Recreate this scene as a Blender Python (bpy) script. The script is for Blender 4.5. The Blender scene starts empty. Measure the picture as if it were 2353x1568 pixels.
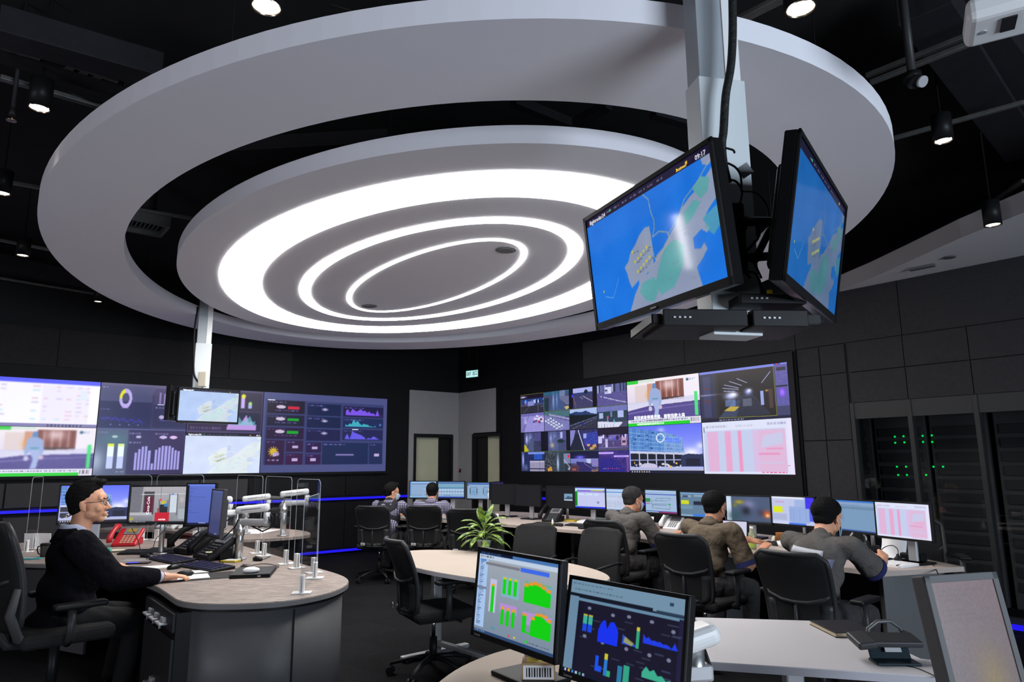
import bpy, bmesh, math, random
import numpy as np
from mathutils import Vector, Matrix, Euler
R = math.radians
PI = math.pi
random.seed(7); rng = np.random.RandomState(11)
scene = bpy.context.scene
COL = scene.collection

# ------------------------------------------------------------------ camera
EYE = 1.5
PITCH, ROLL = R(10.1), R(0.4)
cam_data = bpy.data.cameras.new('camera'); cam_data.sensor_width = 36.0; cam_data.lens = 24.0
cam_data.clip_start = 0.05; cam_data.clip_end = 100
cam = bpy.data.objects.new('camera', cam_data); COL.objects.link(cam)
cam.location = (0, 0, EYE)
cam.rotation_mode = 'XYZ'
cam.matrix_world = Matrix.Translation((0, 0, EYE)) @ Matrix.Rotation(PI/2 + PITCH, 4, 'X') @ Matrix.Rotation(-ROLL, 4, 'Z')
scene.camera = cam

# ------------------------------------------------------------------ colour management, world
vs = scene.view_settings
vs.view_transform = 'Standard'; vs.look = 'None'; vs.gamma = 1.0; vs.exposure = 0.0; vs.use_curve_mapping = False
world = bpy.data.worlds.new('world'); scene.world = world; world.use_nodes = True
world.node_tree.nodes['Background'].inputs[0].default_value = (0.5, 0.55, 0.7, 1)
world.node_tree.nodes['Background'].inputs[1].default_value = 0.02

def lamp(name, kind, loc, target, energy, color, size=1.0, size_y=None, spot=60, blend=.5):
    d = bpy.data.lights.new(name, kind); d.energy = energy; d.color = color
    if kind == 'AREA':
        d.size = size
        if size_y: d.shape = 'RECTANGLE'; d.size_y = size_y
    elif kind == 'SPOT':
        d.spot_size = R(spot); d.spot_blend = blend; d.shadow_soft_size = size
    else: d.shadow_soft_size = size
    o = bpy.data.objects.new(name, d); COL.objects.link(o); o.location = loc
    o.rotation_euler = (Vector(target) - Vector(loc)).to_track_quat('-Z', 'Y').to_euler()
    return o
# added area lights out of view behind the camera, brightening the ceiling rings
lamp('rear_right_fill', 'AREA', (5.0, -2.6, 1.5), (-0.3, 5.5, 3.6), 470, (0.74, 0.86, 1.0), 3.6, 2.0)
lamp('rear_left_fill', 'AREA', (-5.5, -2.0, 1.0), (-1.5, 6.5, 3.5), 120, (0.9, 0.9, 1.0), 3.0, 1.6)

# ------------------------------------------------------------------ helpers
def px(u, v, z):
    """point of the horizontal plane z that lies along a measured sight line (used for the survey of the furniture)"""
    f = 2353 * 24 / 36.0
    a, b = u - 1176.5, 784 - v
    c, s = math.cos(ROLL), math.sin(ROLL)
    a, b = a*c + b*s, -a*s + b*c
    d = (a, f*math.cos(PITCH) - b*math.sin(PITCH), f*math.sin(PITCH) + b*math.cos(PITCH))
    t = (z - EYE) / d[2]
    return Vector((t*d[0], t*d[1], z))
def pxy(u, v, Y):
    f = 2353 * 24 / 36.0
    a, b = u - 1176.5, 784 - v
    c, s = math.cos(ROLL), math.sin(ROLL)
    a, b = a*c + b*s, -a*s + b*c
    d = (a, f*math.cos(PITCH) - b*math.sin(PITCH), f*math.sin(PITCH) + b*math.cos(PITCH))
    t = Y / d[1]
    return Vector((t*d[0], Y, EYE + t*d[2]))
def az(a):                       # unit vector of compass azimuth a (deg, 0 = away from the camera)
    return Vector((math.sin(R(a)), math.cos(R(a)), 0))

def srgb(r, g=None, b=None):
    if g is None: r, g, b = r
    f = lambda c: (c/255/12.92) if c/255 <= .04045 else ((c/255 + .055)/1.055)**2.4
    return (f(r), f(g), f(b))

MATS = {}
def mat(name, color, rough=.5, metal=0.0, spec=.5, noise=0.0, nscale=20, bump=0.0, bscale=80, emit=0.0, ecol=None, alpha=1.0, trans=0.0, coat=0.0, sheen=0.0, bdist=.01):
    if name in MATS: return MATS[name]
    if max(color) < .06 and spec == .5: spec = .22
    m = bpy.data.materials.new(name); m.use_nodes = True; MATS[name] = m
    nt = m.node_tree; p = nt.nodes['Principled BSDF']
    p.inputs['Base Color'].default_value = (*color, 1); p.inputs['Roughness'].default_value = rough
    p.inputs['Metallic'].default_value = metal; p.inputs['Specular IOR Level'].default_value = spec
    p.inputs['Coat Weight'].default_value = coat; p.inputs['Alpha'].default_value = alpha
    p.inputs['Transmission Weight'].default_value = trans; p.inputs['Sheen Weight'].default_value = sheen
    if emit: 
        p.inputs['Emission Color'].default_value = (*(ecol or color), 1); p.inputs['Emission Strength'].default_value = emit
    if noise or bump:
        tc = nt.nodes.new('ShaderNodeTexCoord')
        if noise:
            n = nt.nodes.new('ShaderNodeTexNoise'); n.inputs['Scale'].default_value = nscale; n.inputs['Detail'].default_value = 4
            nt.links.new(tc.outputs['Object'], n.inputs['Vector'])
            mx = nt.nodes.new('ShaderNodeMix'); mx.data_type = 'RGBA'
            lo = tuple(c*(1-noise) for c in color); hi = tuple(min(1, c*(1+noise)) for c in color)
            mx.inputs[6].default_value = (*lo, 1); mx.inputs[7].default_value = (*hi, 1)
            nt.links.new(n.outputs['Fac'], mx.inputs[0]); nt.links.new(mx.outputs[2], p.inputs['Base Color'])
        if bump:
            n2 = nt.nodes.new('ShaderNodeTexNoise'); n2.inputs['Scale'].default_value = bscale
            nt.links.new(tc.outputs['Object'], n2.inputs['Vector'])
            bp = nt.nodes.new('ShaderNodeBump'); bp.inputs['Strength'].default_value = bump; bp.inputs['Distance'].default_value = bdist
            nt.links.new(n2.outputs['Fac'], bp.inputs['Height']); nt.links.new(bp.outputs[0], p.inputs['Normal'])
    return m

class MB:
    """collects shapes and links them as ONE mesh object"""
    def __init__(s): s.bm = bmesh.new(); s.mi = 0
    def _xf(s, vs, M):
        if M is not None: bmesh.ops.transform(s.bm, matrix=M, verts=vs)
    def box(s, c, d, rot=None, bev=0.0, seg=2, M=None):
        t = bmesh.new(); bmesh.ops.create_cube(t, size=1)
        bmesh.ops.scale(t, vec=d, verts=t.verts)
        if bev:
            bev = min(bev, min(d)*.49)
            bmesh.ops.bevel(t, geom=t.edges[:], offset=bev, segments=seg, profile=.5, affect='EDGES')
        X = Matrix.Translation(c)
        if rot is not None: X = X @ (rot.to_4x4() if isinstance(rot, Matrix) else Euler(rot).to_matrix().to_4x4())
        if M is not None: X = M @ X
        s._merge(t, X); return s
    def _merge(s, t, X=None, smooth=None):
        if X is not None: bmesh.ops.transform(t, matrix=X, verts=t.verts)
        me = bpy.data.meshes.new('tmp'); t.to_mesh(me); t.free()
        n = len(s.bm.faces); s.bm.from_mesh(me); bpy.data.meshes.remove(me)
        s.bm.faces.ensure_lookup_table()
        for f in s.bm.faces[n:]:
            f.material_index = s.mi
            if smooth is not None: f.smooth = smooth
    def cyl(s, p0, p1, r0, r1=None, n=16, caps=True, M=None, smooth=True):
        p0, p1 = Vector(p0), Vector(p1); r1 = r0 if r1 is None else r1
        t = bmesh.new(); h = (p1-p0).length
        bmesh.ops.create_cone(t, cap_ends=caps, segments=n, radius1=r0, radius2=r1, depth=h)
        for f in t.faces: f.smooth = smooth and len(f.verts) == 4
        X = Matrix.Translation((p0+p1)/2) @ (p1-p0).to_track_quat('Z', 'Y').to_matrix().to_4x4()
        if M is not None: X = M @ X
        s._merge(t, X); return s
    def ball(s, c, r, sub=2, rot=None, M=None):
        t = bmesh.new(); bmesh.ops.create_icosphere(t, subdivisions=sub, radius=1)
        if not hasattr(r, '__len__'): r = (r, r, r)
        bmesh.ops.scale(t, vec=r, verts=t.verts)
        for f in t.faces: f.smooth = True
        X = Matrix.Translation(c)
        if rot is not None: X = X @ Euler(rot).to_matrix().to_4x4()
        if M is not None: X = M @ X
        s._merge(t, X); return s
    def tube(s, pts, r, n=8, M=None, closed=False, flat=1.0):
        pts = [Vector(p) for p in pts]
        if M is not None: pts = [M @ p for p in pts]
        rr = r if hasattr(r, '__len__') else [r]*len(pts)
        rings = []; up = Vector((0, 0, 1)); N = len(pts)
        prev = None
        for i, p in enumerate(pts):
            a = pts[i-1] if (i > 0 or closed) else p
            b = pts[(i+1) % N] if (i < N-1 or closed) else p
            d = (b-a).normalized()
            if prev is None:
                ref = up if abs(d.z) < .95 else Vector((1, 0, 0))
                x = d.cross(ref).normalized()
            else:
                x = (prev - d*prev.dot(d)).normalized()
            prev = x; y = d.cross(x)
            rings.append([s.bm.verts.new(p + (x*math.cos(2*PI*k/n) + y*math.sin(2*PI*k/n)*flat)*rr[i]) for k in range(n)])
        for i in range(N if closed else N-1):
            A, B = rings[i], rings[(i+1) % N]
            for k in range(n):
                f = s.bm.faces.new((A[k], A[(k+1) % n], B[(k+1) % n], B[k])); f.smooth = True; f.material_index = s.mi
        if not closed:
            for Rg, rev in ((rings[0], False), (rings[-1], True)):
                f = s.bm.faces.new(Rg if rev else Rg[::-1]); f.material_index = s.mi
        return s
    def prism(s, poly, z0, z1, bev=0.0, M=None, smooth=False):
        t = bmesh.new()
        vs = [t.verts.new((p[0], p[1], z0)) for p in poly]
        f = t.faces.new(vs); f.normal_update()
        if f.normal.z > 0: f.normal_flip()
        r = bmesh.ops.extrude_face_region(t, geom=[f])
        tv = [v for v in r['geom'] if isinstance(v, bmesh.types.BMVert)]
        for v in tv: v.co.z = z1
        bmesh.ops.recalc_face_normals(t, faces=t.faces)
        if bev:
            e = [e for e in t.edges if abs(e.verts[0].co.z - e.verts[1].co.z) < 1e-6]
            bmesh.ops.bevel(t, geom=e, offset=bev, segments=2, profile=.5, affect='EDGES')
        if smooth:
            for f in t.faces: f.smooth = abs(f.normal.z) < .5
        s._merge(t, M); return s
    def lathe(s, prof, c=(0, 0, 0), n=24, M=None, caps=True):
        rings = []; c = Vector(c)
        for (r, z) in prof:
            ring = []
            for k in range(n):
                p = Vector((r*math.cos(2*PI*k/n), r*math.sin(2*PI*k/n), z)) + c
                if M is not None: p = M @ p
                ring.append(s.bm.verts.new(p))
            rings.append(ring)
        for A, B in zip(rings, rings[1:]):
            for k in range(n):
                f = s.bm.faces.new((A[k], A[(k+1) % n], B[(k+1) % n], B[k])); f.smooth = True; f.material_index = s.mi
        for g in ((rings[0][::-1], rings[-1]) if caps else ()):
            if prof[0 if g is not rings[-1] else -1][0] > 1e-4:
                f = s.bm.faces.new(g); f.material_index = s.mi
        return s
    def quad(s, a, b, c, d):
        f = s.bm.faces.new([s.bm.verts.new(Vector(p)) for p in (a, b, c, d)]); f.material_index = s.mi; return s
    def sheet(s, grid, thick=None):
        """grid: rows of points -> smooth surface; thick: solid sheet of that thickness"""
        t = bmesh.new(); V = [[t.verts.new(Vector(p)) for p in row] for row in grid]
        for i in range(len(V)-1):
            for j in range(len(V[0])-1):
                f = t.faces.new((V[i][j], V[i][j+1], V[i+1][j+1], V[i+1][j])); f.smooth = True
        if thick:
            bmesh.ops.recalc_face_normals(t, faces=t.faces)
            bmesh.ops.solidify(t, geom=t.faces[:], thickness=thick)
        s._merge(t); return s
    def build(s, name, m, parent=None, loc=None, rot=None):
        me = bpy.data.meshes.new(name); 
        bmesh.ops.remove_doubles(s.bm, verts=s.bm.verts, dist=1e-6)
        s.bm.to_mesh(me); s.bm.free()
        for mm in (m if isinstance(m, (list, tuple)) else [m]): me.materials.append(mm)
        o = bpy.data.objects.new(name, me); COL.objects.link(o)
        if parent is not None: o.parent = parent
        if loc is not None: o.location = loc
        if rot is not None: o.rotation_euler = rot
        return o

def tag(o, label=None, cat=None, group=None, kind=None):
    if label: o['label'] = label
    if cat: o['category'] = cat
    if group: o['group'] = group
    if kind: o['kind'] = kind
    return o
def thing(name, label, cat, loc=(0, 0, 0), rotz=0.0, group=None):
    o = bpy.data.objects.new(name, None); COL.objects.link(o); o.empty_display_size = .1
    o.location = loc; o.rotation_euler = (0, 0, rotz)
    return tag(o, label, cat, group)
def struct(o): o['kind'] = 'structure'; return o
KIDS = {}
def kids_of(o): return [c for c in bpy.data.objects if c.parent == o]
def dup(root, loc, rotz, label, group=None, cat=None):
    r = root.copy(); COL.objects.link(r); r.location = loc; r.rotation_euler = (0, 0, rotz); tag(r, label, cat, group)
    for ch in kids_of(root):
        c = ch.copy(); COL.objects.link(c); c.parent = r
        for g in kids_of(ch):
            d = g.copy(); COL.objects.link(d); d.parent = c
            for g2 in kids_of(g):
                d2 = g2.copy(); COL.objects.link(d2); d2.parent = d
    return r
def text_mesh(body, size, m, parent, M, name='lettering', align='CENTER', extrude=.0006, sx=1.0, bold=0.0):
    cu = bpy.data.curves.new('txt', 'FONT'); cu.body = body; cu.size = size; cu.align_x = align; cu.align_y = 'CENTER'
    cu.extrude = extrude; cu.offset = bold; cu.resolution_u = 2
    to = bpy.data.objects.new('txt', cu); COL.objects.link(to)
    dg = bpy.context.evaluated_depsgraph_get(); dg.update()
    me = bpy.data.meshes.new_from_object(to.evaluated_get(dg)); bpy.data.objects.remove(to); bpy.data.curves.remove(cu)
    me.transform(M @ Matrix.Diagonal((sx, 1, 1, 1)))
    me.materials.clear(); me.materials.append(m)
    o = bpy.data.objects.new(name, me); COL.objects.link(o)
    if parent is not None: o.parent = parent
    return o
FRONT = Matrix.Rotation(PI/2, 4, 'X')         # text lying in the XZ plane, read from -Y
# ------------------------------------------------------------------ materials
M_ringwhite = mat('white_plaster', srgb(232, 230, 236), .7, bump=.05, bscale=40)
M_light = mat('lit_diffuser', (1, 1, 1), .5, emit=15, ecol=(1.0, .985, .96))
M_black = mat('black_plastic', (.009, .009, .010), .45, spec=.18)
M_blackgloss = mat('black_gloss', (.008, .008, .009), .18)
M_darkmesh = mat('chair_mesh_fabric', (.011, .011, .012), .8, bump=.5, bscale=600)
M_fabric = mat('black_upholstery', (.016, .016, .017), .9, bump=.4, bscale=300, noise=.2, nscale=60)
M_chairplastic = mat('charcoal_plastic', (.028, .028, .030), .42)
M_metal = mat('brushed_metal', (.55, .55, .56), .35, metal=.9)
M_silver = mat('silver_plastic', (.42, .42, .44), .4, metal=.3)
M_chrome = mat('chrome', (.8, .8, .8), .12, metal=1)
M_white = mat('white_plastic', (.78, .78, .78), .35)
M_offwhite = mat('ivory_plastic', (.66, .60, .48), .4)
M_paper = mat('paper', (.80, .79, .80), .8)
M_ceil = mat('black_painted_slab', (.012, .012, .013), .9, noise=.3, nscale=6)
M_duct = mat('dark_duct', (.016, .015, .018), .65, noise=.3, nscale=12)
M_tray = mat('galvanised_tray', (.10, .10, .095), .5, metal=.4, noise=.3)
M_wall = mat('dark_acoustic_panel', (.023, .0215, .024), .85, noise=.25, nscale=30, bump=.2, bscale=200)
M_wallblack = mat('black_wall_cladding', (.0035, .0035, .005), .6)
M_wallgrey = mat('grey_wall_panel', (.24, .232, .245), .8, noise=.06, nscale=8)
M_door = mat('pale_door', (.42, .42, .30), .6, noise=.08, nscale=5)
M_frame = mat('black_door_frame', (.008, .008, .009), .4)
M_led = mat('blue_led', (.01, .01, .2), .4, emit=1.0, ecol=(.010, .004, .80))
M_green = mat('green_led', (0, .3, .05), .4, emit=1.0, ecol=(.0, .72, .10))
M_yellowled = mat('yellow_led', (.5, .5, 0), .4, emit=1.0, ecol=(.6, .7, .05))
M_redled = mat('red_led', (.5, 0, 0), .4, emit=1.0, ecol=(.8, .02, .05))
M_base = mat('grey_laminate', (.085, .085, .09), .5, noise=.06, nscale=40)
M_deskedge = mat('grey_edge_band', (.17, .165, .165), .6, noise=.3, nscale=400)
M_tabletop = mat('cream_laminate', (.40, .335, .285), .65, spec=.12, noise=.03, nscale=4)
M_whitetop = mat('white_laminate', (.56, .54, .56), .45, spec=.3)
M_tableedge = mat('table_edge', (.42, .41, .45), .5)
M_skin = mat('skin', (.66, .32, .19), .55, noise=.12, nscale=40, bump=.08, bscale=150)
M_skin2 = mat('skin_tan', (.58, .27, .155), .55, noise=.12, nscale=40, bump=.08, bscale=150)
M_hair = mat('black_hair', (.0045, .004, .004), .75, spec=.12, bump=.5, bscale=260, noise=.4, nscale=160)
M_hairgrey = mat('greying_hair', (.040, .037, .037), .75, spec=.12, bump=1.0, bscale=260, noise=.9, nscale=200)
M_suit = mat('black_suit', (.0045, .0042, .0065), .95, spec=.08, bump=.9, bscale=13, bdist=.03)
M_collar = mat('pale_blue_collar', (.42, .45, .60), .8)
M_workshirt = mat('grey_work_shirt', (.098, .090, .086), .9, spec=.1, noise=.15, nscale=15, bump=.75, bscale=16, bdist=.03)
M_worktan = mat('khaki_grey_shirt', (.120, .092, .066), .9, spec=.1, noise=.15, nscale=15, bump=.75, bscale=16, bdist=.03)
M_cuff = mat('navy_cuff', (.008, .012, .085), .85)
M_reflect = mat('reflective_tape', (.36, .37, .42), .45, noise=.2, nscale=30)
M_navyshirt = mat('blue_grey_panel', (.15, .145, .23), .85, noise=.2)
M_trousers = mat('dark_grey_trousers', (.045, .042, .043), .9, spec=.1, noise=.3, nscale=12, bump=.8, bscale=18, bdist=.03)
M_blacktrousers = mat('black_trousers', (.008, .008, .009), .9)
M_shoe = mat('black_shoe', (.01, .01, .01), .35)
M_mask = mat('pale_mask', (.34, .47, .55), .85)
M_maskblue = mat('blue_mask', (.16, .42, .55), .85)
M_maskblack = mat('black_mask', (.012, .012, .014), .85)
M_red = mat('red_plastic', (.42, .012, .02), .3)
M_acryledge = mat('acrylic_edge', (.55, .57, .6), .3, alpha=.55)
M_leaf = None

def acrylic_mat():
    m = bpy.data.materials.new('clear_acrylic'); m.use_nodes = True; nt = m.node_tree
    for n in list(nt.nodes): nt.nodes.remove(n)
    o = nt.nodes.new('ShaderNodeOutputMaterial'); tr = nt.nodes.new('ShaderNodeBsdfTransparent'); gl = nt.nodes.new('ShaderNodeBsdfGlossy')
    tr.inputs[0].default_value = (.955, .96, .965, 1); gl.inputs['Roughness'].default_value = .02
    lw = nt.nodes.new('ShaderNodeLayerWeight'); lw.inputs[0].default_value = .12
    fr = nt.nodes.new('ShaderNodeMath'); fr.operation = 'MULTIPLY_ADD'; fr.inputs[1].default_value = .22; fr.inputs[2].default_value = .025; nt.links.new(lw.outputs['Facing'], fr.inputs[0])
    mx = nt.nodes.new('ShaderNodeMixShader')
    nt.links.new(fr.outputs[0], mx.inputs[0]); nt.links.new(tr.outputs[0], mx.inputs[1]); nt.links.new(gl.outputs[0], mx.inputs[2]); nt.links.new(mx.outputs[0], o.inputs[0])
    return m
M_acrylic = acrylic_mat()

def carpet_mat():
    m = mat('charcoal_carpet', (.020, .020, .022), .95, spec=.1)
    nt = m.node_tree; p = nt.nodes['Principled BSDF']
    tc = nt.nodes.new('ShaderNodeTexCoord'); mp = nt.nodes.new('ShaderNodeMapping'); mp.inputs['Rotation'].default_value = (0, 0, R(39))
    nt.links.new(tc.outputs['Object'], mp.inputs[0])
    w = nt.nodes.new('ShaderNodeTexWave'); w.inputs['Scale'].default_value = 14; w.inputs['Distortion'].default_value = 9; w.inputs['Detail'].default_value = 4; w.inputs['Detail Scale'].default_value = 6
    nt.links.new(mp.outputs[0], w.inputs[0])
    ck = nt.nodes.new('ShaderNodeTexChecker'); ck.inputs['Scale'].default_value = 2.0; nt.links.new(mp.outputs[0], ck.inputs[0])
    n = nt.nodes.new('ShaderNodeTexNoise'); n.inputs['Scale'].default_value = 240; nt.links.new(mp.outputs[0], n.inputs[0])
    a = nt.nodes.new('ShaderNodeMath'); a.operation = 'MULTIPLY'; nt.links.new(w.outputs['Fac'], a.inputs[0]); nt.links.new(n.outputs['Fac'], a.inputs[1])
    b = nt.nodes.new('ShaderNodeMath'); b.operation = 'MULTIPLY_ADD'; nt.links.new(ck.outputs['Fac'], b.inputs[0]); b.inputs[1].default_value = .08; nt.links.new(a.outputs[0], b.inputs[2])
    cr = nt.nodes.new('ShaderNodeValToRGB'); cr.color_ramp.elements[0].color = (.0015, .0015, .002, 1); cr.color_ramp.elements[1].color = (.013, .013, .0145, 1)
    cr.color_ramp.elements[1].position = .7
    nt.links.new(b.outputs[0], cr.inputs[0]); nt.links.new(cr.outputs[0], p.inputs['Base Color'])
    return m
M_carpet = carpet_mat()

def stone_mat():
    m = mat('mottled_laminate', (.40, .34, .31), .5, spec=.25)
    nt = m.node_tree; p = nt.nodes['Principled BSDF']
    tc = nt.nodes.new('ShaderNodeTexCoord'); mp = nt.nodes.new('ShaderNodeMapping'); mp.inputs['Scale'].default_value = (3, 10, 3); mp.inputs['Rotation'].default_value = (0, 0, R(35))
    nt.links.new(tc.outputs['Object'], mp.inputs[0])
    n = nt.nodes.new('ShaderNodeTexNoise'); n.inputs['Scale'].default_value = 3.2; n.inputs['Detail'].default_value = 10; n.inputs['Roughness'].default_value = .72
    nt.links.new(mp.outputs[0], n.inputs[0])
    cr = nt.nodes.new('ShaderNodeValToRGB'); cr.color_ramp.elements[0].position = .34; cr.color_ramp.elements[0].color = (.14, .112, .10, 1)
    cr.color_ramp.elements[1].position = .66; cr.color_ramp.elements[1].color = (.38, .305, .265, 1)
    nt.links.new(n.outputs['Fac'], cr.inputs[0]); nt.links.new(cr.outputs[0], p.inputs['Base Color'])
    return m
M_stone = stone_mat()

def screen_mat(name, strength=1.0, rough=.25, spec=.35):
    if name in MATS: return MATS[name]
    m = bpy.data.materials.new(name); m.use_nodes = True; MATS[name] = m; nt = m.node_tree; p = nt.nodes['Principled BSDF']
    p.inputs['Base Color'].default_value = (.01, .01, .012, 1); p.inputs['Roughness'].default_value = rough; p.inputs['Specular IOR Level'].default_value = spec
    a = nt.nodes.new('ShaderNodeAttribute'); a.attribute_name = 'picture'
    nt.links.new(a.outputs['Color'], p.inputs['Emission Color']); p.inputs['Emission Strength'].default_value = strength
    return m
M_screen = screen_mat('lit_screen', 1.0, .3, .3)
M_screenglossy = screen_mat('glossy_lit_screen', 1.0, .07, .5)

def plaid_mat():
    m = mat('plaid_shirt', (.2, .2, .3), .85); nt = m.node_tree; p = nt.nodes['Principled BSDF']
    tc = nt.nodes.new('ShaderNodeTexCoord'); sp = nt.nodes.new('ShaderNodeSeparateXYZ'); nt.links.new(tc.outputs['Object'], sp.inputs[0])
    out = []
    for ax in (0, 1, 2):
        mu = nt.nodes.new('ShaderNodeMath'); mu.operation = 'MULTIPLY'; mu.inputs[1].default_value = 300; nt.links.new(sp.outputs[ax], mu.inputs[0])
        si = nt.nodes.new('ShaderNodeMath'); si.operation = 'SINE'; nt.links.new(mu.outputs[0], si.inputs[0])
        g = nt.nodes.new('ShaderNodeMath'); g.operation = 'GREATER_THAN'; g.inputs[1].default_value = .25; nt.links.new(si.outputs[0], g.inputs[0]); out.append(g)
    a = nt.nodes.new('ShaderNodeMath'); a.operation = 'MAXIMUM'; nt.links.new(out[0].outputs[0], a.inputs[0]); nt.links.new(out[2].outputs[0], a.inputs[1])
    mx = nt.nodes.new('ShaderNodeMix'); mx.data_type = 'RGBA'; mx.inputs[6].default_value = (.42, .40, .50, 1); mx.inputs[7].default_value = (.035, .03, .075, 1)
    nt.links.new(a.outputs[0], mx.inputs[0]); nt.links.new(mx.outputs[2], p.inputs['Base Color'])
    return m
M_plaid = plaid_mat()
# ------------------------------------------------------------------ pictures shown on the screens (painted procedurally)
class Pic:
    def __init__(s, w, h, bg=(0, 0, 0)):
        s.w, s.h = w, h; s.A = np.zeros((h, w, 3), np.float32); s.A[:] = np.array(bg)/255.
        s.Y, s.X = np.mgrid[0:h, 0:w].astype(np.float32); s.X = (s.X+.5)/w; s.Y = (s.Y+.5)/h
        s.r = np.random.RandomState(w*7+h)
    def put(s, m, c, a=1.0):
        m = (m.astype(np.float32)*a)[..., None]; s.A = s.A*(1-m) + (np.array(c, np.float32)/255.)*m; return s
    def rect(s, x0, y0, x1, y1, c, a=1.0):
        return s.put((s.X >= x0) & (s.X < x1) & (s.Y >= y0) & (s.Y < y1), c, a)
    def ell(s, x, y, rx, ry, c, a=1.0, soft=0):
        d = np.sqrt(((s.X-x)/rx)**2 + ((s.Y-y)/ry)**2)
        return s.put(np.clip((1-d)/max(soft, 1e-3), 0, 1), c, a)
    def glow(s, x, y, rx, ry, c, a=1.0):
        d = ((s.X-x)/rx)**2 + ((s.Y-y)/ry)**2; return s.put(np.exp(-d*1.5), c, a)
    def ring(s, x, y, rx, ry, w, c, a=1.0, a0=-9, a1=9):
        d = np.sqrt(((s.X-x)/rx)**2 + ((s.Y-y)/ry)**2); t = np.arctan2(s.Y-y, s.X-x)
        return s.put((abs(d-1) < w) & (t > a0) & (t < a1), c, a)
    def poly(s, pts, c, a=1.0):
        m = np.zeros_like(s.X, bool); n = len(pts)
        for i in range(n):
            x0, y0 = pts[i]; x1, y1 = pts[(i+1) % n]
            if y0 == y1: continue
            cond = ((y0 <= s.Y) != (y1 <= s.Y)) & (s.X < (x1-x0)*(s.Y-y0)/(y1-y0) + x0)
            m ^= cond
        return s.put(m, c, a)
    def line(s, x0, y0, x1, y1, w, c, a=1.0):
        asp = s.w/s.h; dx, dy = (x1-x0)*asp, y1-y0; L = math.hypot(dx, dy)+1e-9
        t = np.clip((((s.X-x0)*asp)*dx + (s.Y-y0)*dy)/L**2, 0, 1)
        d = np.hypot((s.X-x0)*asp - t*dx, s.Y-y0 - t*dy)
        return s.put(np.clip((w-d)/(.5/s.h)+.5, 0, 1), c, a)
    def vgrad(s, y0, y1, c0, c1, x0=0, x1=1, a=1.0):
        t = np.clip((s.Y-y0)/(y1-y0), 0, 1)[..., None]; G = np.array(c0)/255.*(1-t) + np.array(c1)/255.*t
        m = ((s.X >= x0) & (s.X < x1) & (s.Y >= y0) & (s.Y < y1)).astype(np.float32)[..., None]*a; s.A = s.A*(1-m) + G*m; return s
    def cloud(s, n=8, amp=.1):
        g = s.r.rand(n, int(n*s.w/s.h)+1, 3).astype(np.float32) if False else np.repeat(s.r.rand(n, int(n*s.w/s.h)+1, 1), 3, 2)
        yy = s.Y*(g.shape[0]-1); xx = s.X*(g.shape[1]-1); y0 = yy.astype(int).clip(0, g.shape[0]-2); x0 = xx.astype(int).clip(0, g.shape[1]-2)
        fy = (yy-y0)[..., None]; fx = (xx-x0)[..., None]
        v = g[y0, x0]*(1-fx)*(1-fy) + g[y0, x0+1]*fx*(1-fy) + g[y0+1, x0]*(1-fx)*fy + g[y0+1, x0+1]*fx*fy
        s.A = np.clip(s.A + (v-.5)*2*amp, 0, 1); return s
    def grain(s, amp=.05, x0=0, y0=0, x1=1, y1=1):
        m = ((s.X >= x0) & (s.X < x1) & (s.Y >= y0) & (s.Y < y1))[..., None]
        s.A = np.clip(s.A + m*(s.r.rand(s.h, s.w, 1)-.5)*2*amp, 0, 1); return s
    def blur(s, n=1, x0=0, y0=0, x1=1, y1=1):
        B = s.A.copy()
        for _ in range(n):
            P = np.pad(B, ((1, 1), (1, 1), (0, 0)), 'edge'); B = (P[:-2, 1:-1]+P[2:, 1:-1]+P[1:-1, :-2]+P[1:-1, 2:]+2*P[1:-1, 1:-1])/6
        m = ((s.X >= x0) & (s.X < x1) & (s.Y >= y0) & (s.Y < y1))[..., None]; s.A = np.where(m, B, s.A); return s
    def words(s, x0, y0, x1, y1, c, fill=.8, a=.9):
        x = x0
        while x < x1:
            w = (.01+.03*s.r.rand()); s.rect(x, y0, min(x+w*fill, x1), y1, c, a*(.6+.4*s.r.rand())); x += w+.006
        return s
    def lines(s, x0, y0, x1, y1, n, c, a=.8):
        for i in range(n):
            y = y0+(y1-y0)*i/n; s.words(x0, y, x0+(x1-x0)*(.5+.5*s.r.rand()), y+(y1-y0)/n*.45, c, a=a)
        return s
    def bars(s, x0, y0, x1, y1, hs, c, gap=.35, a=1.0):
        n = len(hs)
        for i, h in enumerate(hs):
            bx = x0+(x1-x0)*i/n; s.rect(bx, y1-(y1-y0)*h, bx+(x1-x0)/n*(1-gap), y1, c, a)
        return s
    def area(s, x0, y0, x1, y1, hs, c, a=1.0):
        t = np.clip((s.X-x0)/(x1-x0), 0, 1)*(len(hs)-1); i = t.astype(int).clip(0, len(hs)-2); f = t-i; H = np.array(hs)
        top = y1-(y1-y0)*(H[i]*(1-f)+H[i+1]*f)
        return s.put((s.X >= x0) & (s.X < x1) & (s.Y > top) & (s.Y < y1), c, a)
    def paste(s, P, x0, y0, x1, y1):
        X0, X1, Y0, Y1 = int(x0*s.w), int(x1*s.w), int(y0*s.h), int(y1*s.h)
        yi = (np.arange(Y1-Y0)/(Y1-Y0)*P.h).astype(int); xi = (np.arange(X1-X0)/(X1-X0)*P.w).astype(int)
        s.A[Y0:Y1, X0:X1] = P.A[yi][:, xi]; return s
    def tint(s, c, a):
        s.A = s.A*(1-a) + s.A*np.array(c)/255.*a; return s

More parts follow.
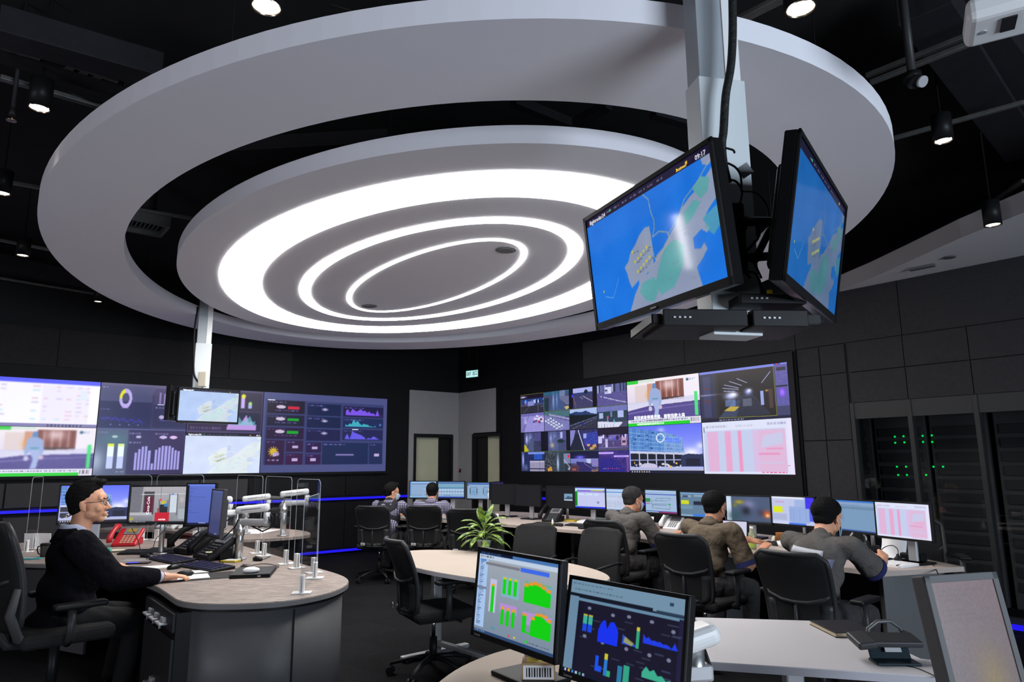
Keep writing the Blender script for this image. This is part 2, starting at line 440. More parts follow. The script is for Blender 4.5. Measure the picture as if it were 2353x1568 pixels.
def screen_mesh(pic, W, H, M, name='screen', m=None, parent=None, mirror=False):
    """lit picture surface W x H in the local XZ plane, facing -Y, centred on the origin of M"""
    w, h = pic.w, pic.h
    xs = np.linspace(-W/2, W/2, w); zs = np.linspace(H/2, -H/2, h)
    co = np.zeros((h, w, 3)); co[..., 0] = xs[None]; co[..., 2] = zs[:, None]
    Mn = np.array(M); co = co.reshape(-1, 3) @ Mn[:3, :3].T + Mn[:3, 3]
    idx = np.arange(h*w).reshape(h, w)
    q = np.stack([idx[1:, :-1], idx[1:, 1:], idx[:-1, 1:], idx[:-1, :-1]], -1).reshape(-1, 4)
    me = bpy.data.meshes.new(name); me.vertices.add(w*h); me.vertices.foreach_set('co', co.astype(np.float32).ravel())
    me.loops.add(q.size); me.loops.foreach_set('vertex_index', q.ravel().astype(np.int32))
    me.polygons.add(len(q)); me.polygons.foreach_set('loop_start', np.arange(0, q.size, 4, dtype=np.int32))
    me.polygons.foreach_set('loop_total', np.full(len(q), 4, np.int32)); me.update(calc_edges=True)
    A = np.clip(pic.A.reshape(-1, 3), 0, 1); L = np.where(A <= .04045, A/12.92, ((A+.055)/1.055)**2.4)
    att = me.color_attributes.new('picture', 'FLOAT_COLOR', 'POINT'); att.data.foreach_set('color', np.c_[L, np.ones(len(L))].astype(np.float32).ravel())
    me.materials.append(m or M_screen); me.validate()
    o = bpy.data.objects.new(name, me); COL.objects.link(o)
    if parent is not None: o.parent = parent
    return o

def P_map(w, h, sea, land, road, green, bar=(22, 20, 42), full=True):
    p = Pic(w, h, sea); s = p
    s.vgrad(0, 1, sea, tuple(min(255, int(c*1.03)) for c in sea))
    rough = lambda y, k: .006*math.sin(y*47+k)+.004*math.sin(y*113+k*2)
    # mainland coast, bottom and right
    s.poly([(.30, 1), (.33, .93), (.36, .86), (.40, .80), (.41, .72), (.45, .70), (.47, .74), (.50, .72), (.545, .66), (.57, .60), (.60, .575), (.64, .55), (.68, .50), (.72, .46), (.75, .40), (.78, .35), (.84, .30), (.90, .27), (.95, .22), (1, .17), (1, .40), (.94, .46), (.90, .52), (.93, .60), (.88, .66), (.90, .74), (.86, .80), (.82, .84), (.84, 1)], land)
    s.poly([(.62, .60), (.70, .56), (.76, .64), (.74, .78), (.66, .92), (.56, .95), (.52, .86), (.56, .74)], green)
    s.poly([(.42, .80), (.48, .78), (.50, .85), (.45, .90), (.40, .86)], green)
    s.poly([(.78, .40), (.86, .34), (.90, .38), (.84, .46), (.79, .50)], green)
    s.poly([(.82, .62), (.88, .58), (.92, .64), (.86, .72), (.82, .70)], sea)
    # airport island
    s.poly([(.315, .66), (.30, .60), (.34, .56), (.36, .50), (.41, .45), (.45, .39), (.50, .35), (.535, .36), (.54, .45), (.535, .60), (.53, .72), (.47, .73), (.40, .76), (.34, .80), (.325, .74)], land)
    s.poly([(.40, .86), (.44, .80), (.52, .78), (.545, .86), (.53, .93), (.50, .98), (.44, .95)], green)
    s.poly([(.93, .03), (1, .03), (1, .13), (.97, .15), (.94, .12)], land)
    s.poly([(.86, .26), (.92, .20), (.97, .24), (.95, .33), (.90, .36)], green); s.poly([(.90, .50), (.99, .46), (1, .60), (.95, .66), (.91, .60)], green, .7)
    for k in range(9): xx, yy = .58+.36*((k*29) % 9)/9, .46+.5*((k*41) % 9)/9; s.words(xx, yy, xx+.05, yy+.008, (110, 120, 140), a=.5)
    s.poly([(.54, .50), (.60, .46), (.66, .50), (.62, .58), (.56, .62), (.54, .58)], sea)
    # bridge and roads
    pts = [(.49, .02), (.52, .08), (.555, .14), (.56, .25), (.575, .33), (.57, .40), (.55, .46)]
    for a, b in zip(pts, pts[1:]): s.line(*a, *b, .004, road)
    pts = [(.55, .46), (.60, .44), (.66, .48), (.67, .54), (.62, .60), (.56, .66), (.54, .62), (.535, .50)]
    for a, b in zip(pts, pts[1:]): s.line(*a, *b, .004, road)
    pts = [(.66, .50), (.74, .42), (.80, .30), (.90, .22), (1, .10)]
    for a, b in zip(pts, pts[1:]): s.line(*a, *b, .005, road, .7)
    for k in range(11):
        x, y = .38+.14*((k*37) % 11)/11, .50+.20*((k*53) % 11)/11
        s.ell(x, y, .008, .012, (190, 190, 60)); s.words(x+.01, y+.01, x+.05, y+.02, (70, 80, 90), a=.7)
    s.ell(.09, .73, .006, .01, (190, 190, 60)); s.line(.10, .78, .17, .82, .002, (230, 235, 240), .6); s.line(.17, .82, .24, .66, .002, (230, 235, 240), .5)
    s.lines(.56, .30, .60, .44, 7, (90, 110, 150), .6); s.lines(.76, .55, .83, .58, 2, (90, 110, 150), .5)
    s.blur(1); s.cloud(7, .02); s.grain(.012)
    s.rect(0, 0, 1, .075, bar)
    for k in range(7): s.words(.20+.072*k, .03, .25+.072*k, .048, (120, 120, 150), a=.8)
    s.ell(.235, .037, .007, .012, (60, 190, 120)); 
    s.ell(.845, .038, .008, .014, (225, 175, 40))
    return s

def P_news(w, h, soft=0):
    p = Pic(w, h, (225, 215, 225))
    p.vgrad(0, .5, (245, 235, 240), (225, 215, 235)); p.rect(.12, .12, .36, .48, (220, 200, 195), .7)
    p.rect(.30, .10, .38, .50, (190, 110, 70), .6); p.glow(.33, .35, .05, .12, (230, 150, 60))
    p.rect(.42, .06, .80, .47, (130, 70, 60))
    for k in range(9): p.rect(.44+.04*k, .08, .455+.04*k, .44, (225, 185, 180) if k % 2 else (90, 35, 35), .6)
    p.glow(.60, .16, .12, .14, (240, 215, 220), .8); p.rect(.46, .42, .80, .49, (55, 35, 35), .8)
    p.rect(.80, .02, 1, .44, (240, 232, 245))
    p.vgrad(.48, .62, (205, 205, 235), (240, 235, 245)); p.poly([(0, .52), (1, .42), (1, .50), (0, .66)], (215, 212, 238), .8)
    p.poly([(0, .66), (.3, .58), (1, .54), (1, .86), (0, .88)], (80, 68, 140)); p.poly([(0, .70), (.4, .64), (1, .6), (1, .62), (.4, .67), (0, .74)], (120, 105, 175), .8)
    p.grain(.04, 0, .5, 1, .85)
    sk = (150, 170, 215)
    p.ell(.40, .17, .028, .075, (90, 135, 190)); p.poly([(.33, .26), (.37, .21), (.43, .21), (.48, .27), (.50, .48), (.47, .62), (.42, .52), (.36, .52), (.32, .60), (.31, .46)], sk)
    p.poly([(.355, .48), (.46, .48), (.455, .66), (.44, .84), (.38, .84), (.40, .66)], (165, 180, 225)); p.rect(.365, .42, .45, .45, (90, 150, 175))
    p.ell(.335, .64, .025, .05, (200, 195, 225)); p.ell(.475, .62, .025, .045, (200, 180, 210))
    p.rect(0, .0, .17, .075, (40, 205, 50)); p.rect(.17, .0, .40, .06, (210, 225, 215)); p.ell(.85, .10, .018, .03, (40, 90, 110)); p.words(.87, .08, .95, .12, (150, 170, 200))
    p.rect(.93, .36, .97, .84, (70, 220, 120)); p.rect(.925, .10, .955, .36, (235, 235, 240))
    p.rect(0, .86, 1, .93, (225, 225, 240)); p.words(.05, .88, .5, .91, (110, 110, 150)); p.words(.52, .88, .84, .91, (110, 110, 150)); p.rect(0, .93, .86, 1, (15, 205, 30)); p.rect(.86, .86, 1, 1, (225, 220, 235)); p.words(.87, .88, .97, .96, (120, 110, 130))
    if soft: p.blur(soft, y1=.86)
    return p

def P_building(w, h, desk=True):
    p = Pic(w, h); p.vgrad(0, 1, (95, 110, 245), (190, 200, 255))
    p.glow(.47, .10, .06, .06, (190, 200, 255), .8); p.glow(.86, .58, .14, .12, (240, 240, 255)); p.glow(.97, .45, .06, .08, (230, 235, 255), .8)
    p.poly([(.76, .62), (.82, .60), (.90, .64), (1, .60), (1, .80), (.76, .80)], (60, 75, 130))
    face = [(.0, .02), (.18, .06), (.45, .13), (.60, .19), (.74, .27), (.77, .58), (.02, .52)]
    p.poly(face, (60, 110, 190)); m0 = p.A.copy()
    q = Pic(w, h, (70, 130, 210)); q.A[:] = p.A
    for i in range(34):
        x = i/34*.78; q.rect(x, 0, x+.006, .62, (150, 200, 240), .8)
    for i in range(26):
        x0 = .02+.75*q.r.rand(); y0 = .08+.45*q.r.rand(); q.rect(x0, y0, x0+.03, y0+.035, (25, 60, 140), .8)
    for j in range(5): q.line(0, .12+.09*j, .77, .30+.065*j, .004, (150, 205, 240), .9)
    q.poly([(.5, .15), (.74, .25), (.77, .58), (.5, .55)], (160, 185, 230), .45)
    m = Pic(w, h); m.poly(face, (255, 255, 255)); p.A = np.where(m.A > .5, q.A, p.A)
    p.poly([(.02, .53), (.77, .58), (.77, .62), (.02, .575)], (200, 205, 225))
    p.poly([(.02, .575), (.74, .62), (.74, .86), (.02, .86)], (18, 22, 40))
    for i in range(6): p.rect(.14+.12*i, .57, .155+.12*i, .86, (190, 195, 225))
    p.rect(.02, .71, .74, .735, (150, 160, 205))
    for i in range(40): 
        x, y = .05+.68*p.r.rand(), .78+.10*p.r.rand(); p.ell(x, y, .02*p.r.rand()+.005, .02, [(190, 200, 230), (225, 180, 60), (40, 60, 150), (220, 220, 235), (30, 30, 40)][p.r.randint(5)])
    p.ell(.28, .85, .12, .06, (200, 195, 225)); p.poly([(.72, .64), (.82, .60), (.98, .62), (1, .66), (1, .86), (.72, .86)], (40, 48, 85)); p.rect(.78, .70, .96, .84, (25, 28, 50))
    p.rect(0, .88, 1, .94, (180, 185, 220)); p.rect(0, .94, 1, 1, (20, 22, 45))
    for i in range(8): p.rect(.03+.035*i, .955, .045+.035*i, .98, (220, 220, 235) if i != 4 else (240, 190, 60))
    # white swoosh of the sign and its blue letters are set on the screen separately
    p.ring(.455, .265, .052, .085, .16, (215, 225, 250), 1, -9, 9); p.rect(.465, .18, .53, .22, (110, 150, 225), .0)
    return p

def P_tunnel(w, h):
    p = Pic(w, h, (26, 20, 22)); p.vgrad(0, .3, (40, 28, 28), (26, 20, 24)); 
    p.poly([(.22, .92), (.50, .52), (.62, .52), (.80, .92)], (38, 40, 58)); p.poly([(.22, .92), (.40, .62), (.48, .62), (.42, .92)], (60, 75, 110), .7)
    p.glow(.37, .52, .09, .09, (190, 200, 255)); p.glow(.40, .50, .05, .05, (250, 250, 255)); p.glow(.57, .47, .05, .07, (170, 185, 255)); p.glow(.58, .45, .025, .03, (245, 245, 255))
    for a in ((.30, .30, .46, .38), (.28, .36, .46, .41), (.36, .24, .50, .34), (.45, .20, .56, .30), (.82, .14, .72, .33), (.29, .42, .42, .44)): p.line(*a, .005, (185, 190, 235))
    p.rect(.30, .60, .42, .72, (120, 150, 215), .6); p.rect(.50, .60, .60, .74, (85, 90, 110)); p.grain(.06, .3, .5, .75, .8)
    p.poly([(.28, .80), (.36, .72), (.46, .74), (.40, .82)], (190, 165, 60)); p.rect(.70, .48, .735, .74, (150, 165, 230)); p.rect(.79, .46, .83, .80, (70, 50, 45)); p.glow(.77, .48, .02, .02, (230, 170, 70))
    p.rect(0, 0, 1, .05, (120, 130, 220)); p.rect(.0, .05, .20, .93, (42, 44, 72)); p.rect(.04, .10, .13, .90, (58, 60, 100)); p.rect(.05, .33, .13, .36, (90, 50, 60)); p.rect(.05, .58, .13, .61, (90, 50, 60)); p.glow(.06, .47, .20, .02, (150, 150, 185), .8)
    p.line(.215, .06, .215, .93, .004, (70, 75, 40)); p.line(.855, .04, .86, .95, .004, (150, 160, 60)); p.line(.215, .93, .86, .95, .004, (150, 160, 60))
    p.rect(.865, .03, 1, .95, (90, 84, 160)); p.rect(.885, .08, .98, .14, (30, 28, 40)); p.grain(.10, .88, .16, .985, .36); p.rect(.87, .41, .99, .44, (15, 15, 25)); p.ell(.93, .54, .035, .085, (125, 75, 225)); p.ell(.93, .54, .02, .05, (150, 110, 240)); p.grain(.10, .88, .66, .985, .74); p.rect(.865, .78, 1, .95, (58, 62, 100))
    p.rect(0, .95, 1, 1, (18, 20, 55)); p.words(.22, .965, .5, .985, (180, 180, 210)); p.rect(.86, 0, .93, .03, (60, 60, 190)); p.rect(.885, .0, .90, .03, (200, 30, 60))
    return p

def P_sheet(w, h, soft=2):
    p = Pic(w, h, (222, 226, 248)); p.rect(.02, .17, .93, .95, (196, 206, 236))
    for x0, x1, c in ((.06, .19, (224, 178, 216)), (.27, .34, (232, 165, 205)), (.42, .46, (236, 150, 195)), (.58, .64, (215, 190, 228)), (.64, .93, (222, 184, 218))): p.rect(x0, .19, x1, .95, c)
    p.poly([(.70, .30), (.90, .24), (.90, .45), (.66, .52)], (196, 206, 236), .8); p.rect(.64, .62, .86, .64, (235, 130, 180), .8); p.rect(.64, .78, .90, .80, (200, 206, 236), .9); p.rect(.72, .53, .90, .545, (235, 130, 180), .8)
    p.words(.05, .08, .3, .12, (170, 170, 200)); p.words(.4, .09, .6, .12, (190, 190, 210)); p.words(.75, .07, .94, .11, (150, 150, 190))
    p.blur(soft); p.words(.66, .955, .92, .968, (230, 60, 110)); p.words(.02, .10, .03, .2, (60, 60, 90)); p.rect(.93, .84, .96, .85, (230, 60, 110)); p.rect(.955, 0, 1, 1, (232, 226, 252)); 
    return p

def P_cctv(w, h):
    G = Pic(w, h, (8, 8, 20)); tw, th = w//4, h//4
    def cell(i, j, fn, key):
        q = Pic(72, 42, (70, 72, 105)); q.r = np.random.RandomState(key*31+5); fn(q); q.grain(.05); G.paste(q, i/4+.004, j/4+.006, (i+1)/4-.002, (j+1)/4-.004)
    def garage(q):
        q.rect(0, 0, 1, .25, (22, 12, 35)); q.glow(.1, .12, .16, .06, (210, 200, 255)); q.rect(0, .25, 1, .55, (40, 60, 120))
        for k in range(14): x = q.r.rand(); q.rect(x, .28+.1*q.r.rand(), x+.06, .5, [(170, 190, 240), (60, 110, 220), (25, 30, 60)][k % 3])
        q.rect(.3, .38, .58, .62, (130, 135, 200)); q.rect(.2, .45, .25, .58, (150, 70, 90)); q.rect(0, .62, 1, 1, (42, 42, 58)); q.line(.1, 1, .4, .62, .01, (110, 105, 90)); q.line(.75, .65, .75, 1, .012, (120, 130, 150)); q.line(.85, .7, 1, .7, .01, (120, 130, 150))
    def wetroad(q):
        q.rect(0, 0, 1, .2, (45, 90, 120)); q.poly([(.25, 1), (.35, .2), (.62, .2), (.9, 1)], (65, 85, 130)); q.glow(.38, .5, .04, .5, (130, 160, 215)); q.glow(.52, .45, .04, .45, (110, 140, 200)); q.poly([(.6, .35), (1, .3), (1, .75), (.9, .75)], (105, 110, 145)); q.poly([(.8, .85), (.95, .8), (1, .9), (.9, 1)], (200, 180, 110)); q.rect(0, .3, .2, 1, (25, 50, 70)); q.rect(.62, .0, .85, .3, (110, 125, 165))
    def highway(q):
        q.rect(0, 0, 1, .3, (170, 175, 235)); q.rect(0, .22, 1, .34, (45, 60, 110)); q.ell(.62, .2, .07, .1, (20, 30, 45)); q.rect(0, .34, 1, 1, (62, 60, 100)); q.line(.5, .4, .95, .8, .012, (190, 190, 230)); q.line(.4, .42, .5, .55, .01, (170, 170, 210)); q.line(.25, 1, .15, .4, .02, (120, 95, 90)); q.rect(0, 0, .14, 1, (8, 8, 30)); q.rect(.86, 0, 1, 1, (6, 4, 16)); q.rect(.08, .28, .14, .4, (60, 60, 240))
    def truck(q):
        q.rect(0, 0, 1, .36, (90, 95, 150))
        for k in range(12): x = q.r.rand(); q.rect(x, 0, x+.04, .35, [(40, 45, 80), (170, 175, 215)][k % 2])
        q.rect(0, .36, 1, 1, (88, 82, 145)); q.rect(.28, .12, .5, .42, (215, 215, 245)); q.rect(.27, .2, .38, .44, (190, 190, 230)); q.rect(.28, .24, .36, .3, (50, 50, 90))
        for k in range(24): t = k/23; x = .16+.84*t**1.2; y = .52+.40*t; q.ell(x if t > .1 else .14, y, .02, .02, (200, 200, 235))
    def plaza(q):
        q.rect(0, 0, 1, .2, (110, 105, 175)); q.rect(0, .15, 1, 1, (150, 142, 212)); q.poly([(0, .2), (.1, .2), (.25, .6), (.15, 1), (0, 1)], (125, 120, 185))
        for k in range(16): x, y = .55+.4*q.r.rand(), .15+.35*q.r.rand(); q.ell(x, y, .06, .06, [(210, 205, 245), (70, 60, 110), (230, 200, 220)][k % 3])
        q.line(.05, 1, .35, .15, .01, (50, 40, 90)); q.line(.55, .95, .62, .3, .006, (190, 185, 240)); q.rect(.14, .3, .26, .55, (165, 165, 220)); q.ell(.78, .45, .04, .06, (205, 50, 60))
    def lorries(q):
        q.rect(0, 0, 1, .3, (70, 110, 120)); q.poly([(0, .15), (1, .55), (1, 1), (0, 1)], (120, 118, 180)); q.poly([(.2, .1), (1, .4), (1, .5), (.2, .2)], (150, 145, 195))
        for i in range(5):
            for j in range(3): x, y = .02+.11*i+.1*j, .42+.1*i-.06*j; q.poly([(x, y), (x+.09, y+.03), (x+.09, y+.11), (x, y+.08)], (205, 215, 235)); q.poly([(x+.09, y+.03), (x+.11, y+.02), (x+.11, y+.1), (x+.09, y+.11)], (40, 70, 80))
        q.line(.4, 1, .75, .65, .01, (185, 185, 225)); q.line(.6, 1, .8, .8, .01, (185, 185, 225))
    def hills(q):
        q.rect(0, 0, 1, .3, (170, 190, 235)); q.poly([(0, .2), (.2, .12), (.45, .15), (.6, .1), (.8, .25), (1, .3), (1, .5), (0, .6)], (35, 60, 110)); q.poly([(0, .25), (.4, .3), (1, .35), (1, .5), (0, .8)], (10, 20, 25)); q.poly([(0, .75), (1, .42), (1, 1), (0, 1)], (45, 45, 65)); q.line(0, .8, 1, .42, .012, (110, 125, 170)); q.line(.1, .95, 1, .5, .008, (130, 140, 190)); q.line(.4, 1, 1, .6, .008, (80, 80, 100)); q.rect(.45, .7, .52, .78, (40, 30, 170))
    def flyover(q):
        q.rect(0, 0, 1, .24, (110, 115, 180)); q.rect(0, .24, 1, .55, (35, 60, 70)); q.rect(.05, .28, .2, .6, (170, 180, 225)); q.rect(.68, .25, .88, .6, (175, 185, 235)); q.rect(.44, .26, .5, .5, (110, 130, 180)); q.ell(.78, .66, .12, .09, (15, 18, 30)); q.rect(0, .55, 1, .75, (45, 60, 85)); q.poly([(0, .68), (.85, .78), (.7, 1), (0, 1)], (215, 218, 240)); q.ell(.35, .5, .03, .06, (195, 80, 120)); q.rect(.34, .55, .365, .75, (150, 150, 210)); q.rect(.54, .62, .57, .8, (110, 200, 220))
        for k in range(6): q.line(.03+.1*k, .84, .03+.1*k, 1, .006, (60, 60, 90))
    def alley(q, yel=True):
        q.rect(0, 0, 1, 1, (60, 66, 110)); q.glow(.25, .35, .06, .3, (190, 200, 255)); q.glow(.40, .3, .1, .3, (130, 140, 200)); q.poly([(.3, 1), (.4, .3), (.6, .3), (.9, 1)], (75, 85, 120)); q.rect(.6, 0, .86, .5, (75, 70, 130)); q.rect(.55, .45, .85, 1, (45, 45, 75), .7); q.rect(0, 0, .14, 1, (8, 6, 25)); q.rect(.86, 0, 1, 1, (6, 5, 18))
        if yel: q.poly([(.14, .6), (.22, .7), (.34, .95), (.28, 1), (.14, 1)], (190, 180, 20))
    def alley2(q):
        alley(q, False); q.rect(.14, 0, .86, 1, (85, 95, 150), .4); q.rect(.62, .05, .72, .35, (170, 175, 230)); q.ell(.65, .5, .14, .1, (20, 45, 55)); q.glow(.3, .7, .1, .15, (180, 175, 150))
    def corridor(q):
        q.rect(0, 0, 1, 1, (45, 45, 95)); q.poly([(0, 0), (.2, 0), (.02, 1), (0, 1)], (130, 130, 195)); q.poly([(0, .8), (.2, .2), (.3, .2), (.5, 1), (0, 1)], (25, 30, 50)); q.line(.3, 0, .52, 1, .02, (215, 215, 255)); q.poly([(.45, .2), (1, .1), (1, .7), (.55, .75)], (50, 60, 160)); q.rect(.48, .2, .6, .4, (150, 165, 225)); q.grain(.12, .6, 0, 1, .6)
        for k in range(10): x, y = .65+.25*q.r.rand(), .72+.2*q.r.rand(); q.ell(x, y, .06, .06, [(205, 150, 120), (30, 40, 50), (190, 150, 60)][k % 3])
    def carpark(q):
        q.rect(0, 0, 1, .3, (24, 14, 40)); q.rect(0, .3, 1, .6, (95, 85, 150))
        for k in range(26): x = q.r.rand(); q.rect(x, .28+.15*q.r.rand(), x+.05, .35+.2*q.r.rand(), [(210, 200, 250), (40, 25, 70), (120, 110, 190)][k % 3])
        q.rect(0, .56, 1, 1, (78, 66, 118)); q.rect(.24, .5, .32, .88, (190, 185, 225)); q.rect(0, .36, .13, .7, (200, 195, 240)); q.rect(.78, .45, .94, .82, (185, 150, 185)); q.rect(.8, .6, .92, .7, (50, 40, 70)); q.line(0, .9, 1, .88, .01, (150, 140, 200)); q.line(.5, .6, .52, .85, .008, (160, 150, 215)); q.line(.3, .58, .1, .85, .008, (150, 140, 200)); q.rect(.54, .45, .57, .56, (40, 60, 220))
    def boxes(q):
        q.rect(0, 0, 1, 1, (30, 40, 90)); q.glow(.08, .4, .05, .5, (180, 190, 255)); q.rect(.3, .0, 1, .1, (120, 140, 230)); q.rect(.55, .1, .9, .38, (35, 80, 180))
        for k in range(3): x = .38+.21*k; q.rect(x, .45, x+.2, 1, (150, 145, 175)); q.rect(x, .45, x+.2, .52, (185, 180, 205)); q.rect(x, .84, x+.2, .87, (40, 35, 60))
        q.glow(.2, .8, .1, .2, (90, 100, 140))
    def market(q):
        q.rect(0, 0, 1, 1, (40, 48, 60)); q.grain(.28, 0, 0, .4, 1); q.rect(.4, 0, .8, 1, (48, 62, 75)); q.glow(.52, .6, .05, .5, (190, 205, 245)); q.rect(.75, .1, 1, .6, (120, 130, 165)); q.line(.75, .4, 1, .8, .015, (200, 205, 230)); q.ell(.94, .24, .04, .07, (225, 25, 25)); q.poly([(.1, .85), (.25, .72), (.3, .95), (.12, 1)], (200, 145, 60)); q.glow(.95, .85, .05, .08, (200, 205, 235))
    def street(q):
        q.rect(0, 0, 1, .35, (14, 16, 55)); q.glow(.35, .3, .2, .1, (120, 110, 255)); q.rect(0, .36, 1, .6, (120, 125, 200)); q.rect(.58, .38, .74, .6, (190, 195, 230)); q.rect(.76, .4, 1, .75, (130, 120, 190)); q.poly([(.2, .5), (.6, .55), (1, .95), (1, 1), (.3, 1)], (45, 40, 100)); q.rect(0, .7, .3, 1, (80, 50, 70)); q.rect(.05, .85, .18, .92, (180, 95, 60)); q.line(.75, .95, .95, .88, .01, (230, 170, 60)); q.line(.8, 1, .98, .92, .01, (230, 170, 60)); q.line(.5, .6, .85, .9, .006, (150, 140, 220))
    def night(q):
        q.rect(0, 0, 1, 1, (52, 36, 120)); q.rect(.0, .08, .5, .14, (215, 190, 255)); q.glow(.25, .12, .3, .08, (190, 150, 250), .7); q.rect(.52, .25, 1, .3, (225, 205, 255)); q.glow(.75, .28, .3, .08, (160, 120, 240), .7); q.poly([(.05, .4), (.5, .35), (.9, 1), (0, 1)], (38, 30, 130)); q.grain(.10, .5, .3, 1, .8)
        for k in range(8): q.ell(.17+.07*k, .84, .012, .02, (240, 90, 110) if k > 1 else (180, 180, 240))
        q.rect(.92, .3, 1, 1, (105, 70, 150))
    fns = [[garage, wetroad, highway, truck], [plaza, lorries, hills, flyover], [alley, alley2, corridor, carpark], [boxes, market, street, night]]
    for j in range(4):
        for i in range(4): cell(i, j, fns[j][i], j*4+i+1)
    for j, c in ((0, (150, 160, 40)), (3, (70, 95, 40))): G.line(0, .002 if j == 0 else .75, .24 if j == 0 else 1, .002 if j == 0 else .75, .003, c)
    G.line(0, 0, 0, .25, .003, (150, 160, 40)); G.line(.25, 0, .25, .25, .003, (110, 130, 40)); G.line(.25, .25, 1, .25, .003, (90, 100, 50))
    return G

def P_document(w, h):
    p = Pic(w, h, (248, 246, 255)); p.rect(0, 0, 1, .10, (85, 90, 250)); p.rect(.75, .1, 1, .93, (252, 251, 255))
    p.rect(.42, .13, .90, .92, (240, 234, 252)); p.r = np.random.RandomState(3)
    for j in range(9):
        for x0, x1 in ((.03, .09), (.33, .42), (.44, .50), (.56, .63), (.66, .74), (.77, .83), (.86, .90)):
            if p.r.rand() < .62: p.rect(x0, .14+.085*j, x0+(x1-x0)*(.5+.5*p.r.rand()), .175+.085*j, [(214, 208, 236), (225, 214, 240), (200, 230, 240), (232, 205, 222)][p.r.randint(4)])
    p.rect(.80, .22, .87, .42, (212, 236, 246), .6); p.blur(2)
    p.rect(0, .93, 1, 1, (125, 120, 170))
    for k in range(10): p.rect(.50+.036*k, .94, .515+.036*k, .985, (50, 48, 85))
    p.blur(1); return p

def P_dash_left(w, h):                         # donut, bars, line chart
    p = Pic(w, h, (52, 50, 92)); p.cloud(4, .07); p.vgrad(0, .12, (98, 92, 130), (62, 58, 100)); 
    for x0, y0, x1, y1, c in ((.0, .06, .58, .40, (72, 78, 120)), (.0, .40, .58, .98, (30, 38, 85)), (.60, .08, 1, .44, (66, 58, 104)), (.60, .46, 1, .95, (34, 38, 84)), (0, 1, 0, 1, (0, 0, 0))): p.rect(x0, y0/2+.0, x1, y1/2, c, .75)
    # the top half of the view is rows 0..0.5, the lower half 0.5..1
    p.ring(.28, .165, .055, .085, .28, (186, 170, 235)); p.ring(.28, .165, .055, .085, .28, (225, 220, 40), 1, -3.2, -1.7)
    p.words(.24, .265, .33, .275, (150, 140, 200)); p.words(.02, .045, .08, .055, (150, 145, 200)); p.words(.02, .285, .12, .297, (130, 130, 200))
    y = .38
    for k in range(48):
        x = .03+.46*k/48; yy = .375+.035*k/48+.012*math.sin(k*1.9)+.01*math.sin(k*.7); p.rect(x, yy, x+.009, yy+.016, (62, 58, 190))
    for k in range(4): p.ell(.14+.1*k, .455, .008, .008, (110, 120, 190))
    for k, hh in enumerate((.9, .55, 1, .3)): p.rect(.66+.05*k, .08+.01*k, .68+.05*k, .21, (158, 140, 205), .8)
    p.rect(.64, .215, .72, .225, (215, 215, 245)); p.words(.62, .25, .72, .262, (150, 140, 205)); p.ell(.70, .36, .03, .022, (180, 170, 215)); p.ell(.82, .36, .035, .012, (40, 160, 70)); p.rect(.68, .39, .92, .40, (90, 80, 160))
    p.rect(0, .495, 1, .51, (95, 105, 160), .7)
    p.rect(0, .51, .34, 1, (88, 100, 130), .8); p.glow(.02, .85, .10, .16, (190, 205, 230), .7); p.glow(.2, .62, .2, .10, (70, 130, 140), .5)
    p.rect(.36, .51, .98, 1, (46, 40, 90), .8); p.rect(.64, .51, .98, 1, (52, 36, 84), .6)
    for x in (.13, .24): p.rect(x, .66, x+.07, .93, (195, 205, 255)); p.rect(x, .68, x+.07, .80, (235, 250, 250)); p.rect(x, .66, x+.07, .69, (225, 235, 60) if x < .2 else (225, 240, 160))
    p.words(.02, .535, .13, .55, (130, 130, 180)); p.words(.36, .54, .48, .555, (140, 140, 195)); p.words(.64, .54, .80, .555, (140, 140, 195)); p.ell(.20, .585, .03, .016, (170, 190, 195)); p.ell(.46, .585, .03, .016, (180, 175, 215)); p.ell(.74, .585, .045, .018, (200, 185, 235)); p.ell(.86, .585, .045, .018, (225, 190, 240)); p.words(.36, .64, .50, .655, (150, 145, 195))
    p.bars(.43, .68, .96, .95, (.72, .85, .96, .98, .80, .28, .84, .92, 1, 1, 1, .92, .82, .78), (165, 160, 232), .28)
    p.blur(1); p.words(.24, .96, .33, .967, (235, 235, 255)); return p

